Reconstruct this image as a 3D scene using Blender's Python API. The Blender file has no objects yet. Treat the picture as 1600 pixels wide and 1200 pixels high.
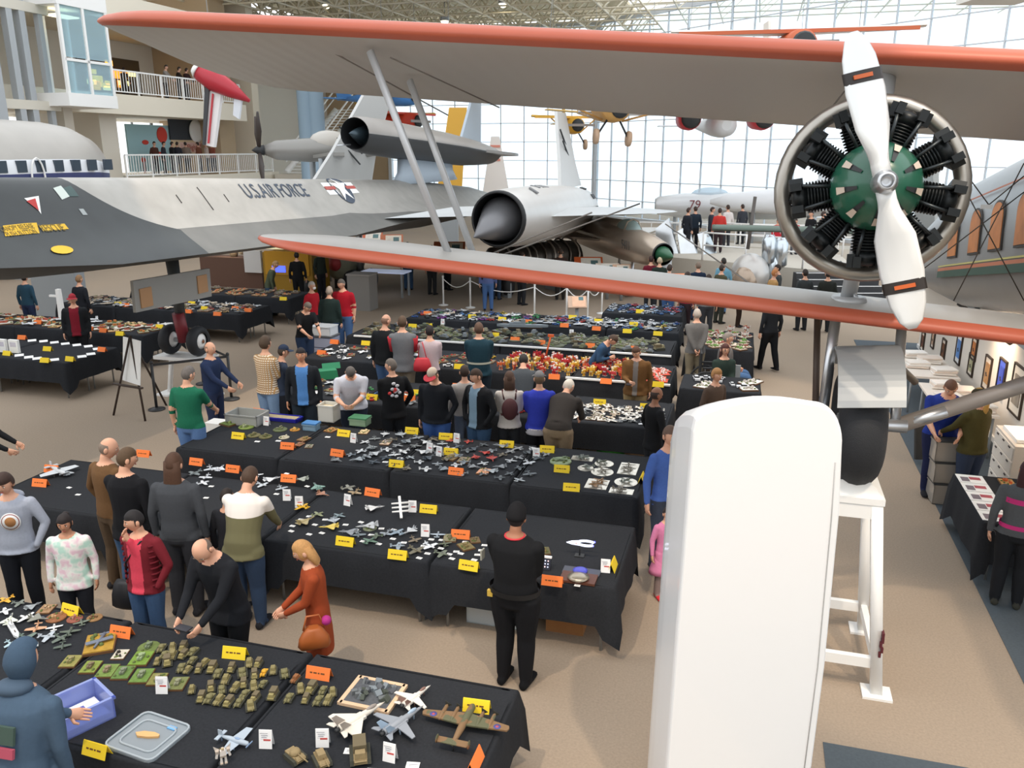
import bpy, bmesh, math, random
from mathutils import Vector, Matrix, kdtree
random.seed(7)
R = math.radians
S = bpy.context.scene
COL = S.collection

# ---------------------------------------------------------------- camera
CAM_H, PITCH, FPX = 4.9, R(15.7), 1300.0
cam = bpy.data.objects.new('camera', bpy.data.cameras.new('camera'))
COL.objects.link(cam)
cam.location = (0, 0, CAM_H)
cam.rotation_euler = (math.pi / 2 - PITCH, 0, 0)
cam.data.sensor_width = 36.0
cam.data.lens = FPX / 1600 * 36
cam.data.clip_end = 400
S.camera = cam

# ---------------------------------------------------------------- sky, sun, exposure
W = bpy.data.worlds.new('overcast_sky'); S.world = W; W.use_nodes = True
bg = W.node_tree.nodes['Background']
bg.inputs[0].default_value = (0.93, 0.965, 1.0, 1)
bg.inputs[1].default_value = 1.42
S.view_settings.view_transform = 'Standard'
S.view_settings.look = 'None'
S.view_settings.gamma = 1
S.view_settings.use_curve_mapping = False
S.view_settings.exposure = 0.32

# ---------------------------------------------------------------- the hall's own axes: u along the table rows, v into the hall
PHI = R(16)
UX, UY, VX, VY = math.cos(PHI), -math.sin(PHI), math.sin(PHI), math.cos(PHI)
def G(u, v, z=0.0): return Vector((u * UX + v * VX, u * UY + v * VY, z))
def uv(p): return (p[0] * UX + p[1] * UY, p[0] * VX + p[1] * VY)
def ray(px, py):
    a, b = px - 800, 600 - py
    return Vector((a, math.cos(PITCH) * FPX + math.sin(PITCH) * b, -math.sin(PITCH) * FPX + math.cos(PITCH) * b))
EYE = Vector((0, 0, CAM_H))
def atz(px, py, z=0.0):
    d = ray(px, py); return EYE + d * ((z - CAM_H) / d.z)
def atY(px, py, Y):
    d = ray(px, py); return EYE + d * (Y / d.y)
def atv(px, py, v):          # point of the hall plane v = const, as (u, v, z)
    d = ray(px, py); k = v / (d.x * VX + d.y * VY); p = EYE + d * k
    return Vector((uv(p)[0], v, p.z))
def atu(px, py, u):
    d = ray(px, py); k = u / (d.x * UX + d.y * UY); p = EYE + d * k
    return Vector((u, uv(p)[1], p.z))

# ---------------------------------------------------------------- materials
MATS = {}
def lin(c):
    if isinstance(c, str):
        c = [int(c[i:i + 2], 16) / 255 for i in (0, 2, 4)]
    return tuple(x / 12.92 if x <= .04045 else ((x + .055) / 1.055) ** 2.4 for x in c) + (1,)
def mat(c, rough=.6, metal=0.0, noise=0, scale=30, bump=0, emit=0, alpha=1, coat=0, spec=.5):
    k = (c, rough, metal, noise, scale, bump, emit, alpha, coat, spec)
    if k in MATS: return MATS[k]
    m = bpy.data.materials.new('paint_' + c); m.use_nodes = True
    nt = m.node_tree; b = nt.nodes['Principled BSDF']
    col = lin(c)
    b.inputs['Base Color'].default_value = col
    b.inputs['Roughness'].default_value = rough
    b.inputs['Metallic'].default_value = metal
    b.inputs['Specular IOR Level'].default_value = spec
    if coat: b.inputs['Coat Weight'].default_value = coat
    if emit:
        b.inputs['Emission Color'].default_value = col; b.inputs['Emission Strength'].default_value = emit
    if alpha < 1: b.inputs['Alpha'].default_value = alpha
    if noise or bump:
        tc = nt.nodes.new('ShaderNodeTexCoord')
        n = nt.nodes.new('ShaderNodeTexNoise'); n.inputs['Scale'].default_value = scale; n.inputs['Detail'].default_value = 5
        nt.links.new(tc.outputs['Object'], n.inputs['Vector'])
        if noise:
            mx = nt.nodes.new('ShaderNodeMix'); mx.data_type = 'RGBA'
            mx.inputs[6].default_value = tuple(x * (1 - noise) for x in col[:3]) + (1,)
            mx.inputs[7].default_value = tuple(min(1, x * (1 + noise)) for x in col[:3]) + (1,)
            nt.links.new(n.outputs['Fac'], mx.inputs[0]); nt.links.new(mx.outputs[2], b.inputs['Base Color'])
        if bump:
            bp = nt.nodes.new('ShaderNodeBump'); bp.inputs['Strength'].default_value = bump; bp.inputs['Distance'].default_value = .01
            nt.links.new(n.outputs['Fac'], bp.inputs['Height']); nt.links.new(bp.outputs[0], b.inputs['Normal'])
    MATS[k] = m
    return m
def glass_mat(tint='eaf6ff', op=.12, rough=.05):
    k = ('glass', tint, op)
    if k in MATS: return MATS[k]
    m = bpy.data.materials.new('clear_pane'); m.use_nodes = True; nt = m.node_tree
    nt.nodes.clear()
    o = nt.nodes.new('ShaderNodeOutputMaterial'); t = nt.nodes.new('ShaderNodeBsdfTransparent'); g = nt.nodes.new('ShaderNodeBsdfPrincipled')
    t.inputs[0].default_value = lin(tint); g.inputs['Base Color'].default_value = lin(tint); g.inputs['Roughness'].default_value = rough
    mx = nt.nodes.new('ShaderNodeMixShader'); mx.inputs[0].default_value = op
    nt.links.new(t.outputs[0], mx.inputs[1]); nt.links.new(g.outputs[0], mx.inputs[2]); nt.links.new(mx.outputs[0], o.inputs[0])
    MATS[k] = m; return m
def pattern_mat(name, fn):
    if name in MATS: return MATS[name]
    m = bpy.data.materials.new(name); m.use_nodes = True
    fn(m.node_tree, m.node_tree.nodes['Principled BSDF']); MATS[name] = m; return m

# ---------------------------------------------------------------- mesh building
class MB:
    def __init__(s): s.v = []; s.f = []; s.m = []; s.s = []; s.mats = []
    def mi(s, m):
        if m not in s.mats: s.mats.append(m)
        return s.mats.index(m)
    def add(s, vs, fs, m, smooth=False):
        o = len(s.v); k = s.mi(m)
        s.v += [tuple(p) for p in vs]
        for f in fs: s.f.append([i + o for i in f]); s.m.append(k); s.s.append(smooth)
        return s
    def box(s, c, d, m, M=None, taper=1.0):
        x, y, z = d[0] / 2, d[1] / 2, d[2] / 2
        vs = [Vector((i * x * (taper if k > 0 else 1), j * y * (taper if k > 0 else 1), k * z)) for k in (-1, 1) for j in (-1, 1) for i in (-1, 1)]
        if M: vs = [M @ p for p in vs]
        vs = [p + Vector(c) for p in vs]
        return s.add(vs, [(0, 2, 3, 1), (4, 5, 7, 6), (0, 1, 5, 4), (2, 6, 7, 3), (0, 4, 6, 2), (1, 3, 7, 5)], m)
    def loft(s, rings, m, caps=True, smooth=True, closed=True, mf=None):
        n = len(rings[0]); vs = [p for r in rings for p in r]; fs = []; ks = []
        for i in range(len(rings) - 1):
            for j in range(n if closed else n - 1):
                a, b = i * n + j, i * n + (j + 1) % n
                fs.append((a, b, b + n, a + n)); ks.append((i, j))
        o = len(s.f); s.add(vs, fs, m, smooth)
        if mf:
            for q, (i, j) in enumerate(ks):
                mm = mf(i, j)
                if mm is not None: s.m[o + q] = s.mi(mm)
        if caps:
            k = len(s.v) - len(vs)
            s.f.append([k + j for j in reversed(range(n))]); s.m.append(s.mi(m)); s.s.append(False)
            k += (len(rings) - 1) * n
            s.f.append([k + j for j in range(n)]); s.m.append(s.mi(m)); s.s.append(False)
        return s
    def tube(s, pts, r, m, n=8, caps=True):
        pts = [Vector(p) for p in pts]; rings = []; prev = None
        for i, p in enumerate(pts):
            t = (pts[min(i + 1, len(pts) - 1)] - pts[max(i - 1, 0)])
            if t.length < 1e-9: t = Vector((0, 0, 1))
            t.normalize()
            if prev is None:
                a = t.orthogonal().normalized()
            else:
                a = (prev - t * prev.dot(t))
                a = a.normalized() if a.length > 1e-6 else t.orthogonal().normalized()
            prev = a; b = t.cross(a)
            rr = r[i] if isinstance(r, list) else r
            ra, rb = rr if isinstance(rr, (list, tuple)) else (rr, rr)
            rings.append([p + a * (ra * math.cos(2 * math.pi * k / n)) + b * (rb * math.sin(2 * math.pi * k / n)) for k in range(n)])
        return s.loft(rings, m, caps)
    def lathe(s, prof, m, M=None, n=20, caps=True, smooth=True, mf=None):
        M = M or Matrix()
        rings = [[M @ Vector((r * math.cos(2 * math.pi * k / n), r * math.sin(2 * math.pi * k / n), z)) for k in range(n)] for r, z in prof]
        return s.loft(rings, m, caps, smooth, mf=mf)
    def prism(s, out, z0, z1, m, M=None):
        M = M or Matrix(); n = len(out)
        vs = [M @ Vector((x, y, z0)) for x, y in out] + [M @ Vector((x, y, z1)) for x, y in out]
        fs = [tuple(reversed(range(n))), tuple(range(n, 2 * n))] + [(i, (i + 1) % n, n + (i + 1) % n, n + i) for i in range(n)]
        return s.add(vs, fs, m)
    def ball(s, c, r, m, seg=10, rin=7, M=None):
        r = r if isinstance(r, (list, tuple)) else (r, r, r); M = M or Matrix()
        rings = []
        for i in range(rin + 1):
            a = -math.pi / 2 + math.pi * (i + .02) / (rin + .04)
            rings.append([Vector(c) + M @ Vector((r[0] * math.cos(a) * math.cos(2 * math.pi * k / seg), r[1] * math.cos(a) * math.sin(2 * math.pi * k / seg), r[2] * math.sin(a))) for k in range(seg)])
        return s.loft(rings, m)
    def mesh(s, name):
        me = bpy.data.meshes.new(name); me.from_pydata(s.v, [], s.f)
        for m in s.mats: me.materials.append(m)
        me.polygons.foreach_set('material_index', s.m); me.polygons.foreach_set('use_smooth', s.s)
        me.update(); return me
    def build(s, name, parent=None, loc=(0, 0, 0), rz=0, rot=None, fix=True):
        me = s.mesh(name)
        if fix:
            bm = bmesh.new(); bm.from_mesh(me); bmesh.ops.recalc_face_normals(bm, faces=bm.faces); bm.to_mesh(me); bm.free()
        return link(name, me, parent, loc, rz, rot)
def link(name, me, parent=None, loc=(0, 0, 0), rz=0, rot=None):
    o = bpy.data.objects.new(name, me); COL.objects.link(o)
    o.location = loc; o.rotation_euler = rot if rot else (0, 0, rz)
    if parent: o.parent = parent
    return o
def tag(o, label, cat, group=None):
    o['label'] = label; o['category'] = cat
    if group: o['group'] = group
    return o
def struct(o): o['kind'] = 'structure'; return o
def stuff(o): o['kind'] = 'stuff'; return o
def thing(name, label, cat, loc=(0, 0, 0), rz=0, group=None):
    return tag(link(name, None, None, loc, rz), label, cat, group)
def gthing(name, label, cat, u, v, z=0, rz=0, group=None):        # thing aligned with the hall
    return thing(name, label, cat, G(u, v, z), rz - PHI, group)
def text_mesh(body, size, ext=.002, bold=0):
    c = bpy.data.curves.new('lettering', 'FONT'); c.body = body; c.size = size; c.align_x = 'CENTER'; c.align_y = 'CENTER'; c.extrude = ext; c.offset = bold
    c.resolution_u = 3
    o = bpy.data.objects.new('lettering', c); COL.objects.link(o)
    me = bpy.data.meshes.new_from_object(o.evaluated_get(bpy.context.evaluated_depsgraph_get()))
    bpy.data.objects.remove(o); bpy.data.curves.remove(c)
    me.materials.clear(); return me
def rotx(a): return Matrix.Rotation(a, 3, 'X')
def roty(a): return Matrix.Rotation(a, 3, 'Y')
def rotz(a): return Matrix.Rotation(a, 3, 'Z')
def axis_matrix(p, d):          # 4x4 whose local z runs along d from p
    d = Vector(d).normalized(); q = d.to_track_quat('Z', 'Y')
    return Matrix.Translation(p) @ q.to_matrix().to_4x4()

# common paints
BLACK = mat('1b1d21', .85, noise=.25, scale=60)
WHITE = mat('f0f0ee', .55); PAPER = mat('f4f4f2', .8)
STEEL = mat('c9ccd0', .35, .9); GREY = mat('9aa0a4', .5); DARK = mat('2a2c2e', .6)
ALU = mat('b9bcc0', .42, .75, noise=.06, scale=3)
WOOD = mat('9c6b3f', .6, noise=.2, scale=20); CARTON = mat('a06f42', .8, noise=.1, scale=12)

# ---------------------------------------------------------------- hall lamps (real fixtures under the roof, warm)
def spot(name, loc, target, power, angle, color=(1, .82, .62), blend=.5, size=.15, label=None, group='warm ceiling spotlights', fixture=True):
    d = (Vector(target) - Vector(loc)).normalized()
    l = bpy.data.lights.new(name, 'SPOT'); l.energy = power; l.spot_size = R(angle); l.spot_blend = blend; l.color = color; l.shadow_soft_size = size
    mb = MB(); mb.lathe([(.02, -.34), (.1, -.32), (.12, -.05), (.15, .02), (.14, .02), (.1, -.06), (.01, -.06)], DARK, n=14, caps=False)
    o = mb.build('spotlight', None, loc); o.rotation_euler = d.to_track_quat('Z', 'Y').to_euler()
    tag(o, label or 'warm spotlight fixed under the hall roof', 'spotlight', group)
    lo = bpy.data.objects.new(name + '_bulb', l); COL.objects.link(lo); lo.parent = o; lo.location = (0, 0, .04); lo.rotation_euler = (math.pi, 0, 0)
    return o
for (su, sv, tu, tv, pw) in ((-4, 1, -3.5, 6.5, 900), (2.5, 1, .5, 6.2, 900), (-9, 3, -8.5, 9.5, 900), (-1, 14, -.6, 16, 900), (-8, 12, -10.5, 16, 900), (4, 3, 2.2, 10, 800), (-4, 12, -4.5, 13, 900)):
    spot('hall_lamp', G(su, sv, 12.5), G(tu, tv, 0), pw * 2.2, 30, blend=.3, size=.12, label='warm roof spotlight aimed at the %s' % {(-3.5): 'floor before the nearest tables', .5: 'floor left of the white fin', -8.5: 'left end of the second row', -.6: 'wheelchair corner', -10.5: 'jet nose wheel', 2.2: 'floor right of the wheel stand', -4.5: 'standing crowd'}[tu])
# ================================================================ THE HALL
def carpet(nt, b):
    tc = nt.nodes.new('ShaderNodeTexCoord'); a = nt.nodes.new('ShaderNodeTexNoise'); a.inputs['Scale'].default_value = .35; a.inputs['Detail'].default_value = 2
    f = nt.nodes.new('ShaderNodeTexNoise'); f.inputs['Scale'].default_value = 45; f.inputs['Detail'].default_value = 6
    nt.links.new(tc.outputs['Object'], a.inputs[0]); nt.links.new(tc.outputs['Object'], f.inputs[0])
    m1 = nt.nodes.new('ShaderNodeMix'); m1.data_type = 'RGBA'; m1.inputs[6].default_value = lin('9c8c7a'); m1.inputs[7].default_value = lin('ab957c')
    m2 = nt.nodes.new('ShaderNodeMix'); m2.data_type = 'RGBA'; m2.blend_type = 'MULTIPLY'; m2.inputs[0].default_value = .45
    nt.links.new(a.outputs[0], m1.inputs[0]); nt.links.new(m1.outputs[2], m2.inputs[6]); nt.links.new(f.outputs[0], m2.inputs[7])
    g = nt.nodes.new('ShaderNodeBrightContrast'); g.inputs[1].default_value = .06
    nt.links.new(m2.outputs[2], g.inputs[0]); nt.links.new(g.outputs[0], b.inputs['Base Color'])
    b.inputs['Roughness'].default_value = .95; b.inputs['Specular IOR Level'].default_value = .1
CARPET = pattern_mat('beige_carpet', carpet)
mb = MB(); mb.box((0, 29, -.1), (110, 78, .2), CARPET); FLOOR = struct(mb.build('floor', None, (0, 0, 0), -PHI))
BLUECARPET = mat('4d565d', .95, noise=.2, scale=40)
mb = MB(); mb.box((3.6, 14.0, .003), (1.6, 19, .008), BLUECARPET); mb.build('carpet_strip', FLOOR)
mb = MB(); mb.box((2.5, 4.5, .003), (3.2, 4.1, .008), BLUECARPET); mb.build('carpet_strip', FLOOR)
mb = MB(); mb.box((0, 112, -.15), (300, 90, .1), mat('f2f2f0', .9)); struct(mb.build('floor_outside', None, (0, 0, 0), -PHI))

CREAM = mat('d9cfbd', .8); TAN = mat('b39d80', .8, noise=.05, scale=2); PALEWALL = mat('cfc8bb', .8)
MULL = mat('c7ccd2', .5); PANE = glass_mat('f4fbff', .05)
def curtain(name, p0, p1, h, w, dh, label):
    d = (p1 - p0); L = d.length; ang = math.atan2(d.y, d.x); n = round(L / w); w = L / n; m = round(h / dh); dh = h / m
    mb = MB(); mb.box((L / 2, 0, .1), (L, .3, .2), MULL); mb.box((L / 2, 0, h), (L, .3, .3), MULL)
    o = struct(mb.build(name, None, p0, ang))
    mu = MB().box((0, 0, h / 2), (.055, .12, h), MULL).mesh('mullion'); tr = MB().box((L / 2, 0, 0), (L, .1, .05), MULL).mesh('transom')
    big = MB().box((0, 0, h / 2), (.28, .4, h), MULL).mesh('mullion')
    for i in range(n + 1): link('mullion', big if i in (0, n) else mu, o, (i * w, 0, 0))
    for j in range(1, m): link('transom', tr, o, (0, 0, j * dh))
    pane = MB().box((0, 0, 0), (w - .05, .012, dh - .05), PANE).mesh('pane')
    for i in range(n):
        for j in range(m): link('pane', pane, o, ((i + .5) * w, 0, (j + .5) * dh))
    return o
CORNER = G(-11.87, 64.2)
curtain('wall_right', CORNER, CORNER + Vector((.539, -.843, 0)) * 46, 13.75, 1.81, 1.375, '')
curtain('wall_back', G(-28.6, 64.2), CORNER, 13.75, 1.85, 1.375, '')
# beige end wall and left gallery building with two balcony floors
def gbox(mb, u0, u1, v0, v1, z0, z1, m): mb.box(((u0 + u1) / 2, (v0 + v1) / 2, (z0 + z1) / 2), (abs(u1 - u0), abs(v1 - v0), abs(z1 - z0)), m)
mb = MB(); gbox(mb, -34, -28.6, 64.1, 64.5, 0, 14, TAN); struct(mb.build('wall_end', None, (0, 0, 0), -PHI))
mb = MB()
gbox(mb, -34.2, -34, 14, 65, 0, 14, PALEWALL)
gbox(mb, -34, -29.2, 33.2, 34.3, 0, 7, PALEWALL); gbox(mb, -34, -29.0, 14, 26, 0, 3.2, PALEWALL)
gbox(mb, -34, -30, 43.5, 45, 0, 14, TAN); gbox(mb, -34, -29.6, 46.5, 47.2, 0, 14, CREAM)
wl = struct(mb.build('wall_left', None, (0, 0, 0), -PHI))
for z0, z1, va, vb in ((2.75, 3.55, 14, 47), (6.55, 7.3, 14, 44), (10.6, 11.6, 14, 64)):
    mb = MB(); gbox(mb, -34, -28.6, va, vb, z0, z1, CREAM); gbox(mb, -28.6, -28.45, va, vb, z0 - .05, z1 + .08, mat('e4dccb', .7)); mb.build('balcony_floor', wl)
# balcony railings: posts, handrail and balusters
def railing(u, v0, v1, z, label, rgroup):
    r = gthing('balcony_railing', label, 'railing', u, v0, z)
    mb = MB(); mb.box((0, (v1 - v0) / 2, 1.05), (.07, v1 - v0, .07), WHITE); mb.build('handrail', r)
    mb = MB(); mb.box((0, (v1 - v0) / 2, .12), (.05, v1 - v0, .05), WHITE); mb.build('bottom_rail', r)
    post = MB().box((0, 0, .52), (.07, .07, 1.04), WHITE).mesh('post'); bal = MB().box((0, 0, .58), (.025, .025, .92), WHITE).mesh('baluster')
    n = int((v1 - v0) / 1.6)
    for i in range(n + 1): link('post', post, r, (0, i * (v1 - v0) / n, 0))
    n = int((v1 - v0) / .18)
    for i in range(1, n): link('baluster', bal, r, (0, i * (v1 - v0) / n, 0))
railing(-28.55, 33.6, 43.6, 7.38, 'white baluster railing along the upper balcony', '')
railing(-28.55, 33.8, 46.5, 3.63, 'white baluster railing along the lower balcony', '')
# windows, banner and shop front on the building
def gplate(name, c, d, m, label, cat): return tag(MB().box((0, 0, 0), d, m).build(name, None, G(*c), -PHI), label, cat)
GLOW = mat('dfeaff', .4, emit=1.4)
k = 0
for (v0, v1, z0, z1) in ((29.5, 36.0, 4.6, 6.4), (39.3, 42.4, 3.7, 6.4), (42.5, 46.0, 5.8, 6.4), (42.8, 47.6, 3.7, 5.5)):
    k += 1; o = MB(); gbox(o, -33.9, -33.8, v0, v1, z0, z1, mat('f4f7fb', .3, emit=1.0)); o = struct(o.build('window_%d' % k, None, (0, 0, 0), -PHI))
    f = MB(); n = max(2, int((v1 - v0) / 1.1))
    for i in range(n + 1): gbox(f, -33.8, -33.72, v0 + (v1 - v0) * i / n - .05, v0 + (v1 - v0) * i / n + .05, z0, z1, GREY)
    f.build('window_frame', o)
ban = gthing('hanging_banner', 'pale blue aviation banner with red and black shapes above lower balcony', 'banner', -31.5, 37.7, 3.8)
def disc(mb, y, z, r, m, x=.06, ry=None): mb.prism([(r * math.cos(a * math.pi / 10), (ry or r) * math.sin(a * math.pi / 10)) for a in range(20)], 0, .02, m, Matrix.Translation((x, y, z)) @ Matrix.Rotation(math.pi / 2, 4, 'Z') @ Matrix.Rotation(math.pi / 2, 4, 'X'))
MB().box((0, 1.6, 1.2), (.1, 3.4, 2.4), mat('a9cfd6', .7)).build('panel', ban)
for y, z, r, ry in ((2.6, 1.9, .42, .42), (1.2, 1.5, .25, .12), (2.2, .9, .3, .12), (.9, .6, .14, .14)): mb = MB(); disc(mb, y, z, r, mat('d8402c', .7), ry=ry); mb.build('red_shape', ban)
MB().box((.08, .9, .2), (.04, .1, .6), mat('c8432e', .7)).build('red_tower', ban)
MB().box((.1, 5.2, 2.2), (.1, 4.0, 1.1), mat('34383e', .7)).build('dark_panel', ban)
mb = MB(); mb.lathe([(.42, 0), (.62, 0), (.62, .05), (.42, .05)], WHITE, Matrix.Translation((.2, 5.4, 2.15)) @ Matrix.Rotation(math.pi / 2, 4, 'Y'), n=24); mb.build('white_ring', ban)
MB().box((.1, 5.5, 1.25), (.1, 3.0, .55), mat('d8b3a8', .7)).build('sign_panel', ban)
tm = text_mesh('Flight Zone', .42); tm.materials.append(mat('a8503c', .7)); link('lettering', tm, ban, (.17, 5.5, 1.25), rot=(math.pi / 2, 0, math.pi / 2))
shop = gthing('lit_shop_front', 'glowing yellow shop front behind the upper balcony railing', 'shop front', -33.9, 37.6, 7.4)
MB().box((0, 2.2, 1.15), (.1, 4.6, 2.3), mat('4a3a22', .7)).build('backing', shop)
mb = MB()
for i in range(14): mb.box((.1, .5 + random.random() * 3.4, .6 + random.random() * 1.5), (.08, .3 + random.random() * .5, .2 + random.random() * .3), mat(random.choice(('ffcf3a', 'ffb52a', 'e8952a', 'fff0a0')), .5, emit=1.2))
mb.build('lit_display', shop)
# elevator tower at the far left
el = gthing('glass_elevator', 'white framed glass elevator car beside the upper balcony', 'elevator', -27.5, 28.7, 0)
z0, z1 = 7.0, 10.4
MB().box((0, 1.25, z0 - .15), (2.1, 2.7, .5), WHITE).build('car_floor', el); MB().box((0, 1.25, z1 + .35), (2.1, 2.7, .8), WHITE).build('car_roof', el)
for y in (0, 1.25, 2.5): MB().box((.98, y, (z0 + z1) / 2), (.12, .12, z1 - z0), WHITE).build('frame_post', el)
for y in (0, 1.25, 2.5): MB().box((-.98, y, (z0 + z1) / 2), (.12, .12, z1 - z0), WHITE).build('frame_post', el)
MB().box((.98, 1.25, z0 + 1.35), (.12, 2.5, .1), WHITE).build('frame_rail', el)
for y in (.62, 1.88):
    for zz in (z0 + .7, z0 + 2.4): MB().box((.98, y, zz), (.02, 1.1, 1.2 if zz < 8 else 1.9), glass_mat('cfe6ee', .35)).build('pane', el)
MB().box((0, 1.25, z1 - .3), (.6, 1.2, .06), mat('fff2cc', .5, emit=2)).build('ceiling_lamp', el)
MB().box((-.6, 1.25, 3.4), (.5, .5, 6.8), PALEWALL).build('lift_shaft', el)
tw = gthing('steel_shaft_tower', 'pale grey steel elevator tower columns at far left', 'tower', -27.6, 26.2, 0)
for (x, y, w) in ((0, 0, .5), (0, 1.1, .28), (0, 1.7, .28), (0, 2.6, .22), (-1.5, 2.9, .3)): MB().box((x, y, 7), (w, w, 14), mat('a7acb0', .5)).build('column', tw)
for z in (3.2, 6.6, 10.2): MB().box((0, .9, z), (.3, 4.2, .35), mat('cfcabd', .6)).build('beam', tw)
mb = MB(); mb.tube([(.2, -2.6, 9.3), (.2, -.2, 8.6)], .28, mat('3c4b4a', .5), 12); mb.build('duct', tw)
# pair of blue-grey round pillars
for px, lab in ((483, 'taller-looking left blue-grey round pillar of the pair behind the jets'), (498, 'right blue-grey round pillar of the pair behind the jets')):
    p = atY(px, 250, 47.5); p.z = 0
    mb = MB(); mb.lathe([(.62, 0), (.62, .3), (.45, .4), (.45, 9.3), (.6, 9.5), (.6, 9.9)], mat('8fa6b8', .5), n=20)
    tag(mb.build('round_pillar', None, p), lab, 'pillar')
# white staircase beside the lower balcony
st = gthing('staircase', 'white steel staircase rising behind the black jet to the balcony', 'staircase', -28.2, 47.5, 0)
for s in (0, 1.6):
    mb = MB(); mb.tube([(s, 0, .2 + 3.4), (s, 7, 3.4 + 4.2)], (.06, .2), WHITE, 6); mb.build('stringer', st)
    mb = MB(); mb.tube([(s, 0, 4.7), (s, 7, 8.9)], .06, WHITE, 6); mb.build('handrail', st)
    mb = MB(); mb.tube([(s, 0, 4.2), (s, 7, 8.4)], .04, WHITE, 6); mb.build('mid_rail', st)
for i in range(22): MB().box((.8, i * .32 + .15, 3.55 + i * .19), (1.6, .34, .05), WHITE).build('tread', st)
MB().box((.8, -.6, 1.75), (1.8, 1.3, 3.5), PALEWALL).build('landing', st)
# roof: cream deck, space frame of white tubes, glowing lamps
mb = MB(); gbox(mb, -34, -9.5, 40, 68, 14.6, 14.8, mat('d8cdb0', .8)); roof = struct(mb.build('ceiling', None, (0, 0, 0), -PHI))
mb = MB(); TR = mat('d9d2be', .6); q = 2.45
nu, nv = 11, 11
nodes = lambda i, j, top: (-34 + i * q + (q / 2 if top else 0), 40 + j * q + (q / 2 if top else 0), 14.3 if top else 12.9)
for i in range(nu):
    for j in range(nv):
        for a, b in (((i, j, 0), (i + 1, j, 0)), ((i, j, 0), (i, j + 1, 0)), ((i, j, 1), (i + 1, j, 1)), ((i, j, 1), (i, j + 1, 1)), ((i, j, 0), (i, j, 1)), ((i + 1, j, 0), (i, j, 1)), ((i, j + 1, 0), (i, j, 1)), ((i + 1, j + 1, 0), (i, j, 1))):
            mb.tube([nodes(*a), nodes(*b)], .055, TR, 5, False)
stuff(mb.build('space_frame', roof, fix=False))
mb = MB()
for i in range(12):
    for j in range(14):
        a, b, c = (-8 + i * q, 30 + j * q, 13.4), (-8 + i * q + q, 30 + j * q, 13.4), (-8 + i * q, 30 + j * q + q, 13.4)
        mb.tube([a, b], .05, TR, 5, False); mb.tube([a, c], .05, TR, 5, False); d = (a[0] + q / 2, a[1] + q / 2, 14.7); mb.tube([a, d], .04, TR, 5, False)
stuff(struct(mb.build('ceiling_skylight_frame', None, (0, 0, 0), -PHI, fix=False)))['kind'] = 'structure'
for px, py, Y in ((695, 33, 56), (786, 6, 54), (510, 8, 56)):
    p = atY(px, py, Y)
    o = thing('ceiling_lamp', {695: 'bright round lamp hanging under the space frame above the big wing middle', 786: 'bright round lamp at the top edge right of the space frame', 510: 'small round lamp under the space frame at the left'}[px], 'lamp', p)
    mb = MB(); mb.lathe([(.05, .5), (.25, .4), (.3, 0), (.28, 0), (.2, .3), (.04, .4)], GREY, n=14, caps=False); mb.build('lamp_housing', o)
    MB().ball((0, 0, .02), .24, mat('fff0cc', .5, emit=6)).build('bulb', o)
    mb = MB(); mb.tube([(0, 0, .45), (0, 0, 13.2 - p.z + .6)], .03, GREY, 6); mb.build('rod', o)

# unseen mezzanine wall behind the camera, added to cut frontal light under the wings
mb = MB(); gbox(mb, -40, 30, -9.4, -9, 0, 7.5, PALEWALL); struct(mb.build('wall_front', None, (0, 0, 0), -PHI))
# ================================================================ art wall on the right
mb = MB(); gbox(mb, 4.3, 4.5, 8.6, 23, 0, 2.45, mat('efe6da', .7)); AW = struct(mb.build('wall_art', None, (0, 0, 0), -PHI))
mb = MB(); gbox(mb, 4.27, 4.3, 8.6, 23, 0, .1, WHITE); struct(mb.build('baseboard_art', None, (0, 0, 0), -PHI))
rail = gthing('track_light_rail', 'grey track rail carrying small spotlights before the picture wall', 'light rail', 3.55, 9.4, 2.42)
MB().box((0, 6, 0), (.07, 12, .07), GREY).build('rail_bar', rail)
for i in range(5): MB().box((.4, .6 + i * 2.7, 0), (.8, .04, .04), GREY).build('bracket', rail)
for i in range(9):
    y = .9 + i * 1.35
    mb = MB(); mb.lathe([(.03, -.16), (.07, -.14), (.075, .04), (.06, .04), (.02, -.04)], DARK, axis_matrix((.06, y, -.1), (.7, 0, -.45)), n=12, caps=False); hd = mb.build('spot_head', rail)
    if i % 2 == 0:
        l = bpy.data.lights.new('picture_light', 'SPOT'); l.energy = 170; l.spot_size = R(105); l.spot_blend = .8; l.color = (1, .77, .55); l.shadow_soft_size = .08
        lo = bpy.data.objects.new('picture_light', l); COL.objects.link(lo); lo.parent = rail; lo.location = (.1, y, -.12); lo.rotation_euler = Vector((-.7, 0, .62)).to_track_quat('Z', 'Y').to_euler()
pics = [((1441, 533), .34, .45, 'brown landscape picture in thin dark frame, farthest left on picture wall', ('7b4a34', 'e8d8c6')), ((1457, 530), .3, .4, 'narrow pale picture in thin dark frame, second from left end of picture wall', ('c9a58a', 'f0e4d6')),
        ((1473, 547), .34, .48, 'dark brown aircraft print with wide pale mat on picture wall', ('7a4d2e', 'f3e6d6')), ((1497, 545), .42, .6, 'blue sky aircraft print with white mat on picture wall', ('5f8fd0', 'f0f0f0')), ((1521, 545), .34, .42, 'orange sunset print in dark frame beside the blue sky print', ('c87a3c', 'f0dcc4')),
        ((1516, 570), .36, .4, 'small pale green print hung below the orange sunset print', ('b9b48e', 'f0e6d6')), ((1541, 583), .4, .6, 'tan print half hidden behind the grey diagonal strut', ('c0905e', 'efe0cd')), ((1563, 590), .4, .62, 'deep blue poster with pale airplane on picture wall', ('3d53b8', '4a62c8')), ((1588, 610), .62, .78, 'large framed grey and gold print nearest on picture wall', ('9a8f80', 'f4ead9'))]
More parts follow.
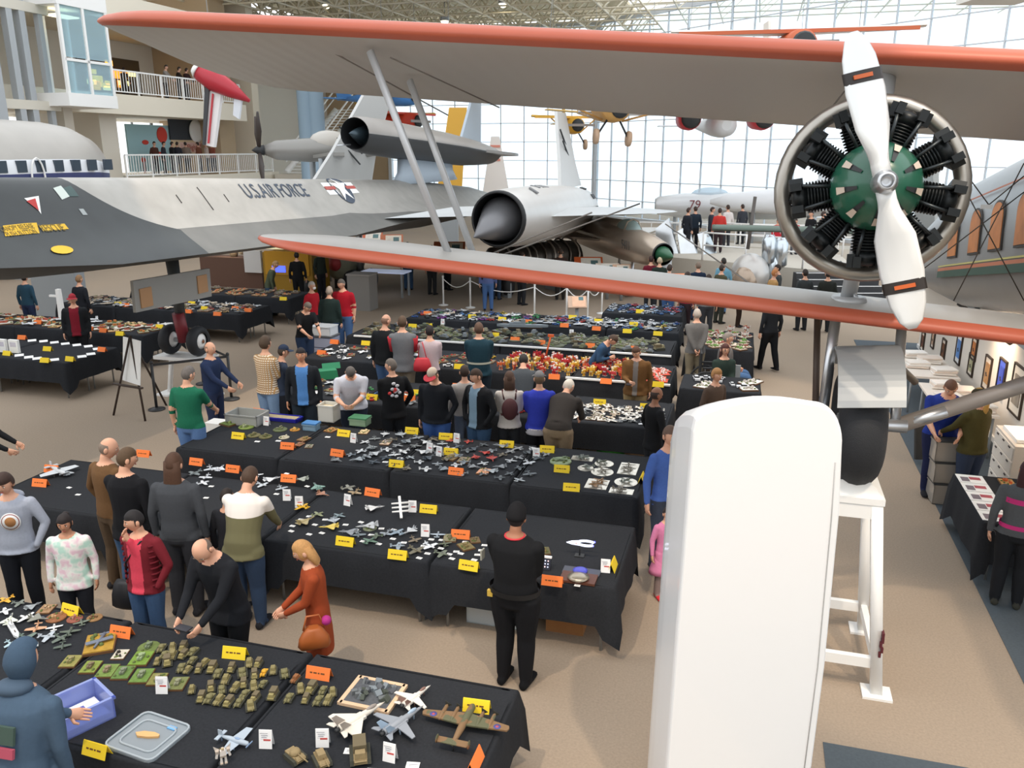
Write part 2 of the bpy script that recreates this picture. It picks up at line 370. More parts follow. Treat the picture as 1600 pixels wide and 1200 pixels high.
for (px, py), w, h, lab, (c1, c2) in pics:
    p = atu(px, py, 4.27)
    o = gthing('framed_picture', lab, 'picture', 4.285, p.y, p.z)
    mb = MB()
    for s in (-1, 1): mb.box((0, s * w / 2, 0), (.04, .03, h + .03), mat('3a2c22', .5)); mb.box((0, 0, s * h / 2), (.04, w, .03), mat('3a2c22', .5))
    mb.build('frame', o); MB().box((.005, 0, 0), (.015, w, h), mat(c2, .7)).build('mat_board', o)
    mb = MB(); mb.box((-.008, 0, 0), (.012, w * .62, h * .62), mat(c1, .6, noise=.5, scale=9)); mb.box((-.016, 0, -.02), (.006, w * .3, .02), mat('3c3c40', .6), rotx(.3)); mb.box((-.016, 0, -.02), (.006, .02, w * .2), mat('3c3c40', .6), rotx(.3)); mb.build('print', o)

# ================================================================ THE BIG BIPLANE AIRLINER
E0 = atv(1367, 292, 7.5)                       # centre of the engine in hall coordinates
BU, BV = E0.x, 7.5
plane = gthing('biplane_airliner', 'large silver biplane airliner with orange wing edges and green engine', 'airplane', BU, BV, 0)
SILVER_W = pattern_mat('doped_fabric', lambda nt, b: (lambda tc, w, bp: (
    setattr(w, 'wave_type', 'BANDS'), setattr(w, 'bands_direction', 'X'), w.inputs['Scale'].__setattr__('default_value', 1.4), w.inputs['Distortion'].__setattr__('default_value', .3),
    nt.links.new(tc.outputs['Object'], w.inputs['Vector']), nt.links.new(w.outputs['Fac'], bp.inputs['Height']), bp.inputs['Strength'].__setattr__('default_value', .12), bp.inputs['Distance'].__setattr__('default_value', .02),
    nt.links.new(bp.outputs[0], b.inputs['Normal']), b.inputs['Base Color'].__setattr__('default_value', lin('c6c3be')), b.inputs['Roughness'].__setattr__('default_value', .42), b.inputs['Metallic'].__setattr__('default_value', .25)))(
    nt.nodes.new('ShaderNodeTexCoord'), nt.nodes.new('ShaderNodeTexWave'), nt.nodes.new('ShaderNodeBump')))
ORANGE = mat('bf6046', .45, noise=.06, scale=3)
def airfoil(n=14):
    up = []; lo = []
    for i in range(n + 1):
        x = (1 - math.cos(math.pi * i / n)) / 2
        t = .62 * (.2969 * math.sqrt(x) - .126 * x - .3516 * x * x + .2843 * x ** 3 - .1015 * x ** 4)
        c = .16 * x * (1 - x)
        up.append((x, c + t)); lo.append((x, c * .55 - t * .55))
    return list(reversed(up)) + lo[1:]
AF = airfoil()
def section(u, vle, zle, chord, pitch, scale_t=1.0, sel=None, off=0):
    pts = []
    for x, z in (AF if sel is None else sel):
        a, b = x * chord, z * chord * scale_t
        if off: a -= off; b += off if z > 0 else -off
        pts.append(Vector((u - BU, vle - BV + a * math.cos(pitch) + b * math.sin(pitch), zle - a * math.sin(pitch) + b * math.cos(pitch))))
    return pts
def wing(name, us, zfun, vle, chord, pitch, tip, bandx):
    rings = []; bands = []
    sel = [p for p in AF if p[0] < bandx]
    for u in us:
        d = max(0.0, u - tip); k = 1.0 if d > 1.5 else math.sqrt(max(0.0, 1 - (1 - d / 1.5) ** 2)) * .97 + .03
        ch = chord * k; v0 = vle + (chord - ch) * .42
        rings.append(section(u, v0, zfun(u), ch, pitch, .55 + .45 * k)); bands.append(section(u, v0, zfun(u), ch, pitch, .55 + .45 * k, sel, .004))
    mb = MB(); mb.loft(rings, SILVER_W); w = mb.build(name, plane)
    mb = MB(); mb.loft(bands, ORANGE, False, closed=False); mb.build('leading_edge_band', w)
    return w
zu = lambda u: 5.66 + .077 * (.93 - u)
zl = lambda u: 3.43 + .078 * (.93 - u)
stations = lambda tip: [tip + x for x in (0, .03, .1, .25, .5, .8, 1.1, 1.5, 3, 5, 7, 9, 11)] + [5.5, 9]
wing('upper_wing', stations(-7.45), zu, 7.85, 2.75, R(11), -7.45, .06)
wing('lower_wing', [x for x in stations(-5.55) if x < 3.4] + [3.4], zl, 7.9, 2.1, R(7), -5.55, .055)
def L(p): return Vector((p[0] - BU, p[1] - BV, p[2]))     # hall -> plane
def strut(name, a, b, r, m=STEEL, par=plane): 
    mb = MB(); mb.tube([L(a), L(b)], r, m, 10); return mb.build(name, par)
SGREY = mat('c6c9cc', .4, .25)
strut('wing_strut', atv(578, 80, 8.25), atv(703, 402, 8.35), (.035, .06), SGREY)
strut('wing_strut', atv(640, 126, 9.3), atv(742, 404, 9.2), (.035, .06), SGREY)
for a, b, va, vb in (((610, 90), (780, 168), 8.4, 9.9), ((480, 60), (700, 180), 8.3, 10), ((765, 398), (925, 332), 8.8, 8.6), ((770, 404), (1000, 318), 8.8, 8.9), ((1210, 470), (1040, 350), 8.6, 10), ((1325, 135), (1275, 200), 8, 9.5)):
    strut('bracing_wire', atv(*a, va), atv(*b, vb), .008, mat('8a8580', .4, .8))
for a, b in (((1475, 225), (1545, 320)), ((1545, 320), (1600, 275)), ((1490, 470), (1600, 255)), ((1430, 430), (1600, 300)), ((1470, 225), (1600, 470))):
    strut('bracing_wire', atv(*a, 8.9), atv(*b, 8.9), .0055, mat('55504b', .4, .8))
MB().box(L(atv(1541, 323, 8.9)), (.1, .02, .04), STEEL).build('wire_spreader', plane)
# engine group, tilted nose up
eng = link('engine', None, plane, (0, 0, E0.z)); eng.rotation_euler = (-R(6), 0, 0)
GREEN = mat('1f5a45', .3, coat=.4, noise=.1, scale=4)
mb = MB(); mb.lathe([(.02, .42), (.14, .41), (.2, .36), (.3, .26), (.345, .12), (.35, 0), (.33, -.1), (.3, -.12)], GREEN, axis_matrix((0, 0, 0), (0, -1, 0)), n=32)
dome = mb.build('crankcase_shield', eng)
for i in range(9):
    a = 2 * math.pi * (i + .5) / 9; ca_, sa_ = math.cos(a), math.sin(a)
    def dp(r, f, w, o=.008): return Vector(((r + o) * sa_ + w * ca_, -f - o, (r + o) * ca_ - w * sa_))
    mb = MB(); mb.add([dp(.17, .385, -.012), dp(.17, .385, .012), dp(.235, .325, .02), dp(.305, .245, .03), dp(.305, .245, -.03), dp(.235, .325, -.02)], [(0, 1, 2, 5), (5, 2, 3, 4)], DARK); sl = mb.build('vent_slot', dome)
    mb = MB(); mb.add([dp(.25, .31, -.02, .014), dp(.25, .31, .02, .014), dp(.305, .243, .03, .014), dp(.305, .243, -.03, .014)], [(0, 1, 2, 3)], mat('c8b8a8', .6)); mb.build('vent_louver', sl)
mb = MB(); BL = mat('1a1e20', .38, .4)
mb.lathe([(.1, -.06), (.12, -.03), (.12, .02)], BL, n=12)
for i in range(9): mb.lathe([(.105, .3 + i * .025), (.13, .306 + i * .025), (.13, .316 + i * .025), (.105, .322 + i * .025)], BL, n=14, caps=False)
mb.lathe([(.11, .28), (.11, .54), (.13, .55), (.12, .61), (.06, .64), (.01, .64)], BL, n=14)
for s in (-1, 1):
    mb.box((s * .1, -.05, .6), (.07, .2, .11), BL, rotz(s * .3)); mb.box((s * .09, -.17, .61), (.06, .1, .09), BL)
    mb.tube([(s * .05, -.2, .3), (s * .1, -.2, .6)], .016, mat('3c4042', .3, .8), 8)
mb.tube([(0, .05, .6), (.02, .24, .62)], .05, BL, 8)
cyl = mb.mesh('cylinder')
bm = bmesh.new(); bm.from_mesh(cyl); bmesh.ops.recalc_face_normals(bm, faces=bm.faces); bm.to_mesh(cyl); bm.free()
for i in range(9): link('cylinder', cyl, eng, (0, .12, 0), rot=(0, 2 * math.pi * (i + .5) / 9, 0))
mb = MB(); n = 40; mb.tube([(.71 * math.sin(2 * math.pi * i / n), .3, .71 * math.cos(2 * math.pi * i / n)) for i in range(n + 1)], .07, mat('a9a49c', .3, .85, noise=.15, scale=4), 12, False); mb.build('exhaust_ring', eng)
mb = MB(); mb.lathe([(.3, -.15), (.34, .1), (.33, .6), (.28, 1.0), (.22, 2.0), (.05, 2.8)], mat('8d9092', .45, .5), axis_matrix((0, .1, 0), (0, 1, 0)), n=24); mb.build('nacelle', eng)
mb = MB(); mb.lathe([(.09, -.1), (.09, .1), (.07, .16), (.05, .2), (.05, .12), (.02, .12)], STEEL, axis_matrix((0, -.48, 0), (0, -1, 0)), n=20); hub = mb.build('propeller_hub', eng)
PROP = mat('e4e6e6', .32, .2)
def blade(sgn):
    rings = []
    for r, w, t, tw in ((.0, .07, .07, 0), (.14, .07, .065, 0), (.24, .1, .06, .75), (.42, .165, .035, .6), (.7, .165, .024, .42), (.95, .13, .016, .3), (1.08, .085, .012, .26), (1.14, .03, .008, .24)):
        rings.append([Vector((w * math.cos(k * math.pi / 6) * math.cos(tw) - t * math.sin(k * math.pi / 6) * math.sin(tw), -.48 + (w * math.cos(k * math.pi / 6) * math.sin(tw) + t * math.sin(k * math.pi / 6) * math.cos(tw)), r)) for k in range(12)])
    return rings
for sgn in (0, 1):
    a = R(-16) + sgn * math.pi
    mb = MB(); rg = [[Matrix.Rotation(a, 3, 'Y') @ p for p in r] for r in blade(1)]; mb.loft(rg, PROP); b_ = mb.build('propeller_blade', eng)
    ring = lambda r0, r1, g: [[Matrix.Rotation(a, 3, 'Y') @ Vector((p.x * g, -.48 + (p.y + .48) * g - 0, p.z)) for p in [Vector(((.15 if r < .9 else .14) * math.cos(k * math.pi / 6) * .93 - .024 * math.sin(k * math.pi / 6) * .36, -.48 + .155 * math.cos(k * math.pi / 6) * .36 + .024 * math.sin(k * math.pi / 6) * .93, r)) for k in range(12)]] for r in (r0, r1)]
    mb = MB(); mb.loft(ring(.76, .85, 1.06), mat('2a2523', .5), False); mb.build('dark_band', b_)
    mb = MB(); mb.box(Matrix.Rotation(a, 3, 'Y') @ Vector((0, -.512, .805)), (.15, .012, .03), mat('c8602c', .5), Matrix.Rotation(a, 3, 'Y') @ rotz(.38)); mb.build('orange_emblem', b_)
# engine mounting struts
strut('engine_strut', (BU - .02, 8.35, zl(BU) + .1), (BU + .02, 8.1, E0.z - .3), (.1, .05), SGREY)
strut('engine_strut', (BU + .06, 8.1, E0.z + .3), (BU + .1, 8.3, zu(BU) + .02), (.1, .05), SGREY)
strut('engine_strut', atv(1345, 482, 8.2), atv(1312, 410, 8.6), .022); strut('engine_strut', atv(1320, 472, 9.0), atv(1330, 400, 8.6), .022); strut('engine_strut', atv(1388, 140, 8.7), atv(1365, 172, 8.2), .018)
mb = MB(); mb.lathe([(.0, 0), (.17, 0), (.15, .05), (.0, .05)], SGREY, Matrix.Translation(L((BU - .02, 8.3, zl(BU) + .1))), n=18, caps=False); mb.build('strut_base_plate', plane)
# fuselage with side windows, stripe and tail
FU = 3.98; FSIL = mat('9b9c9c', .36, .55, noise=.08, scale=2)
fz = lambda v: 3.38 + .155 * (15.5 - v)
rings = []
for v, w, h in ((4.4, .3, .35), (4.7, .6, .7), (5.6, .85, 1.0), (7.5, .92, 1.1), (12, .92, 1.1), (15.5, .88, 1.05), (18, .66, .85), (21, .38, .6), (23.5, .12, .35)):
    rings.append([L((FU + w * math.copysign(abs(math.cos(a)) ** .55, math.cos(a)), v, fz(v) + h * math.copysign(abs(math.sin(a)) ** .6, math.sin(a)))) for a in [2 * math.pi * k / 36 for k in range(36)]])
mb = MB(); mb.loft(rings, FSIL); fus = mb.build('fuselage', plane)
def side(v): 
    return FU - (.92 if v < 12 else .92 - (v - 12) * .0115 if v < 15.5 else .88 - (v - 15.5) * .088) - .012
FRAME = mat('2e2a26', .5); INT = mat('b5713a', .5, noise=.6, scale=3)
for px in (1487, 1521, 1555, 1597):
    v = atu(px, 380, side(13)).y; zc = fz(v) + .08
    out = [(-.27, -.3), (.27, -.3)] + [(.27 * math.cos(R(a)), .1 + .2 * math.sin(R(a))) for a in range(0, 181, 15)]
    Mx = Matrix.Translation(L((side(v), v, zc))) @ Matrix.Rotation(R(-8.8), 4, 'X') @ Matrix.Rotation(-math.pi / 2, 4, 'Z') @ Matrix.Rotation(math.pi / 2, 4, 'X')
    w = MB().prism([(x * 1.12, y * 1.1) for x, y in out], -.01, .012, FRAME, Mx).build('cabin_window', plane)
    MB().prism(out, .0, .02, INT, Mx).build('pane', w)
for off, hh, m in ((-.42, .05, mat('b46a4a', .5)), (-.5, .11, mat('2d4a3c', .5)), (-.365, .025, mat('b8b06a', .5)), (.58, .02, mat('b46a4a', .5))):
    mb = MB(); vs = [15.9, 15.2, 14, 13, 12, 10, 8, 6]
    mb.loft([[L((side(v) + s, v, fz(v) + off + t)) for s, t in ((0, -hh / 2), (-.004, -hh / 2), (-.004, hh / 2), (0, hh / 2))] for v in vs], m, smooth=False); mb.build('stripe', plane)
TG = mat('8e8f8c', .45, .3)
mb = MB(); t0 = fz(21.8) + .62
mb.loft([[L((u, 21.2 + dv * k + (1 - k) * .3, t0 + dz)) for dv, dz in ((0, 0), (.4, .1), (1.5, .0), (.4, -.06))] for u, k in ((-1.0, .25), (-.9, .55), (-.5, .9), (0, 1), (4, 1.1), (8, 1), (8.9, .5))], mat('5b6a60', .5)); mb.build('tailplane', plane)
mb = MB(); mb.prism([(20.6 - BV, fz(21) + .4), (23.6 - BV, fz(23) + .2), (23.8 - BV, fz(21) + 2.4), (22.6 - BV, fz(21) + 2.6)], -.06, .06, TG, Matrix.Translation((FU - BU, 0, 0)) @ Matrix.Rotation(math.pi / 2, 4, 'Z') @ Matrix.Rotation(math.pi / 2, 4, 'X')); mb.build('tail_fin', plane)
# undercarriage
WC = atv(1340, 662, 7.95); wr = .585
mb = MB(); prof = [(.22, -.12)] + [(wr - .2 + .2 * math.cos(R(a)), .205 * math.sin(R(a))) for a in range(-100, 101, 20)] + [(.22, .12)]
mb.lathe(prof, mat('24262a', .75, bump=.5, scale=90), axis_matrix(L(WC), (1, 0, .02)), n=40, caps=False); tyre = mb.build('tyre', plane)
mb = MB(); mb.lathe([(.02, -.19), (.09, -.18), (.1, -.1), (.26, -.12), (.27, .12), (.1, .1), (.09, .18), (.02, .19)], mat('6d6f70', .4, .6), axis_matrix(L(WC), (1, 0, .02)), n=24); mb.build('wheel_hub', tyre)
mb = MB(); rr = wr + .1
mb.loft([[L((WC.x + x, WC.y + (rr + t) * math.cos(R(a)), WC.z + (rr + t) * math.sin(R(a)) + (.05 if x > 0 else 0))) for x, t in ((-.26, 0), (-.26, .02), (.28, .02), (.28, 0))] for a in range(38, 158, 5)], mat('8b8f92', .45, .3), smooth=False); mb.build('mudguard', plane)
strut('gear_leg', (WC.x - .31, 8.0, WC.z), (WC.x - .27, 8.15, zl(1) - .04), (.06, .04), STEEL); strut('gear_leg', (WC.x + .33, 8.0, WC.z - .02), (WC.x + .31, 8.2, zl(1.5) - .04), (.055, .04), STEEL)
MB().tube([L((WC.x - .4, WC.y, WC.z)), L((WC.x + .42, WC.y, WC.z + .01))], .06, STEEL, 14).build('axle', plane)
strut('gear_brace', (WC.x + .36, 8.05, WC.z - .02), (3.75, 8.5, fz(9) - 1.0), .075, mat('98908a', .45, .2)); strut('gear_brace', (WC.x + .36, 8.05, WC.z - .02), (WC.x + .75, 8.05, WC.z + .16), .05, STEEL)
strut('gear_brace', atv(1392, 560, 9.2), atv(1430, 597, 9.5), .04, mat('5a5148', .5)); strut('gear_brace', (WC.x - .36, 9.2, zl(1) - .05), (WC.x - .33, 8.6, WC.z), .035, mat('5a4c44', .5))
# white stand under the tyre
sz = WC.z - wr
stand = gthing('wheel_stand', 'white steel trestle holding up the biplane wheel', 'stand', WC.x, WC.y, 0)
MB().box((0, 0, sz - .03), (.52, .75, .06), WHITE).build('top_plate', stand); 
for s in (-1, 1):
    MB().box((0, s * .32, sz - .13), (.5, .09, .14), WHITE).build('top_beam', stand)
    mb = MB(); mb.prism([(-.25, sz), (.25, sz), (0, sz + .26)], -.02, .02, WHITE, Matrix.Translation((0, s * .3, 0)) @ Matrix.Rotation(math.pi / 2, 4, 'X')); mb.build('wheel_chock', stand)
WCH = mat('efefef', .5)
for sx in (-1, 1):
    for sy in (-1, 1):
        f = Vector((sx * .36, sy * .56, 0)); t = Vector((sx * .2, sy * .32, sz - .08))
        mb = MB(); mb.tube([f, t], .07, WHITE, 4); mb.build('leg', stand); MB().box((f.x, f.y, .012), (.26, .22, .024), WHITE).build('foot_plate', stand)
        if sx > 0 and sy < 0:
            mb = MB(); random.seed(3)
            for i in range(5): mb.box((f.x - .03 + random.random() * .06 - .06 * i * .05, f.y + .02, .42 + i * .05), (.02, .075, .05), mat('5a2028', .8))
            mb.build('chipped_paint', stand)
for sy in (-1, 1): MB().box((0, sy * .51, .3), (.66, .06, .1), WHITE).build('cross_bar', stand)
for sx in (-1, 1): MB().box((sx * .33, 0, .3), (.06, 1.0, .1), WHITE).build('cross_bar', stand)

# ================================================================ BIG WHITE FIN IN THE FOREGROUND
fin = thing('white_fin', 'huge smooth white upright fin with rounded top in the right foreground', 'aircraft fin', (1.5, 5.0, 0))
def finout(x0, x1, top):
    pts = [(x0 - .05, 0), (x1 + .03, 0), (x1 + .05, 1.6), (x1 + .03, top - .75)]
    pts += [(x1 - .2 + .2 * math.cos(R(a)), top - .32 + .28 * math.sin(R(a))) for a in range(0, 91, 9)]
    pts += [(x1 - .2 - (x1 - .2 - x0 - .06) * k / 8, top - .04 + .04 * math.sin(k * math.pi / 8) - .05 * (k / 8) ** 2) for k in range(1, 8)]
    pts += [(x0 + .05, top - .1), (x0 + .012, top - .14), (x0, top - .22)]
    return pts
FW = mat('f8f8f8', .28, coat=.3); o1 = finout(-.4, .53, 3.47)
rings = []
for y, ins, dz in ((-.2, .02, 0), (-.19, .008, 0), (-.16, 0, 0), (-.05, 0, .025), (.1, 0, .075), (.25, .0, .135), (.42, .012, .22), (.6, .05, .33), (.68, .12, .45)):
    rings.append([Vector((x * (1 - ins * 1.6), y, (1.7 + (z - 1.7) * (1 - ins * .5)) - dz * max(0, z - 1.5) / 1.9 if z > .01 else 0)) for x, z in o1])
mb = MB(); mb.loft(rings, FW, smooth=False); mb.build('fin_skin', fin)
mb = MB(); mb.tube([(.5, -.203, .02), (.525, -.203, 1.6), (.505, -.203, 2.66), (.49, -.203, 3.05)], .0035, mat('b9b9b8', .5), 6); mb.build('panel_seam', fin)
# ================================================================ THE BLACK AND SILVER JET (hall axis u = JU, v = 14 + t)
JU = -11.0
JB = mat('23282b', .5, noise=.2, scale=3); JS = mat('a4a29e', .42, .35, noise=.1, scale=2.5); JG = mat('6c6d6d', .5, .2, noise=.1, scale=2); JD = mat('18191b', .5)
jet = gthing('reconnaissance_jet', 'long black and silver jet with sharp side chines and twin nacelles', 'airplane', JU, 14, 0)
def interp(t, tab):
    for (a, x), (b, y) in zip(tab, tab[1:]):
        if t <= b: return x + (y - x) * max(0, (t - a) / (b - a))
    return tab[-1][1]
CT = [(-9, .15), (-8, .55), (-6, 1.1), (-3, 1.42), (2, 1.5), (7, 1.55), (10, 1.75), (14, 1.5), (18, 1.2), (22.5, .25)]
HT = [(-9, .12), (-8, .32), (-6, .6), (-4, .82), (0, .84), (12, .84), (18, .6), (22.5, .15)]
jz = lambda t: 3.55 - .036 * t
ZC = [(-9, -.05), (-6, -.32), (-3, -.5), (5, -.5), (9, -.25), (22.5, -.1)]
def jup(t, x):
    c, h, zc = interp(t, CT), interp(t, HT), interp(t, ZC); a = min(1, abs(x) / c)
    return zc + (h - zc) * (.62 * math.exp(-(x / .62) ** 2) * (1 - a ** 4) + .38 * (1 - a ** 2.2))
def jlo(t, x):
    c, h, zc = interp(t, CT), interp(t, HT), interp(t, ZC); a = min(1, abs(x) / c)
    return zc - (h * .85 + zc) * (1 - a ** 1.7) ** .9
ts = [-9, -8.5, -8, -7, -6, -5, -4, -3.2] + [-3 + i * .06 for i in range(52)] + [.3, .8, 1.4, 2, 3, 4, 5, 6, 7, 8, 9, 10, 11, 12, 14, 16, 18, 20, 21.5, 22.5]
N = 56; rings = []
for t in ts:
    c = interp(t, CT)
    xs = [c * math.cos(math.pi * k / N) for k in range(N + 1)]
    rings.append([Vector((x, t, jz(t) + jup(t, x))) for x in xs] + [Vector((-x, t, jz(t) + jlo(t, x))) for x in xs[1:-1]])
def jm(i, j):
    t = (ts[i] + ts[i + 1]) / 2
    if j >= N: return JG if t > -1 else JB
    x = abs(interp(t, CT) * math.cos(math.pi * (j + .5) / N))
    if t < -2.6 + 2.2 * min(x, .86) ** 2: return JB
    return JG if x / interp(t, CT) > .57 + max(0, (t - 6) * .07) else JS  # grey outer chine band is painted shade
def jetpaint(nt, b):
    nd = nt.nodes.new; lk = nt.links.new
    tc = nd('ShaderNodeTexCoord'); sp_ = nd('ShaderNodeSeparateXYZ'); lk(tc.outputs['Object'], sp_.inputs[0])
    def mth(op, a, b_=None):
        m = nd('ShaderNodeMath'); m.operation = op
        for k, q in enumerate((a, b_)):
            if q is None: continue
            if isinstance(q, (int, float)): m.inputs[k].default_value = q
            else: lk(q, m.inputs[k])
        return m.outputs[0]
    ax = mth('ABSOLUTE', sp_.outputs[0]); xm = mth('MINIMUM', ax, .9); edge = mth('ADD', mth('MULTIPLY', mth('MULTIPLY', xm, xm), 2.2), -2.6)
    isb = mth('LESS_THAN', sp_.outputs[1], edge); wide = mth('GREATER_THAN', ax, mth('ADD', mth('MAXIMUM', mth('MULTIPLY', mth('ADD', sp_.outputs[1], -6), .13), 0), .88))  # wide: chine flanks, where side shade is painted in as darker grey
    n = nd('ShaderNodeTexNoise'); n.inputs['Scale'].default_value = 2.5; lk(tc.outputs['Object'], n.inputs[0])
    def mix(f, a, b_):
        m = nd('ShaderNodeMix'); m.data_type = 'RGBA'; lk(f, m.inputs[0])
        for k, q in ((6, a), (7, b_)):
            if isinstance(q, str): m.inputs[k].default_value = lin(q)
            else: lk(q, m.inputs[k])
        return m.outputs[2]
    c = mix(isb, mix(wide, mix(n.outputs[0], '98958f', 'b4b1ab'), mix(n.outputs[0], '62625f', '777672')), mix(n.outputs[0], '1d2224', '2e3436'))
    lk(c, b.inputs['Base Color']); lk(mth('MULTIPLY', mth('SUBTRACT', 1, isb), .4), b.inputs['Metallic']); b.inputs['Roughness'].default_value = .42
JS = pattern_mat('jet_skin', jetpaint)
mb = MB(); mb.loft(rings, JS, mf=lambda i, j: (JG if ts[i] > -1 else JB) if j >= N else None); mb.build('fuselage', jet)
def onjet(t, x, lift=.012): return Vector((x, t, jz(t) + jup(t, x) + lift))
# painted markings follow the skin
def patch(name, corners, m, n=8, lift=.01):
    (a, b, c, d) = corners; vs = []; fs = []
    for i in range(n + 1):
        for j in range(n + 1):
            s, r = i / n, j / n
            t = (a[0] * (1 - s) + b[0] * s) * (1 - r) + (d[0] * (1 - s) + c[0] * s) * r
            x = (a[1] * (1 - s) + b[1] * s) * (1 - r) + (d[1] * (1 - s) + c[1] * s) * r
            vs.append(onjet(t, x, lift))
    for i in range(n):
        for j in range(n): k = i * (n + 1) + j; fs.append((k, k + 1, k + n + 2, k + n + 1))
    mb = MB(); mb.add(vs, fs, m); return mb.build(name, jet)
def skin_text(body, size, t0, x0, m, flip=1, name='lettering', stretch=1.0):
    me = text_mesh(body, size, 0, size * .008)
    bm = bmesh.new(); bm.from_mesh(me)
    for v in bm.verts: v.co = onjet(t0 + v.co.x * stretch, x0 - v.co.y, .016)
    bm.to_mesh(me); bm.free(); me.materials.append(m); return link(name, me, jet)
def jt(px, py, lo=-5, hi=9):     # find (t, x) on the near skin seen at a pixel
    d = ray(px, py); best = None
    for i in range(140):
        t = lo + (hi - lo) * i / 140
        for k in range(40):
            x = interp(t, CT) * k / 40
            p = onjet(t, x, 0); w = G(JU + p.x, 14 + p.y, p.z) - EYE
            e = (w - d * (w.dot(d) / d.dot(d))).length
            if best is None or e < best[0]: best = (e, t, x)
    return best[1:]
YEL = mat('e0b429', .6)
NAVY = mat('3a4657', .6)
c = [jt(*p) for p in ((5, 355), (55, 349), (63, 366), (6, 373))]; patch('rescue_placard', c, YEL)
c = [jt(*p) for p in ((65, 353), (100, 350), (104, 359), (68, 364))]; patch('rescue_placard', c, YEL)
a = jt(80, 357); skin_text('RESCUE', .13, a[0], a[1], mat('6a5a20', .6), stretch=1.0)
a = jt(32, 357); skin_text('CANOPY RELEASE', .08, a[0], a[1], mat('6a5a20', .6), stretch=.9); a = jt(34, 365); skin_text('PUSH BUTTON', .08, a[0], a[1], mat('6a5a20', .6))
c = [jt(*p) for p in ((36, 312), (59, 310), (64, 335), (60, 332))]; patch('warning_triangle', c, WHITE)
c = [jt(*p) for p in ((41, 315), (57, 313), (60, 331), (59, 330))]; patch('warning_triangle', c, mat('b8302c', .6), lift=.016)
c = [jt(*p) for p in ((86, 296), (96, 293), (110, 309), (100, 312))]; patch('access_panel', c, mat('c9d3cc', .4))
c = [jt(*p) for p in ((98, 293), (112, 292), (126, 306), (112, 308))]; patch('access_panel', c, mat('2c4a48', .4))
c = [jt(*p) for p in ((123, 325), (130, 324), (137, 335), (129, 337))]; patch('access_panel', c, mat('9aa0a0', .4))
e = jt(97, 395); mb = MB(); mb.add([onjet(e[0] + .2 * math.cos(k * math.pi / 8), min(e[1] + .07 * math.sin(k * math.pi / 8), 1.45), .02) for k in range(16)], [tuple(range(16))], YEL); mb.build('yellow_oval', jet)
a = jt(432, 298); skin_text('U.S.AIR FORCE', .34, a[0], a[1], NAVY, stretch=1.22)
a = jt(533, 293); s0 = a
mb = MB()
for sg in (-1, 1): mb.add([onjet(s0[0] + sg * t, s0[1] + x, .012) for t, x in ((.3, -.13), (.85, -.13), (.85, .13), (.3, .13))], [(0, 1, 2, 3)], WHITE); mb.add([onjet(s0[0] + sg * t, s0[1] + x, .018) for t, x in ((.3, -.035), (.85, -.035), (.85, .035), (.3, .035))], [(0, 1, 2, 3)], mat('b05048', .6))
mb.add([onjet(s0[0] + .45 * math.cos(k * math.pi / 10), s0[1] + .34 * math.sin(k * math.pi / 10), .02) for k in range(20)], [tuple(range(20))], NAVY)
mb.add([onjet(s0[0], s0[1], .03)] + [onjet(s0[0] + (.43 if k % 2 == 0 else .17) * math.sin(k * math.pi / 5), s0[1] - (.33 if k % 2 == 0 else .13) * math.cos(k * math.pi / 5), .028) for k in range(10)], [(0, 1 + k, 1 + (k + 1) % 10) for k in range(10)], WHITE)
mb.build('star_emblem', jet)
for px0, py0, px1, py1 in ((307, 292, 333, 327), (350, 305, 357, 315), (275, 305, 283, 318)):
    a, b = jt(px0, py0), jt(px1, py1); mb = MB(); mb.tube([onjet(a[0] + (b[0] - a[0]) * i / 6, a[1] + (b[1] - a[1]) * i / 6, .004) for i in range(7)], .012, JD, 5); mb.build('panel_line', jet)
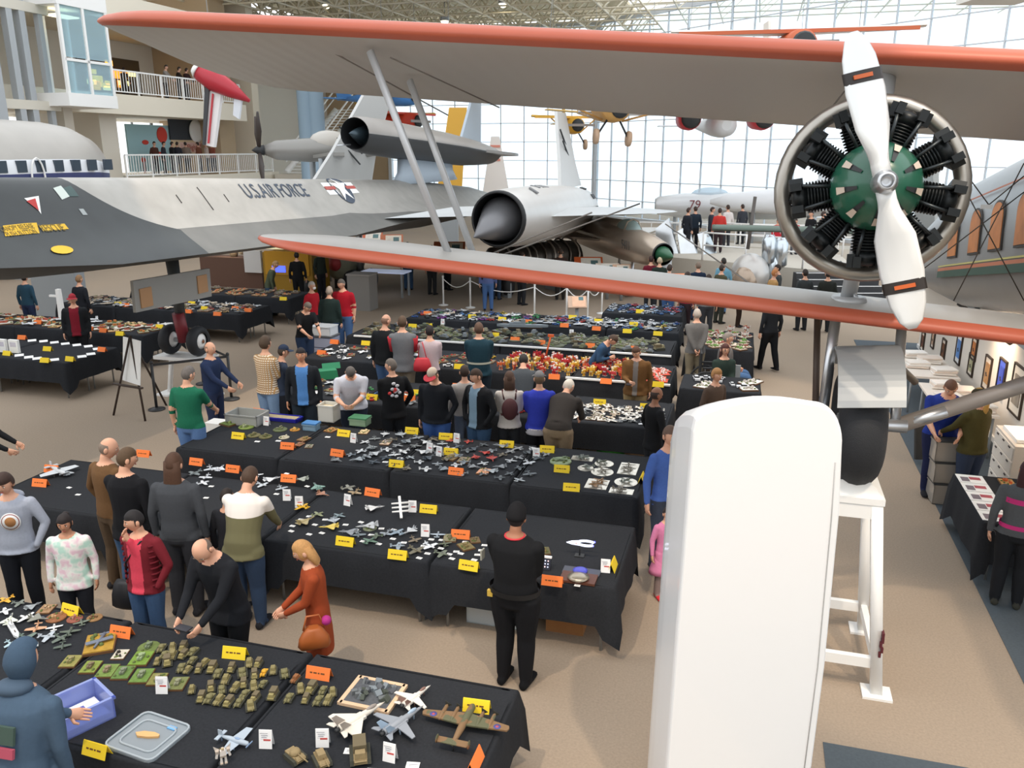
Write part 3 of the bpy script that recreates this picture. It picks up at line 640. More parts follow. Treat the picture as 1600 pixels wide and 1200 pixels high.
# wings and nacelles
NZ = 3.05 + .036 * 8
def nacelle(side):
    x0 = side * 4.25; ax = Vector((0, 1, -.036)); p = Vector((x0, 8.1, jz(8.1) - .18))
    mb = MB(); mb.lathe([(.70, 0), (.745, -.02), (.78, .15), (.84, 1.5), (.9, 4), (.9, 7), (.84, 9.5), (.76, 11.2), (.7, 11.2)], mat('cdcac6', .4, .3, noise=.06, scale=2), axis_matrix(p, ax), n=36, caps=False, mf=lambda i, j: JD if i < 2 else None); nc = mb.build('engine_nacelle', jet)
    mb = MB(); mb.lathe([(.7, 0), (.68, 1.2), (.4, 2.4), (.02, 2.5)], JD, axis_matrix(p, ax), n=36, caps=False); mb.build('inlet_duct', nc)
    tw = atv(740, 371, 21.0); tip = Vector((tw.x - JU, 7.0, tw.z)) if side > 0 else p + Vector((.1, -1.1, -.2))
    base = p + Vector((0, .9, 0)); mb = MB(); mb.lathe([(.01, 0), (.32, .85), (.64, 1.7), (.6, 2.3)], mat('77777a', .4, .5), axis_matrix(tip, base - tip), n=28); mb.build('inlet_spike', nc)
    for s0, a0 in ((2.2, 60), (3.4, 78), (3.9, 78), (4.2, 78), (4.5, 78)):
        aa = R(a0 if side > 0 else 180 - a0); mb = MB(); mb.box(p + ax * s0 + Vector((math.cos(aa) * .9, 0, math.sin(aa) * .88)), (.3, .16, .04), mat('77787a', .5), roty(-aa + math.pi / 2)); mb.build('vent_louver', nc)
    for k in range(10): 
        aa = 2 * math.pi * k / 10; mb = MB(); mb.box(p + ax * 10.6 + Vector((math.cos(aa) * .8, 0, math.sin(aa) * .8)), (.2, .45, .06), JD, roty(-aa + math.pi / 2)); mb.build('bypass_door', nc)
    # canted fin on the nacelle
    mb = MB(); fk = 1.0 if side > 0 else 1.4; base = p + ax * (7.6 if side > 0 else 5.0) + Vector((0, 0, .75)); cant = -side * .27
    o = [(0, 0, 0), (3.6, 0, 0), (3.5, .9, 0), (3.9, 2.75, 0), (2.4, 2.75, 0), (.9, .9, 0)]
    for dx in (-.05, .05): pass
    vs = [base + Vector((dx + zz * cant, yy, zz)) for dx in (-.06, .06) for yy, zz in [(q[0] * fk, q[1] * fk) for q in o]]; k = len(o)
    mb.add(vs, [tuple(range(k)), tuple(range(2 * k - 1, k - 1, -1))] + [(i, (i + 1) % k, k + (i + 1) % k, k + i) for i in range(k)], mat('c4c4c2', .5)); f = mb.build('tail_fin', nc)
    for zz in (1.2, 1.6):
        mb = MB(); mb.box(base + Vector((cant * zz + .05, 2.5, zz)), (.05, 2.0, .04), JD, rotx(-.5)); mb.build('fin_stripe', nc)
def wingpart(side):
    o = [(1.3, 7.2), (3.5, 10.6), (5.0, 10.6), (7.9, 15.2), (8.3, 17.2), (8.0, 18.6), (1.0, 20.4)]
    k = len(o); cx, cy = 4, 16
    top = [Vector((side * x, y, jz(y) - .18 + .0)) for x, y in o]
    inn = [Vector((side * (x + (cx - x) * .35), y + (cy - y) * .35, jz(y) - .18 + .14)) for x, y in o]; bot = [Vector((p.x, p.y, p.z - .26)) for p in inn]
    mb = MB(); fs = [tuple(range(k, 2 * k)), tuple(range(3 * k - 1, 2 * k - 1, -1))]
    for i in range(k): j = (i + 1) % k; fs += [(i, j, k + j, k + i), (j, i, 2 * k + i, 2 * k + j)]
    mb.add(top + inn + bot, fs, mat('c9cccd', .45, .3)); mb.build('wing', jet)
for sd in (1, -1): nacelle(sd); wingpart(sd)
# landing gear and the open bay door
NW = L2 = None
nz = 1.17
mb = MB(); mb.tube([(0, .1, 1.2), (0, -.02, 3.0)], [.09, .13], mat('4a4e50', .5, .4), 12); mb.tube([(0, .1, 1.15), (0, .0, 1.75)], .12, mat('7c2630', .5), 12); mb.build('nose_gear_leg', jet)
for s in (-1, 1):
    mb = MB(); c = Vector((s * .33, .1, nz)); prof = [(.17, -.1)] + [(.2 + .11 * math.cos(R(a)), .12 * math.sin(R(a))) for a in range(-90, 91, 18)] + [(.17, .1)]
    mb.lathe(prof, mat('23252a', .7), axis_matrix(c, (1, 0, 0)), n=28, caps=False); w = mb.build('nose_wheel', jet)
    mb = MB(); mb.lathe([(.02, -.1), (.04, -.11), (.17, -.06), (.18, .06), (.04, .11), (.02, .1)], WHITE, axis_matrix(c, (1, 0, 0)), n=24); mb.build('white_rim', w)
    mb = MB(); mb.ball(c + Vector((s * .11, 0, 0)), (.03, .04, .04), mat('8a5a3a', .5)); mb.build('hub_cap', w)
mb = MB(); mb.tube([(-.45, .1, nz), (.45, .1, nz)], .05, STEEL, 10); mb.build('axle', jet)
mb = MB(); mb.box((.75, -1.0, 2.42), (.06, 2.15, .55), mat('8b8a86', .5), rotx(-.03)); dr = mb.build('bay_door', jet)
for y in (-1.8, -.2): MB().box((.79, y, 2.4), (.02, .3, .34), mat('a8805a', .6)).build('door_patch', dr)
for sx in (-1, 1):
    mb = MB(); mb.tube([(sx * 2.6, 13.5, .5), (sx * 2.6, 13.5, 2.9)], .13, STEEL, 10); mb.build('main_gear_leg', jet)
    for k in (-.4, 0, .4):
        mb = MB(); mb.lathe([(.1, -.12), (.35, -.12), (.4, 0), (.35, .12), (.1, .12)], mat('2a2b2e', .7), axis_matrix((sx * 2.6 + k, 13.5, .4), (1, 0, 0)), n=20); mb.build('main_wheel', jet)
js = gthing('nose_gear_stand', 'white steel stand under the black jet nose wheels', 'stand', JU, 14.1, 0)
MB().box((0, 0, nz - .35), (1.2, .5, .07), WHITE).build('top_plate', js)
for sx in (-1, 1):
    mb = MB(); mb.tube([(sx * .5, 0, 0), (sx * .35, 0, nz - .36)], (.05, .12), WHITE, 4); mb.build('leg', js); MB().box((sx * .5, 0, .02), (.3, .5, .04), WHITE).build('foot_plate', js)
# the drone on its pylon
dr = gthing('drone_aircraft', 'ramjet drone with painted belly shade mounted on top of the silver jet', 'drone', JU, 14, 0)
d0 = Vector((0, 8.3, 5.35)); d1 = Vector((0, 19.5, 4.7)); ax = (d1 - d0).normalized()
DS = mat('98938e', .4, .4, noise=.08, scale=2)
rings = []; LEN = (d1 - d0).length; up = Vector((1, 0, 0)).cross(ax) * 1; n = 28
for s, r, c in ((.0, .44, .44), (.3, .5, .52), (1.5, .54, .75), (3.5, .55, 1.05), (6, .55, 1.3), (9, .5, 1.25), (10.6, .42, 1.15), (11.9, .34, .7), (12.2, .3, .3)):
    ring = []
    for k in range(n):
        a = 2 * math.pi * k / n; x = c * math.cos(a); q = math.sin(a)
        zz = r * (math.copysign(abs(q) ** 1.35, q)) if c > .6 else r * q
        p = d0 + ax * s; ring.append(Vector((p.x + x, p.y, p.z + zz)))
    rings.append(ring)
mb = MB(); mb.loft(rings, DS, caps=False, mf=lambda i, j: mat('2c2d2f', .5) if j >= n // 2 else None); mb.build('body', dr)  # lower half coloured dark: underside shade painted into the skin
mb = MB(); mb.lathe([(.44, -.02), (.42, .0), (.38, 1.2), (.02, 1.3)], JD, axis_matrix(d0, ax), n=24, caps=False); mb.build('inlet_duct', dr)
mb = MB(); mb.lathe([(.01, -.35), (.16, .1), (.3, .6), (.2, 1.2)], mat('3c4a52', .35, .5), axis_matrix(d0 + Vector((0, 0, -.02)), ax), n=20); mb.build('inlet_spike', dr)
for sd in (1, -1):
    o = [(.5, 5.2), (1.0, 7.2), (1.75, 10.4), (1.75, 10.9), (.4, 11.3)]; mb = MB(); k = len(o)
    vs = [d0 + ax * y + Vector((sd * x, 0, zz)) for zz in (.05, -.05) for x, y in o]
    mb.add(vs, [tuple(range(k)), tuple(range(2 * k - 1, k - 1, -1))] + [(i, (i + 1) % k, k + (i + 1) % k, k + i) for i in range(k)], DS); mb.build('wing', dr)
mb = MB(); b0 = d0 + ax * 8.7; 
o = [(0, .2), (2.6, .1), (2.7, 2.1), (1.7, 2.1)]; k = 4
vs = [b0 + Vector((dx, y, z)) for dx in (-.05, .05) for y, z in o]; mb.add(vs, [(0, 1, 2, 3), (7, 6, 5, 4)] + [(i, (i + 1) % 4, 4 + (i + 1) % 4, 4 + i) for i in range(4)], mat('aab6c2', .5)); mb.build('tail_fin', dr)
mb = MB(); mb.loft([[Vector((w * math.cos(2 * math.pi * k / 16), 13.7 + l * math.sin(2 * math.pi * k / 16), z)) for k in range(16)] for z, w, l in ((3.85, .4, 2.9), (4.2, .3, 2.5), (4.75, .3, 2.4))], mat('a4b0bc', .5)); mb.build('pylon', dr)
mb = MB(); mb.tube([d0 + Vector((-.1, -.1, -.3)), d0 + Vector((-.12, -.9, -.33))], .02, STEEL, 6); mb.build('pitot_tube', dr)

# ================================================================ OTHER AIRCRAFT AND EXHIBITS
def frame_thing(name, label, cat, base, head):        # local -y is forward
    o = thing(name, label, cat, base, 0); o.rotation_euler = (0, 0, head); return o
def flat(mb, pts, th, m, M=None):
    M = M or Matrix(); k = len(pts)
    vs = [M @ Vector(p) for p in pts] + [M @ (Vector(p) + Vector(th)) for p in pts]
    mb.add(vs, [tuple(range(k)), tuple(range(2 * k - 1, k - 1, -1))] + [(i, (i + 1) % k, k + (i + 1) % k, k + i) for i in range(k)], m); return mb
# swept fighter with green nose cone
nb = Vector((4.75, 26.2, 0)); tb = Vector((2.1, 37.5, 0)); hd = math.atan2(tb.y - nb.y, tb.x - nb.x) - math.pi / 2
mig = frame_thing('delta_wing_fighter', 'silver fighter jet with green nose cone parked beyond the lower wing', 'airplane', nb, hd)
MS = mat('b8a999', .3, .55, noise=.1, scale=3)
mb = MB(); mb.lathe([(.33, 0), (.36, .05), (.5, 1.2), (.6, 3), (.64, 6), (.6, 9), (.5, 11), (.45, 11.4)], MS, axis_matrix((0, 0, 1.75), (0, 1, .01)), n=30, caps=False, mf=lambda i, j: JD if i < 1 else None); mb.build('fuselage', mig)
mb = MB(); mb.lathe([(.3, 0), (.3, 1), (.02, 1.2)], JD, axis_matrix((0, .02, 1.75), (0, 1, 0)), n=24, caps=False); mb.build('inlet_duct', mig)
mb = MB(); mb.lathe([(.01, -.72), (.1, -.5), (.25, .0), (.28, .5)], mat('2a5c40', .4), axis_matrix((0, 0, 1.75), (0, 1, 0)), n=22); mb.build('nose_cone', mig)
mb = MB(); mb.ball((0, 3.1, 2.2), (.33, 1.0, .42), glass_mat('c8dcdc', .5)); cn = mb.build('canopy', mig)
mb = MB(); mb.tube([(-.32, 2.7, 2.25), (-.2, 2.7, 2.55), (0, 2.7, 2.63), (.2, 2.7, 2.55), (.32, 2.7, 2.25)], .03, MS, 6); mb.build('canopy_frame', cn)
mb = MB(); mb.loft([[Vector((w * math.cos(2 * math.pi * k / 12), y, 2.2 + h * math.sin(2 * math.pi * k / 12))) for k in range(12)] for y, w, h in ((3.6, .3, .35), (6, .28, .3), (9, .15, .15))], MS); mb.build('spine', mig)
for s in (-1, 1):
    mb = MB(); flat(mb, [(s * .5, 4.2, 1.75), (s * 3.5, 8.3, 1.7), (s * 3.5, 8.8, 1.7), (s * .5, 8.6, 1.75)], (0, 0, .07), MS); mb.build('wing', mig)
    mb = MB(); flat(mb, [(s * .4, 9.6, 1.7), (s * 1.8, 11.3, 1.7), (s * 1.8, 11.7, 1.7), (s * .4, 10.9, 1.7)], (0, 0, .05), MS); mb.build('tailplane', mig)
    mb = MB(); mb.tube([(s * .9, 6.3, .3), (s * .9, 6.3, 1.7)], .05, STEEL, 8); mb.lathe([(.05, -.08), (.3, -.08), (.32, 0), (.3, .08), (.05, .08)], DARK, axis_matrix((s * .9, 6.3, .32), (1, 0, 0)), n=16); mb.build('main_wheel', mig)
mb = MB(); flat(mb, [(-.03, 8.0, 2.2), (-.03, 11.2, 2.2), (-.03, 11.5, 2.62), (-.03, 9.2, 2.62)], (.06, 0, 0), MS); mb.build('tail_fin', mig)
mb = MB(); mb.tube([(0, 2.6, .3), (0, 2.6, 1.3)], .05, STEEL, 8); mb.lathe([(.05, -.08), (.24, -.08), (.26, 0), (.24, .08), (.05, .08)], DARK, axis_matrix((0, 2.6, .26), (1, 0, 0)), n=16); mb.build('nose_wheel', mig)
tm = text_mesh('5411', .42, .004); tm.materials.append(mat('5d5a58', .6)); link('lettering', tm, mig, (-.55, 1.9, 1.85), rot=(math.pi / 2, 0, -math.pi / 2))
# jet engine on display
je = frame_thing('display_jet_engine', 'uncovered jet engine with coiled pipes on a low cradle', 'jet engine', Vector((.6, 29.4, 0)), R(-60))
mb = MB(); mb.lathe([(.35, -1.6), (.55, -1.5), (.6, -.4), (.5, 0), (.62, .3), (.66, 1.2), (.6, 1.9), (.45, 2.0)], mat('4b4641', .4, .7, noise=.3, scale=6), axis_matrix((0, 0, 1.15), (0, 1, 0)), n=28); mb.build('engine_casing', je)
for k in range(9):
    y = -1.1 + k * .34; r = .66 + .05 * (k % 3); mb = MB(); mb.tube([(r * math.cos(2 * math.pi * i / 20), y + .05 * math.sin(i), 1.15 + r * math.sin(2 * math.pi * i / 20)) for i in range(21)], .035, mat(('8b8780', '6a625a', 'a29a90')[k % 3], .35, .8), 8, False); mb.build('pipe', je)
for s in (-1, 1): MB().box((0, s * 1.1, .25), (1.1, .15, .5), GREY).build('cradle', je)
# pale jet with 79 and other far aircraft
f79 = frame_thing('silver_jet_fighter', 'pale silver jet marked 79 with dark round nose intake', 'airplane', Vector((7.35, 43.6, 0)), R(-98))
PS = mat('d4d6d8', .4, .3)
mb = MB(); mb.lathe([(.4, 0), (.52, .15), (.72, 1.5), (.8, 4), (.75, 7), (.5, 10.5), (.4, 11)], PS, axis_matrix((0, 0, 1.9), (0, 1, .0)), n=28, caps=False); mb.build('fuselage', f79)
mb = MB(); mb.lathe([(.41, -.01), (.36, .4), (.02, .6)], mat('3a3430', .6), axis_matrix((0, 0, 1.9), (0, 1, 0)), n=24, caps=False); mb.build('inlet_duct', f79)
mb = MB(); mb.ball((0, 3.2, 2.5), (.4, 1.2, .5), glass_mat('dfe8ee', .4)); mb.build('canopy', f79)
for s in (-1, 1): mb = MB(); flat(mb, [(s * .6, 3.6, 1.7), (s * 5.2, 8.0, 1.75), (s * 5.2, 9.0, 1.75), (s * .6, 6.2, 1.7)], (0, 0, .1), PS); mb.build('wing', f79); mb = MB(); mb.tube([(s * 1, 5.5, .0), (s * 1, 5.5, 1.6)], .1, GREY, 8); mb.build('main_wheel_leg', f79)
mb = MB(); mb.tube([(0, 1.2, 0), (0, 1.2, 1.3)], .1, GREY, 8); mb.build('nose_wheel_leg', f79)
mb = MB(); flat(mb, [(-.04, 8.2, 2.4), (-.04, 10.8, 2.3), (-.04, 11.8, 4.7), (-.04, 10.6, 4.8)], (.08, 0, 0), PS); mb.build('tail_fin', f79)
tm = text_mesh('79', .7, .004); tm.materials.append(mat('7a3a40', .6)); link('lettering', tm, f79, (.77, 2.3, 2.0), rot=(math.pi / 2, 0, math.pi / 2))
f79.scale = (.85,) * 3; f79.location.z = .55; MB().box((0, 4.5, -.325), (3.0, 9.5, .645), mat('c4beb2', .8)).build('display_plinth', f79)
wj = frame_thing('white_jet', 'white high-tailed jet by the glass wall behind the round engine', 'airplane', Vector((10.2, 39.4, 0)), R(-103))
mb = MB(); mb.lathe([(.1, -1), (.4, 0), (.6, 2), (.65, 4), (.6, 6), (.3, 8.5)], mat('eceff2', .4), axis_matrix((0, 0, 2.6), (0, 1, .02)), n=26); mb.build('fuselage', wj)
for s in (-1, 1): mb = MB(); flat(mb, [(s * .5, 2.4, 2.4), (s * 3.5, 5.0, 2.4), (s * 3.5, 5.8, 2.4), (s * .5, 4.6, 2.4)], (0, 0, .12), mat('e6e9ee', .4)); mb.build('wing', wj); mb = MB(); mb.tube([(s * .6, 3.5, 0), (s * .6, 3.5, 2.4)], .08, GREY, 8); mb.build('main_wheel_leg', wj)
mb = MB(); flat(mb, [(-.05, 6.4, 3.0), (-.05, 8.4, 2.9), (-.05, 9.0, 5.0), (-.05, 8.2, 5.1)], (.1, 0, 0), mat('e9ecf0', .4)); mb.build('tail_fin', wj)
mb = MB(); mb.tube([(0, 1, 0), (0, 1, 2.1)], .08, GREY, 8); mb.build('nose_wheel_leg', wj)
# silver pointed exhibit and bubble-nosed machine at mid right
sv = thing('silver_fin_exhibit', 'shiny silver fanned metal fin exhibit beside the green nose cone', 'exhibit', atz(1085, 436, 0), 0)
for k, (x0, w) in enumerate(((-.9, .9), (-.1, .8), (.7, .8))):
    mb = MB(); flat(mb, [(x0 - w * .6, -.2 - k * .1, .3 + .3 * k), (x0 + w * .5, -.5, 0.05), (x0 + w * .2 - .3, .7, 2.3 - .25 * k), (x0 - w * .7, .6, 1.9 - .1 * k)], (.05, .08, .02), mat('cfd3d6', .2, .85, noise=.1, scale=2)); mb.build('metal_fin', sv)
MB().box((.2, .6, .3), (2.4, .8, .6), DARK).build('base_plinth', sv)
bp = atz(1180, 470, 0)
hb = thing('bubble_nose_machine', 'small white bubble-nosed flying machine with silver engine pods', 'exhibit', bp, 0)
mb = MB(); mb.ball((-.25, 0, .9), (.62, .8, .7), mat('bdbab6', .3, .35), 18, 12); mb.build('white_shell', hb)
mb = MB(); mb.ball((-.5, -.4, .75), (.42, .5, .5), mat('a89684', .2, .3), 16, 10); mb.build('cockpit_opening', hb)
for x, z in ((.35, 1.7), (.75, 1.6), (.55, 1.0)): mb = MB(); mb.lathe([(.1, -.5), (.22, -.4), (.24, .3), (.15, .5)], mat('c4ccd2', .2, .85), axis_matrix((x, .1, z), (0, .1, 1)), n=16); mb.build('engine_pod', hb)
mb = MB(); mb.tube([(-.3, .3, 1.7), (-.1, .6, 3.4)], .06, mat('56504c', .5), 8); mb.tube([(.9, .3, 1.7), (.8, .6, 3.4)], .06, mat('56504c', .5), 8); mb.build('mast', hb)
# silver airliner cabin section at far left with chequered stripe
ca = gthing('airliner_fuselage', 'silver fuselage with chequered window band and red stripe at far left', 'fuselage', -19.8, 19.0, 0)
mb = MB(); cz = 4.3; rr = 1.4
def cm(i, j):
    a = 2 * math.pi * (j + .5) / 48; z = math.sin(a) * rr
    if .02 < z < .36: return mat('e6e9ee', .4)
    if -.12 < z <= .02: return mat('39406e', .5)
    if -.55 < z <= -.12: return mat('a82c38', .5)
rings = []
for y, k in ((-10, 1), (0, 1), (1.0, .985), (1.8, .93), (2.4, .8), (2.7, .6), (2.8, .3)): rings.append([Vector((rr * k * math.cos(2 * math.pi * j / 48), y, cz - (1 - k) * .3 + rr * k * math.sin(2 * math.pi * j / 48))) for j in range(48)])
mb.loft(rings, mat('aeaaa4', .42, .3, noise=.12, scale=1.5), mf=cm); mb.build('skin', ca)
for i in range(14): MB().box((1.385, -6 + i * .62, cz + .19), (.08, .3, .3), mat('3a4652', .3)).build('cabin_window', ca)
mb = MB(); mb.tube([(1.46, -.6 + .22 * math.cos(a * math.pi / 8), cz - .15 + .55 * math.sin(a * math.pi / 8)) for a in range(17)], .025, WHITE, 6, False); mb.build('handle_loop', ca)
for y in (-8, -3, 1): MB().box((0, y, 1.45), (1.6, .4, 2.9), GREY).build('cradle', ca)
# propeller plane with bubble canopy just behind the jet's spine
pb = Vector((atY(432, 240, 33).x, 33, 0))
pp = frame_thing('propeller_fighter', 'propeller plane with dark three-blade propeller and bubble canopy behind the jet', 'airplane', pb, R(-70))
mb = MB(); mb.lathe([(.15, -.5), (.36, 0), (.45, 1.2), (.4, 2.5), (.25, 3.6), (.1, 4.4)], mat('8c8a86', .4, .4), axis_matrix((0, 0, 4.9), (0, 1, 0)), n=22); mb.build('fuselage', pp)
mb = MB(); mb.ball((0, 2.0, 5.2), (.42, .8, .45), glass_mat('e9e4dc', .6)); mb.build('canopy', pp)
mb = MB(); mb.lathe([(.01, -.9), (.15, -.7), (.2, -.45)], DARK, axis_matrix((0, 0, 4.9), (0, 1, 0)), n=14); mb.build('spinner', pp)
for a in (25, 145, -35): mb = MB(); mb.tube([(0, -.62, 4.9), (.8 * math.sin(R(a)), -.62, 4.9 + .8 * math.cos(R(a))), (1.5 * math.sin(R(a)), -.62, 4.9 + 1.5 * math.cos(R(a)))], [.06, (.16, .04), .04], mat('3c3431', .5), 8); mb.build('propeller_blade', pp)
for s in (-1, 1): mb = MB(); flat(mb, [(s * .5, 1.3, 4.6), (s * 2.4, 1.6, 4.7), (s * 2.4, 2.2, 4.7), (s * .5, 2.5, 4.6)], (0, 0, .12), mat('9a9894', .4, .3)); mb.build('wing', pp); mb = MB(); mb.tube([(s * 1.4, 1.5, 0), (s * 1.4, 1.5, 4.6)], .12, GREY, 8); mb.build('support_post', pp)
# hung planes
def hung(label, cat, p, span, chord, ca_, cb_, head, eng=0, bi=False, name='hanging_plane', gear=False, roll=0, floats=0):
    o = thing(name, label, cat, p, 0); o.rotation_euler = (0, roll, head)
    A, B = mat(ca_, .5), mat(cb_, .5)
    mb = MB(); mb.lathe([(.2, -.6), (.45, -.4), (.5, .5), (.45, 2), (.25, span * .4), (.05, span * .62)], A, axis_matrix((0, 0, 0), (0, 1, .02)), n=18); mb.build('fuselage', o)
    for k, z in enumerate((.55, -.45) if bi else (.45,)):
        mb = MB(); mb.loft([[Vector((x, .2 + dy * c, z + .02 * abs(x) + dz)) for dy, dz in ((0, 0), (.3 * chord, .09), (chord, .0), (.3 * chord, -.05))] for x, c in ((-span / 2, .35), (-span / 2 + .4, .95), (0, 1), (span / 2 - .4, .95), (span / 2, .35))], B, smooth=False); w = mb.build('wing', o)
        mb = MB(); mb.box((0, .19, z), (span * .94, .1, .11), A); mb.build('wing_edge', w)
    if not eng: mb = MB(); mb.lathe([(.05, -.75), (.3, -.72), (.36, -.6)], DARK, axis_matrix((0, 0, 0), (0, 1, 0)), n=16); mb.build('engine_face', o); mb = MB(); mb.box((0, -.8, 0), (1.9, .04, .14), mat('8a8078', .4)); mb.build('propeller', o)
    mb = MB(); flat(mb, [(-.04, span * .5, .1), (-.04, span * .64, .1), (-.04, span * .66, 1.3), (-.04, span * .56, 1.3)], (.08, 0, 0), B); mb.build('tail_fin', o)
    mb = MB(); mb.box((0, span * .57, .15), (span * .3, .8, .05), B); mb.build('tailplane', o)
    for s in (-1, 1):
        if bi or gear: mb = MB(); mb.tube([(s * span * .3, .4, .55), (s * .4, .5, -.4)], .04, A, 6); mb.build('wing_strut', o)
        if gear:
            mb = MB(); mb.tube([(s * .2, .3, -.3), (s * .62, .2, -1.0)], .04, DARK, 6); mb.lathe([(.05, -.08), (.28, -.08), (.3, 0), (.28, .08), (.05, .08)], mat('b89a80', .6), axis_matrix((s * .66, .2, -1.05), (1, 0, 0)), n=16); mb.build('wheel', o)
        if eng:
            mb = MB(); mb.lathe([(.3, -.2), (.42, -.1), (.46, .4), (.4, 1.4), (.1, 2.4)], mat('c42f3c', .5), axis_matrix((s * eng, -.6, .25), (0, 1, 0)), n=20); ee = mb.build('engine_cowl', o)
            mb = MB(); mb.lathe([(.02, -.25), (.3, -.2), (.4, -.1)], DARK, axis_matrix((s * eng, -.62, .25), (0, 1, 0)), n=18); mb.build('engine_face', ee)
    mb = MB()
    for s in (-1, 1): mb.tube([(s * span * .25, .5, .5), (s * span * .25, .6, 15 - p.z)], .012, GREY, 4)
    mb.build('hanging_wire', o); return o
hung('hanging white and orange biplane with dark round engine above the big wing', 'airplane', atY(1248, 72, 27), 7.6, 1.2, 'c8643c', 'e4ddd4', R(-4), bi=False, name='hanging_plane', roll=R(-1))
hung('hanging yellow plane with bare wheels below the big wing', 'airplane', atY(963, 171, 34), 11, 1.5, 'c99a58', 'e0bd76', R(8), gear=True, roll=R(4))
hung('small bright yellow plane hung farther off beside the striped tail fin', 'airplane', atY(899, 196, 50), 5, 1.1, 'e0a83a', 'e8b84c', R(10), gear=True)
hung('hanging silver twin-engine airliner with red engine cowls', 'airplane', atY(1131, 196, 36), 12, 1.6, 'd0d2d4', 'd8dade', R(-2), eng=1.48)
hung('hanging blue plane seen above the drone', 'airplane', atY(640, 150, 46), 12, 1.8, '4f8fd8', '5a9be0', R(40), name='hanging_plane')
hung('hanging red plane with yellow tail behind the drone', 'airplane', atY(640, 190, 50), 6, 1.5, 'd8442c', 'e0b040', R(60))
ra = thing('aerobatic_plane', 'red and white aerobatic plane hung steeply below the wing tip', 'airplane', atY(322, 118, 34))
o0 = ra.location.copy(); Q = lambda x, y, Y=34: atY(x, y, Y) - o0
mb = MB(); mb.tube([Q(303, 106), Q(312, 113), Q(335, 126), Q(362, 141), Q(390, 158)], [.12, .32, .42, .3, .06], mat('b02a38', .4), 14); mb.build('fuselage', ra)
mb = MB(); mb.tube([Q(303, 106), Q(310, 111)], [.2, .36], WHITE, 12); mb.build('nose_cowl', ra)
mb = MB(); flat(mb, [Q(322, 128), Q(346, 140), Q(334, 230), Q(317, 226)], (.05, .16, 0), mat('e8e6e6', .4)); w = mb.build('wing', ra)
mb = MB(); flat(mb, [Q(320, 127, 33.9), Q(327, 131, 33.9), Q(320, 227, 33.9), Q(316, 226, 33.9)], (.02, .05, 0), mat('3a3c40', .5)); mb.build('dark_edge', w)
mb = MB(); flat(mb, [Q(331, 146, 33.9), Q(333, 147, 33.9), Q(326, 224, 33.9), Q(324, 224, 33.9)], (.02, .05, 0), mat('c03a44', .5)); mb.build('red_line', w)
mb = MB(); flat(mb, [Q(366, 144), Q(378, 150), Q(373, 186), Q(364, 180)], (.03, .1, 0), mat('d8dce4', .4)); mb.build('tailplane', ra)
mb = MB(); mb.ball(Q(333, 120), (.3, .3, .22), glass_mat('c8d0d8', .5)); mb.build('canopy', ra)
mb = MB(); mb.tube([Q(335, 122), Vector((.2, 0, 15 - o0.z))], .015, GREY, 4); mb.build('hanging_wire', ra)
tf = thing('yellow_tail_fin', 'tall orange-yellow aircraft tail fin behind the drone', 'tail fin', atY(708, 262, 44), 0); tf.location.z = 0
mb = MB(); zt = atY(715, 168, 44).z; flat(mb, [(-.9, 0, 2.6), (.4, 0, 2.6), (.75, 0, zt), (-.15, 0, zt)], (0, .15, 0), mat('d9a63c', .5)); mb.build('fin_skin', tf); MB().box((-.3, .1, 1.3), (1.0, .5, 2.6), GREY).build('support_post', tf)
wt = thing('striped_tail_fin', 'slim white tail fin with red stripes by the glass wall', 'tail fin', atY(775, 290, 46), 0); wt.location.z = 0
mb = MB(); flat(mb, [(-.8, 0, 2.2), (.8, 0, 2.2), (.2, 0, 5.6), (-.25, 0, 5.6)], (0, .12, 0), mat('e6e0da', .5)); f = mb.build('fin_skin', wt); MB().box((0, .1, 1.1), (.6, .4, 2.2), GREY).build('support_post', wt)
for i in range(3): MB().box((-.02, -.02, 4.4 + i * .35), (.5, .04, .12), mat('d88a78', .6)).build('red_stripe', wt)
lb = thing('hanging_lamp_box', 'pale boxy light fixture hung at the upper right corner', 'light fixture', atY(1560, 14, 15))
MB().box((0, 0, .3), (1.0, .9, .35), mat('e9e6dd', .6)).build('box_shade', lb); mb = MB(); mb.tube([(0, 0, .4), (0, 0, 5)], .04, GREY, 6); mb.build('rod', lb)
MB().box((-.4, 0, .55), (.35, .7, .3), mat('6c7fd8', .5)).build('blue_housing', lb)
# walkway with stairs and white rails at the middle right
wk = thing('raised_walkway', 'raised grey walkway with white rails behind the fighter', 'walkway', (0, 0, 0))
wz = 1.0; a0 = atz(1050, 402, wz); a1 = atz(1345, 428, wz)
mb = MB(); f0, f1 = Vector((a0.x, a0.y, 0)), Vector((a1.x, a1.y, 0)); back = Vector((1.3, 5.2, 0))
q = [f0, f1, f1 + back, f0 + back]; mb.add([Vector((p.x, p.y, z)) for z in (0, wz) for p in q], [(3, 2, 1, 0), (4, 5, 6, 7)] + [(i, (i + 1) % 4, 4 + (i + 1) % 4, 4 + i) for i in range(4)], mat('c4beb2', .8)); mb.build('deck', wk)
def rails(par, pts, z, h=1.0):
    for a, b in zip(pts, pts[1:]):
        for zz in (h, h * .55): mb = MB(); mb.tube([a + Vector((0, 0, z + zz)), b + Vector((0, 0, z + zz))], .03, WHITE, 6); mb.build('rail', par)
        n = max(1, int((b - a).length / 1.3))
        for i in range(n + 1): p = a + (b - a) * (i / n); mb = MB(); mb.tube([p + Vector((0, 0, z)), p + Vector((0, 0, z + h))], .035, WHITE, 6); mb.build('rail_post', par)
dv = (f1 - f0)
rails(wk, [f0 + dv * .18, f0 + dv * .42], wz); rails(wk, [f0 + dv * .55, f0 + dv * .72], wz); rails(wk, [f0 + back * .9, f1 + back * .9], wz)
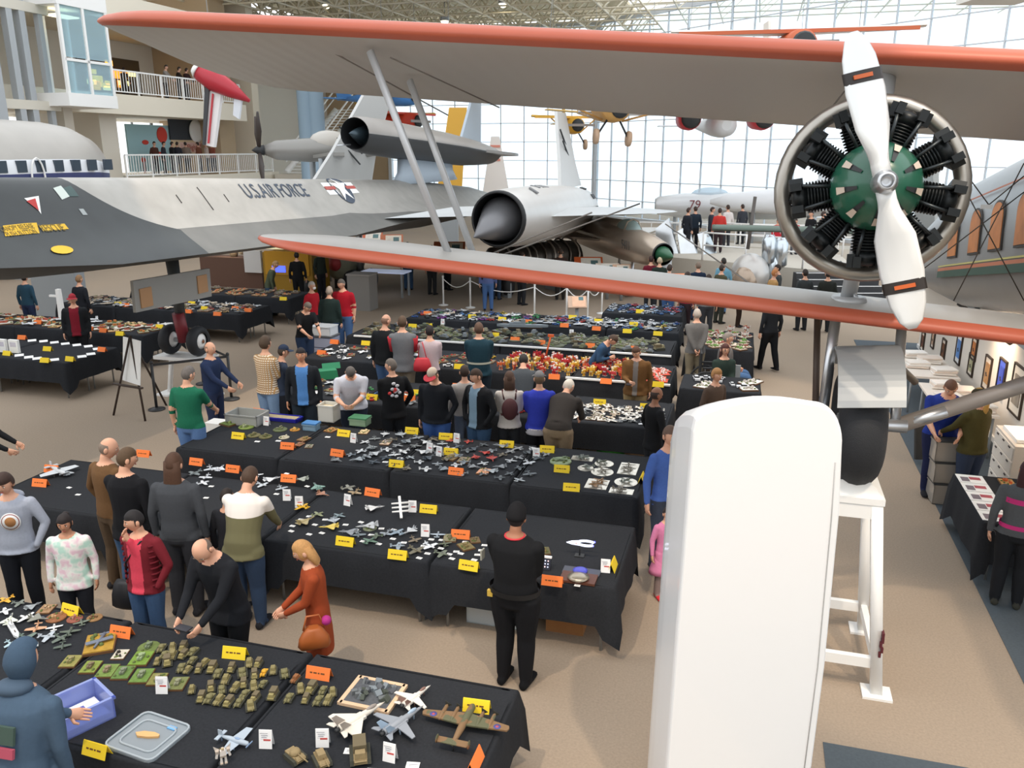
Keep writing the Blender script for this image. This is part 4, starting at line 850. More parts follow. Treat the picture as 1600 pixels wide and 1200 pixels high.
for i in range(6): p = f0 + dv * .86 + Vector((0, -.3 - i * .32, 0)); MB().box((p.x, p.y, (wz - i * .17) / 2), (2.6, .34, wz - i * .17), mat('3a3b3d', .8)).build('step', wk); MB().box((p.x, p.y - .15, wz - i * .17 + .006), (2.6, .05, .012), WHITE).build('step_nosing', wk)
# second raised deck further back
mb = MB(); 
p0 = atz(960, 380, .9); w2 = thing('back_walkway', 'long pale ramp with baluster rail in front of the far jets', 'ramp', (p0.x, p0.y, 0), R(-14))
MB().box((6, .7, .45), (16, 1.4, .9), mat('d0cabe', .8)).build('deck', w2)
for zz in (.95, .5): MB().box((6, 0, .9 + zz), (16, .05, .06), WHITE).build('rail', w2)
for i in range(27): MB().box((-2 + i * .6, 0, 1.35), (.04, .04, .9), WHITE).build('baluster', w2)
# ================================================================ TABLES WITH BLACK CLOTHS
TZ = .76
CLOTH = mat('2a2c30', .9, noise=.3, scale=50, spec=.15)
def cloth_mesh(L_, D, front=.42, back=.42, seed=0, lo=.0, corner=True):
    rnd = random.Random(seed); mb = MB(); hx, hy = L_ / 2 + .006, D / 2 + .006
    per = []
    nx, ny = 22, 12
    for i in range(nx): per.append((-hx + 2 * hx * i / nx, -hy, 0, -1, i / nx))
    for i in range(ny): per.append((hx, -hy + 2 * hy * i / ny, 1, 0, i / ny))
    for i in range(nx): per.append((hx - 2 * hx * i / nx, hy, 0, 1, i / nx))
    for i in range(ny): per.append((-hx, hy - 2 * hy * i / ny, -1, 0, i / ny))
    n = len(per); rings = []
    ph = rnd.random() * 6
    for k, (dz, out) in enumerate(((0, -.03), (0, 0), (-.02, .012), (-.2, .03), (-.42, .05))):
        r = []
        for q, (x, y, nxx, nyy, f) in enumerate(per):
            c = 1 if (corner and f == 0) else .55 if (corner and (f < .1 or f > .93)) else 0
            w = math.sin(q * 1.7 + ph) * .5 + math.sin(q * .73 + ph * 2) * .5
            o = out + (w * .022 if k > 2 else 0) + c * (.05 if k == 4 else .02 if k == 3 else 0)
            nx2, ny2 = (nxx, nyy)
            if f == 0: 
                px, py = per[q - 1][2], per[q - 1][3]; nx2, ny2 = (nxx + px) * .7, (nyy + py) * .7
            d = dz
            if k == 4: d = -front if nyy < 0 else -back; d -= c * .22; d += .012 * w
            if k == 3: d *= 1.0
            r.append(Vector((x + nx2 * o, y + ny2 * o, TZ + .004 + d)))
        rings.append(r)
    mb.loft(rings, CLOTH, caps=False, smooth=True)
    mb.f.append(list(range(n))); mb.m.append(0); mb.s.append(False)
    return mb.mesh('tablecloth')
CM = {}
def table(u0, u1, v0, v1, tl, cl, hem=.42, two=True):
    Lx, D = u1 - u0, v1 - v0; cu, cv = (u0 + u1) / 2, (v0 + v1) / 2
    for k in range(2 if two else 1):
        d = D / 2 if two else D; y = v0 + d * (k + .5)
        t = gthing('folding_table', tl + (' front half' if two and k == 0 else ' back half' if two else ''), 'table', cu, y, 0)
        key = ('tt', round(Lx, 2), round(d, 2))
        if key not in CM: CM[key] = MB().box((0, 0, TZ - .02), (Lx - .09, d - .02, .035), mat('b9b4a8', .6)).mesh('tabletop'); CM[('lg', key)] = MB().tube([(0, 0, .0), (0, 0, TZ - .04)], .016, mat('a6a8a8', .4, .6), 8).mesh('leg')
        link('tabletop', CM[key], t)
        for sx in (-1, 1):
            for sy in (-1, 1): link('leg', CM[('lg', key)], t, (sx * (Lx / 2 - .16), sy * (d / 2 - .08), 0))
    me = cloth_mesh(Lx - .07, D, hem, hem, seed=hash((round(u0, 1), round(v0, 1))) % 999)
    o = link('tablecloth', me, None, G(cu, cv, 0), -PHI); tag(o, cl, 'tablecloth')
ORD = ['rightmost', 'second', 'third', 'fourth', 'fifth']
def row(ua, ub, n, v0, v1, what, hem=.42, two=True, rng=None):
    w = (ub - ua) / n
    for i in range(n):
        k = n - 1 - i; nm = 'rightmost' if k == 0 else 'leftmost' if i == 0 else ORD[k] + ' from right'
        table(ua + i * w, ua + (i + 1) * w, v0, v1, '%s folding table in %s,' % (nm, what), '%s black tablecloth in %s' % (nm, what), hem, two)
row(-8.85, -1.5, 4, 4.0, 5.5, 'the nearest row with tank models')
row(-8.9, -1.02, 4, 7.3, 8.72, 'the second row before the guard')
row(-7.8, -1.1, 4, 9.55, 11.05, 'the third row with mirrored displays')
row(-8.0, -1.05, 4, 12.3, 13.72, 'the fourth row behind the standing crowd')
row(-8.8, -1.25, 4, 14.85, 16.3, 'the fifth row with red robots')
row(-8.9, -1.45, 4, 17.1, 18.6, 'the sixth row with grey armour models')
row(-8.4, -1.5, 4, 19.4, 20.75, 'the seventh row with small cars')
row(-3.7, -1.6, 1, 21.5, 22.9, 'the eighth short row under the wing')
row(-1.25, .2, 1, 18.0, 20.0, 'the block beside the wheelchair')
row(-1.1, .35, 1, 14.72, 15.75, 'the block of the seated woman in green', two=False)
row(-17.2, -13.1, 2, 13.15, 14.6, 'the left block with white sheets')
row(-19.0, -13.35, 3, 15.75, 17.05, 'the left block behind the easel')
row(-18.6, -12.7, 3, 18.6, 20.0, 'the left block under the bay door')
row(-18.2, -12.7, 3, 21.1, 22.4, 'the left rear block under the jet')
table(2.78, 3.62, 9.98, 11.55, 'folding table at the right edge', 'black tablecloth of the side table at right edge', .5, False)

# ---------------------------------------------------------------- small models
TPL = {}
def tpl(key, fn):
    if key not in TPL:
        mb = MB(); fn(mb); me = mb.mesh(key[0] if isinstance(key, tuple) else key)
        bm = bmesh.new(); bm.from_mesh(me); bmesh.ops.recalc_face_normals(bm, faces=bm.faces); bm.to_mesh(me); bm.free(); TPL[key] = me
    return TPL[key]
def plane_tpl(c, c2='5a5a5a'):
    def f(mb):
        A, B = mat(c, .55), mat(c2, .5)
        mb.lathe([(.004, -.1), (.014, -.09), (.018, -.03), (.014, .05), (.004, .12)], A, axis_matrix((0, 0, .035), (0, 1, 0)), n=8)
        mb.add([(-.13, -.03, .032), (.13, -.03, .032), (.12, .01, .036), (.02, .03, .036), (-.02, .03, .036), (-.12, .01, .036), (0, -.045, .03), (0, 0, .024)], [(0, 6, 1, 2, 3, 4, 5), (0, 5, 4, 7), (4, 3, 7), (3, 2, 1, 7), (1, 6, 7), (6, 0, 7)], A)
        mb.box((0, .105, .04), (.09, .025, .005), A); mb.box((0, .108, .058), (.004, .03, .035), A)
        mb.ball((0, -.02, .05), (.008, .022, .01), B, 8, 5); mb.box((0, -.104, .035), (.06, .004, .006), B)
        for s in (-1, 1): mb.tube([(s * .04, -.02, 0), (s * .035, -.015, .03)], .004, B, 5)
        mb.tube([(0, .1, 0), (0, .1, .035)], .004, B, 5)
    return tpl(('model_airplane', c, c2), f)
def jet_tpl(c, c2='6a7078'):
    def f(mb):
        A, B = mat(c, .5), mat(c2, .5)
        mb.lathe([(.001, -.17), (.01, -.13), (.017, -.05), (.02, .05), (.014, .13)], A, axis_matrix((0, 0, .045), (0, 1, 0)), n=8)
        mb.prism([(0, -.06), (.11, .06), (.11, .085), (.02, .09), (-.02, .09), (-.11, .085), (-.11, .06)], .043, .05, A)
        mb.prism([(0, .09), (.05, .13), (.05, .145), (-.05, .145), (-.05, .13)], .045, .05, A)
        for s in (-1, 1): mb.add([(s * .015, .07, .05), (s * .015, .13, .05), (s * .022, .145, .1), (s * .022, .12, .1)], [(0, 1, 2, 3)], A); mb.tube([(s * .03, .03, 0), (s * .025, .03, .04)], .005, B, 5)
        mb.ball((0, -.08, .062), (.01, .03, .012), B, 8, 5); mb.tube([(0, -.1, 0), (0, -.1, .04)], .005, B, 5)
    return tpl(('model_jet', c, c2), f)
def tank_tpl(c, kind=0):
    def f(mb):
        A = mat(c, .75, noise=.25, scale=60); B = mat('3a3a30', .8)
        mb.box((0, 0, .026), (.055, .12, .022), A); mb.box((0, -.05, .034), (.05, .03, .012), A, rotx(.5))
        for s in (-1, 1): mb.prism([(-.06, .012), (-.045, 0), (.045, 0), (.062, .014), (.05, .03), (-.05, .03)], -.009, .009, B, Matrix.Translation((s * .034, 0, 0)) @ Matrix.Rotation(math.pi / 2, 4, 'Z') @ Matrix.Rotation(math.pi / 2, 4, 'X'))
        if kind == 0: mb.lathe([(.03, .036), (.032, .044), (.024, .06), (.01, .062)], A, n=9); mb.tube([(0, -.02, .048), (0, -.12, .05)], .004, A, 6)
        elif kind == 1: mb.box((0, .01, .05), (.05, .07, .03), A, taper=.8); mb.tube([(.01, -.02, .045), (.01, -.1, .045)], .004, A, 6)
        else: mb.box((0, .02, .055), (.054, .075, .036), mat('6b6048', .8)); mb.box((0, -.04, .048), (.05, .035, .03), A, taper=.8)
    return tpl(('model_tank', c, kind), f)
def car_tpl(c):
    def f(mb):
        A, B = mat(c, .3, coat=.5), mat('202226', .4)
        mb.box((0, 0, .022), (.07, .17, .024), A); mb.box((0, .012, .042), (.062, .085, .022), B, taper=.78); mb.box((0, .012, .054), (.046, .06, .004), A)
        for sx in (-1, 1):
            for sy in (-1, 1): mb.lathe([(.016, -.006), (.016, .006)], B, axis_matrix((sx * .034, sy * .052, .016), (1, 0, 0)), n=10)
    return tpl(('model_car', c), f)
def base_tpl(c, c2, shape=0, item='tank'):
    def f(mb):
        A = mat(c, .85, noise=.4, scale=40); Wd = mat('6b4a2e', .6)
        if shape == 0: mb.box((0, 0, .007), (.16, .2, .014), Wd); mb.box((0, 0, .016), (.15, .19, .008), A)
        else: mb.lathe([(.1, 0), (.1, .012), (.09, .018), (.01, .02)], A, n=16)
        r = random.Random(c + c2)
        for i in range(5): mb.ball((r.uniform(-.06, .06), r.uniform(-.08, .08), .022), (.014, .016, .012), mat('5d6a38', .9), 6, 4)
        if item == 'tank':
            mb.box((0, 0, .035), (.04, .09, .02), mat(c2, .7)); mb.lathe([(.022, .044), (.018, .06)], mat(c2, .7), n=8); mb.tube([(0, -.01, .053), (0, -.08, .055)], .003, mat(c2, .7), 5)
        elif item == 'plane':
            mb.tube([(-.02, -.07, .03), (.02, .06, .036)], [.006, .01], mat(c2, .6), 6); mb.box((0, -.01, .036), (.14, .03, .004), mat(c2, .6), rotz(.25)); mb.box((.018, .055, .038), (.05, .014, .004), mat(c2, .6), rotz(.25))
        else:
            for i in range(4): mb.box((r.uniform(-.04, .04), r.uniform(-.06, .06), .03), (.02, .03, .03), mat(c2, .7), rotz(r.random()))
    return tpl(('diorama_base', c, c2, shape, item), f)
def robot_tpl(c, c2):
    def f(mb):
        A, B = mat(c, .5), mat(c2, .5)
        for s in (-1, 1):
            mb.box((s * .018, 0, .035), (.02, .026, .07), A, taper=.85); mb.box((s * .018, -.006, .007), (.024, .042, .014), B); mb.box((s * .05, -.006, .1), (.018, .022, .06), A, roty(s * -.25)); mb.box((s * .046, 0, .128), (.03, .034, .026), B)
            mb.add([(s * .01, .02, .12), (s * .075, .035, .165), (s * .06, .035, .1)], [(0, 1, 2)], A)
        mb.box((0, 0, .078), (.045, .03, .024), B, taper=1.1); mb.box((0, -.002, .112), (.056, .042, .046), A, taper=.8); mb.box((0, -.004, .147), (.022, .024, .022), B); mb.add([(0, -.016, .15), (.03, -.018, .175), (0, -.016, .158), (-.03, -.018, .175)], [(0, 1, 2, 3)], mat('e0c040', .5))
        mb.lathe([(.045, -.001), (.045, .006)], DARK, n=12)
    return tpl(('robot_figure', c, c2), f)
def ship_tpl(c):
    def f(mb):
        A, B = mat(c, .6), mat('5a4a3c', .6)
        mb.prism([(-.3, 0), (-.22, .035), (.22, .035), (.32, 0), (.22, -.035), (-.22, -.035)], .02, .05, A); mb.box((0, 0, .01), (.5, .03, .02), B)
        for x, w, h in ((-.05, .09, .03), (.02, .05, .06), (-.12, .06, .02)): mb.box((x, 0, .05 + h / 2), (w, .04, h), A)
        mb.tube([(.02, 0, .1), (.02, 0, .17)], .004, B, 5)
        for x in (-.17, .12): mb.tube([(x, 0, .06), (x + math.copysign(.06, x), 0, .065)], .006, B, 5)
    return tpl(('model_ship', c), f)
def card_tpl(c='f2f2f0'): return tpl(('info_card', c), lambda mb: mb.box((0, 0, .002), (.085, .055, .003), mat(c, .8)).box((.004, .004, .0042), (.06, .006, .001), mat('9a9aa0', .8)).box((0, -.01, .0042), (.05, .004, .001), mat('9a9aa0', .8)))
CL = {}
def put(mesh, name, px, py, rz, s, label, cat, group, z=TZ + .004):
    p = atz(px, py, z); o = link(name, mesh, None, p, rz); o.scale = (s, s, s); tag(o, label, cat, group); return o
def putg(mesh, name, u, v, rz, s, label, cat, group, z=TZ + .004):
    o = link(name, mesh, None, G(u, v, z), rz - PHI); o.scale = (s, s, s); tag(o, label, cat, group); return o
ONES = ['first', 'second', 'third', 'fourth', 'fifth', 'sixth', 'seventh', 'eighth', 'ninth', 'tenth', 'eleventh', 'twelfth', '13th', '14th', '15th', '16th', '17th', '18th', '19th', '20th']
PAL = dict(red='b83034', orange='e06a3a', yellow='e0b030', white='e8e8e8', silver='b4b8bc', grey='8a8f94', charcoal='4a4e52', black='30343a', olive='6a6e54', tan='a89878', brown='7a6048', green='4a9a60', blue='3a66b0', pink='d8a0a0', cream='d8d0c0', purple='8a4a9a')
def nearc(c):
    h = lambda k: [int(k[i:i + 2], 16) for i in (0, 2, 4)]
    return min(PAL, key=lambda n: sum((a - b) ** 2 for a, b in zip(h(PAL[n]), h(c))))
def cname(me): return nearc(me.materials[0].name[6:12])
# folded signs (yellow / orange) and white tent cards
def sign_tpl(c, key, lines):
    def f(mb):
        A = mat(c, .7); 
        for s in (-1, 1): mb.add([(-.105, s * .04, 0), (.105, s * .04, 0), (.105, s * .003, .095), (-.105, s * .003, .095), (-.105, s * .036, 0), (.105, s * .036, 0), (.105, 0, .092), (-.105, 0, .092)], [(0, 1, 2, 3), (7, 6, 5, 4), (0, 4, 5, 1), (1, 5, 6, 2), (2, 6, 7, 3), (3, 7, 4, 0)], A)
    return tpl((key, c), f)
def letter_tpl(kind):
    def f(mb):
        if kind == 'sign':
            T = mat('6a4420', .8); tilt = rotx(-.37)
            x = -.07
            for w in (.022, .03, .016, .034): mb.box((x + w / 2, -.0215, .05), (w, .001, .012), T, tilt); x += w + .009
        else:
            for i in range(5): mb.box((-.01 + .004 * (i % 2), -.0155, .145 - i * .02), (.06 - .01 * (i % 3), .001, .005), mat('a0a0a8', .8), rotx(-.12))
            mb.box((.012, -.0175, .08), (.055, .001, .016), mat('c8504c', .8), rotx(-.12))
    return tpl(('lettering', kind), f)
def near_of(px, py): return 'near_%d' % px
def signs(lst, c, word, where, z=TZ + .004):
    lst = sorted(lst)
    for i, (px, py) in enumerate(lst):
        p = atz(px, py + 4, z)
        side = 'leftmost' if i == 0 else 'rightmost' if i == len(lst) - 1 else ('second', 'third', 'fourth', 'fifth', 'sixth', 'seventh', 'eighth', 'ninth', 'tenth', 'eleventh', 'twelfth')[i - 1] + ' from left'
        o = link('folded_sign', sign_tpl(c, 'folded_sign', 0), None, p, -PHI + random.uniform(-.15, .15))
        o.rotation_euler[2] = -PHI + random.uniform(-.12, .12)
        tag(o, '%s folded sign on %s, %s' % (word, where, side.replace('from', word + ' one from')), 'sign', 'folded category signs')
        if p.y < 14: link('lettering', letter_tpl('sign'), o)
def nth_(i): return ONES[i] if i < 20 else '%d%s' % (i + 1, {1: 'st', 2: 'nd', 3: 'rd'}.get((i + 1) % 10, 'th') if (i + 1) // 10 != 1 else 'th')
YC, OC = 'f0d028', 'f57f3a'
T1N, T2N, T3N, T4N, T5N, T6N, T7N, T8N = ('the nearest tank table row', 'the second row by the guard', 'the third row', 'the fourth row', 'the fifth row of red robots', 'the sixth row of armour', 'the seventh row of cars', 'the eighth row under the wing')
signs([(113, 955), (368, 1022), (745, 1105), (152, 1174)], YC, 'yellow', T1N); signs([(191, 989), (499, 1054)], OC, 'orange', T1N)
signs([(670, 796), (540, 847), (622, 868), (733, 885)], YC, 'yellow', T2N); signs([(82, 733), (64, 755), (225, 709), (308, 722), (365, 733), (452, 748), (583, 770), (720, 836), (863, 909)], OC, 'orange', T2N)
signs([(373, 681), (538, 677), (644, 673), (697, 682), (792, 694), (855, 702), (620, 725), (705, 706), (878, 733), (893, 762)], YC, 'yellow', T3N); signs([(405, 643), (450, 697), (528, 708), (713, 737)], OC, 'orange', T3N)
signs([(655, 613), (582, 620), (937, 628), (1010, 635)], YC, 'yellow', T4N); signs([(716, 603), (640, 622)], OC, 'orange', T4N)
signs([(718, 572), (990, 575), (1028, 600), (572, 535)], YC, 'yellow', T5N); signs([(503, 550), (523, 533), (866, 588), (947, 595)], OC, 'orange', T5N)
signs([(773, 522), (645, 508), (669, 507)], YC, 'yellow', T6N); signs([(805, 529), (845, 534), (922, 539), (985, 543)], OC, 'orange', T6N)
signs([(738, 493), (785, 497), (895, 494), (935, 500), (990, 505), (980, 516), (1028, 520)], YC, 'yellow', T7N); signs([(668, 488), (825, 501), (882, 507), (932, 512)], OC, 'orange', T7N)
signs([(1000, 485)], YC, 'yellow', T8N)
signs([(12, 551), (71, 562), (75, 544), (110, 560)], YC, 'yellow', 'the left block of white sheets'); signs([(35, 526), (160, 545)], OC, 'orange', 'the left block of white sheets')
signs([(188, 520), (250, 509)], YC, 'yellow', 'the left block behind the easel'); signs([(60, 502), (140, 512), (162, 515)], OC, 'orange', 'the left block behind the easel')
signs([(185, 473), (230, 478), (235, 465), (300, 472), (320, 480)], YC, 'yellow', 'the left block under the jet door'); signs([(197, 475), (240, 470), (295, 485), (340, 489), (368, 480), (388, 483)], OC, 'orange', 'the left block under the jet door')
signs([(443, 465)], YC, 'yellow', 'the left rear block'); signs([(318, 455)], OC, 'orange', 'the left rear block')
def tent(px, py, lab, rz=0):
    def f(mb):
        A = mat('f6f6f6', .8)
        for s in (-1, 1): mb.add([(-.05, s * .03, 0), (.05, s * .03, 0), (.05, s * .002, .17), (-.05, s * .002, .17), (-.05, s * .027, 0), (.05, s * .027, 0), (.05, 0, .167), (-.05, 0, .167)], [(0, 1, 2, 3), (7, 6, 5, 4), (0, 4, 5, 1), (1, 5, 6, 2), (2, 6, 7, 3), (3, 7, 4, 0)], A)
    o = link('tent_card', tpl('tent_card', f), None, atz(px, py + 9, TZ + .004), -PHI + rz)
    o.scale = (.95, .95, .82); tag(o, lab, 'card', 'white tent cards'); link('lettering', letter_tpl('card'), o)
for px, py, lab in ((255, 1072, 'white tent card in front of the green diorama bases'), (417, 1157, 'leftmost white tent card among the tan tanks at the bottom'), (505, 1155, 'middle white tent card among the tan tanks at the bottom'), (610, 1178, 'rightmost white tent card at the bottom, before the grey jet'),
                    (449, 772, 'white tent card beside the white and olive jacket, farther of two'), (468, 783, 'white tent card beside the white and olive jacket, nearer of two'), (544, 780, 'white tent card by the brown model in the second row'), (665, 828, 'white tent card between cards left of the guard'), (645, 790, 'tilted white tent card behind the white spaceplane'), (946, 884, 'white tent card beside the lit models right of the guard'),
                    (417, 655, 'white tent card by the blue tray in the third row'), (553, 682, 'white tent card beside the green bin lid in the third row'), (714, 682, 'white tent card at the back middle of the third row'), (672, 697, 'white tent card with red models, left one, third row'), (687, 703, 'white tent card with red models, right one, third row'), (838, 706, 'white tent card left of the mirrored displays'),
                    (692, 498, 'white tent card at the back left of the sixth row'), (893, 515, 'white tent card at the back middle of the sixth row')):
    tent(px, py, lab, random.uniform(-.3, .3))
for px, py, c, lab in ((742, 1192, OC, 'orange folded sign seen end on at the bottom table corner'), (957, 884, YC, 'yellow folded sign seen end on beside the guard table lights'), (1003, 747, YC, 'yellow folded sign seen end on at the third row right end')):
    o = link('folded_sign', sign_tpl(c, 'folded_sign', 0), None, atz(px, py + 4, TZ + .004), -PHI + math.pi / 2); tag(o, lab, 'sign', 'folded category signs')

# --- nearest table: tanks, dioramas, aircraft
random.seed(11)
TK = [(253, 1016), (270, 1015), (287, 1015), (258, 1027), (270, 1028), (287, 1027), (302, 1022), (246, 1037), (262, 1038), (284, 1047), (294, 1050), (311, 1049), (301, 1035), (320, 1040), (332, 1048), (341, 1056), (353, 1066), (362, 1048), (379, 1055), (390, 1040), (404, 1040), (413, 1054), (427, 1051), (398, 1058), (445, 1056), (462, 1064), (330, 1078), (347, 1081), (369, 1078), (381, 1072), (383, 1088), (397, 1076), (399, 1094), (411, 1072), (300, 1081), (315, 1094), (328, 1095), (343, 1098), (358, 1101), (374, 1101), (392, 1107), (427, 1090), (452, 1094), (470, 1080), (487, 1080), (505, 1082), (520, 1085), (478, 1096), (498, 1098), (513, 1098)]
TCOL = ['756f4a', '56603e', '948858', '48523f', '6a6146', '857a50', '5d6a58', '766b48']
for i, (x, y) in enumerate(TK):
    c = TCOL[(i * 5 + i // 3) % 8]
    if (x, y) == (413, 1054): c = 'd6a02c'
    if (x, y) == (462, 1064): c = '8a5a34'
    lab = {'d6a02c': 'bright yellow tank model among the green ones', '8a5a34': 'rusty brown tank model near the orange sign'}.get(c, '%s vehicle model on the nearest table, %s from left among its vehicles' % (nearc(c), nth_(sorted(TK).index((x, y)))))
    put(tank_tpl(c, i % 3), 'model_tank', x, y, -PHI + .35 + random.uniform(-.35, .3), random.uniform(.72, .98), lab, 'model tank', 'vehicle models on the nearest table')
for i, (x, y, s, c, c2, sh, it) in enumerate(((111, 1035, .85, '8a8448', '8d8458', 0, 'tank'), (142, 1044, .85, '7c8a3c', '7a6a50', 0, 'tank'), (168, 1050, .9, '6e8440', '8a7a60', 0, 'tank'), (193, 1053, .9, '5e7a3c', '7a806a', 0, 'tank'), (222, 1058, .95, '64803a', '80886e', 0, 'tank'), (246, 1063, .8, '7c7a40', '8a8458', 0, 'tank'), (278, 1070, .85, '6f7446', '8a8a70', 0, 'tank'), (221, 1031, 1.0, '6f8c34', '90a078', 0, 'tank'), (233, 1013, .95, '64743c', '6e7a5e', 1, 'tank'), (188, 1024, .7, 'c8c0b0', '3a3430', 0, 'box'), (88, 966, .9, '8a5a3a', 'b08a60', 1, 'box'), (73, 953, .8, '9a7a5a', 'b89a78', 0, 'box'), (117, 968, .7, '8a5040', 'a87868', 1, 'box'), (148, 966, .7, '8c6a44', '7a5a3c', 1, 'box'))):
    put(base_tpl(c, c2, sh, it), 'diorama_base', x, y, -PHI + .3, s, 'diorama on the nearest table, %s' % ('leftmost of the green strip', 'second of the green strip', 'third of the green strip', 'fourth of the green strip', 'fifth of the green strip', 'sixth, half behind the white card', 'right of the white card', 'bright green one behind the strip', 'round green one behind the strip', 'white square one with dark figure', 'round brown one below the yellow sign', 'tan brown one left of the yellow sign', 'reddish one under the yellow sign', 'small brown one right of the yellow sign')[i], 'diorama', 'dioramas on the nearest table')
bb = put(base_tpl('a8842e', '6a7280', 0, 'plane'), 'diorama_base', 157, 1008, -PHI + .6, 1.55, 'large mustard diorama base with two grey aircraft on nearest table', 'diorama', 'dioramas on the nearest table')
for i, (x, y, c, kd) in enumerate(sorted(((8, 958, 'e0e2e4', 0), (42, 968, 'eaeaea', 0), (85, 983, 'f0f0f0', 0), (16, 972, 'd8dcd0', 1), (20, 985, 'd6d8da', 2), (57, 985, 'c89a78', 0), (75, 998, 'b0b8c0', 0), (42, 1000, '6a7a70', 0), (95, 1000, '5f6a60', 0), (110, 990, '5a6458', 0), (128, 975, '6a7466', 0), (52, 950, '9aa0a4', 1), (30, 945, '7a8078', 0), (98, 1012, '4e5a50', 0), (45, 1015, 'c0c8cc', 0), (10, 940, 'e8b040', 0), (60, 970, '8a8a80', 1), (18, 1008, 'a8c0c8', 0)))):
    put(jet_tpl(c) if kd == 1 else plane_tpl(c) if kd == 0 else ship_tpl(c), 'model_airplane', x, y, random.uniform(0, 6), random.uniform(.5, .72), '%s aircraft model at the left end of the nearest table, %s from the left edge' % (nearc(c), nth_(i)), 'model airplane', 'aircraft models at left of nearest table')
# framed wreck diorama
fd = thing('framed_diorama', 'grey rubble diorama in a pale wooden frame beside the jets', 'diorama', atz(583, 1087, TZ + .004), -PHI - .02)
mb = MB()
for s in (-1, 1): mb.box((s * .2, 0, .012), (.035, .36, .024), mat('d9b896', .6)); mb.box((0, s * .165, .012), (.4, .035, .024), mat('d9b896', .6))
mb.build('wooden_frame', fd); MB().box((0, 0, .012), (.37, .3, .02), mat('54565a', .9, noise=.4, scale=40)).build('ground', fd)
mb = MB(); random.seed(5)
for i in range(26): mb.box((random.uniform(-.14, .14), random.uniform(-.1, .13), .03), (random.uniform(.02, .07), random.uniform(.02, .05), random.uniform(.02, .07)), mat(random.choice(('5a5d62', '6a6e70', '4a5048', '7a8288')), .8), rotz(random.random() * 3) @ rotx(random.random()))
stuff(mb.build('rubble', fd))
def big_jet(px, py, rz, sc, c, c2, label, swing=False, delta=False):
    o = thing('model_jet_fighter', label, 'model jet', atz(px, py, TZ + .004), rz); A, B = mat(c, .45), mat(c2, .5)
    mb = MB(); mb.lathe([(.001, -.3), (.012, -.25), (.028, -.12), (.034, .02), (.03, .2)], A, axis_matrix((0, 0, .075), (0, 1, 0)), n=12); mb.build('fuselage', o)
    mb = MB(); mb.prism([(-.045, -.06), (.045, -.06), (.06, .18), (-.06, .18)], .06, .085, A); mb.build('engine_block', o)
    for s in (-1, 1):
        mb = MB(); mb.prism([(s * .03, -.04), (s * .2, .12), (s * .2, .17), (s * .03, .18)] if delta else [(s * .04, -.03), (s * .26, .06), (s * .26, .1), (s * .04, .08)], .074, .083, A); mb.build('wing', o)
        mb = MB(); mb.prism([(s * .05, .14), (s * .13, .21), (s * .13, .24), (s * .05, .22)], .074, .081, A); mb.build('tailplane', o)
        mb = MB(); flat(mb, [(s * .045, .1, .085), (s * .045, .19, .085), (s * .06, .23, .17), (s * .06, .18, .17)], (.004, 0, 0), B); mb.build('tail_fin', o)
        mb = MB(); mb.tube([(s * .06, .06, 0), (s * .05, .06, .07)], .008, B, 6); mb.build('gear_leg', o)
    mb = MB(); mb.ball((0, -.15, .1), (.017, .06, .022), B, 10, 6); mb.build('canopy', o); mb = MB(); mb.tube([(0, -.17, 0), (0, -.17, .07)], .007, B, 6); mb.build('nose_gear', o)
    mb = MB(); mb.lathe([(.02, .2), (.018, .24), (.005, .24)], DARK, axis_matrix((0, 0, .075), (0, 1, 0)), n=10); mb.build('exhaust', o)
    o.scale = (sc, sc, sc); return o
big_jet(648, 1097, 2.5, .62, 'd9d4cc', '8a6a60', 'white jet fighter model with red flashes right of the framed diorama')
big_jet(560, 1133, 2.4, .85, 'e2dacd', '9a9088', 'cream delta jet model, nose towards the bottom left', delta=True)
big_jet(626, 1138, 2.45, .8, '8e939b', '9fb4c8', 'grey swing-wing jet model between the cream jet and bomber')
bo = thing('model_bomber', 'four-engined camouflaged bomber model at the nearest table corner', 'model bomber', atz(726, 1140, TZ + .004), 2.85)
def camo(nt, b):
    tc = nt.nodes.new('ShaderNodeTexCoord'); n = nt.nodes.new('ShaderNodeTexNoise'); n.inputs['Scale'].default_value = 9; n.inputs['Detail'].default_value = 1
    r = nt.nodes.new('ShaderNodeValToRGB'); r.color_ramp.interpolation = 'CONSTANT'; r.color_ramp.elements[0].color = lin('5a5b43'); r.color_ramp.elements[1].color = lin('7a5f42'); r.color_ramp.elements[1].position = .5
    nt.links.new(tc.outputs['Object'], n.inputs[0]); nt.links.new(n.outputs[0], r.inputs[0]); nt.links.new(r.outputs[0], b.inputs[0]); b.inputs['Roughness'].default_value = .7
CAMO = pattern_mat('camouflage', camo)
mb = MB(); mb.lathe([(.012, -.2), (.026, -.18), (.03, -.05), (.026, .1), (.012, .26)], CAMO, axis_matrix((0, 0, .07), (0, 1, 0)), n=14); mb.build('fuselage', bo)
mb = MB(); mb.prism([(-.34, -.02), (-.33, -.045), (0, -.1), (.33, -.045), (.34, -.02), (.33, .01), (0, .04), (-.33, .01)], .062, .074, CAMO); mb.build('wing', bo)
for x in (-.19, -.1, .1, .19): mb = MB(); mb.lathe([(.004, -.15), (.014, -.13), (.016, -.03), (.006, .03)], CAMO, axis_matrix((x, 0, .07), (0, 1, 0)), n=10); mb.build('engine', bo); mb = MB(); mb.lathe([(.035, 0), (.035, .002)], mat('3a3a34', .5), axis_matrix((x, -.152, .07), (0, 1, 0)), n=3); mb.build('propeller', bo)
mb = MB(); mb.prism([(-.12, .21), (.12, .21), (.11, .27), (-.11, .27)], .075, .081, CAMO); mb.build('tailplane', bo)
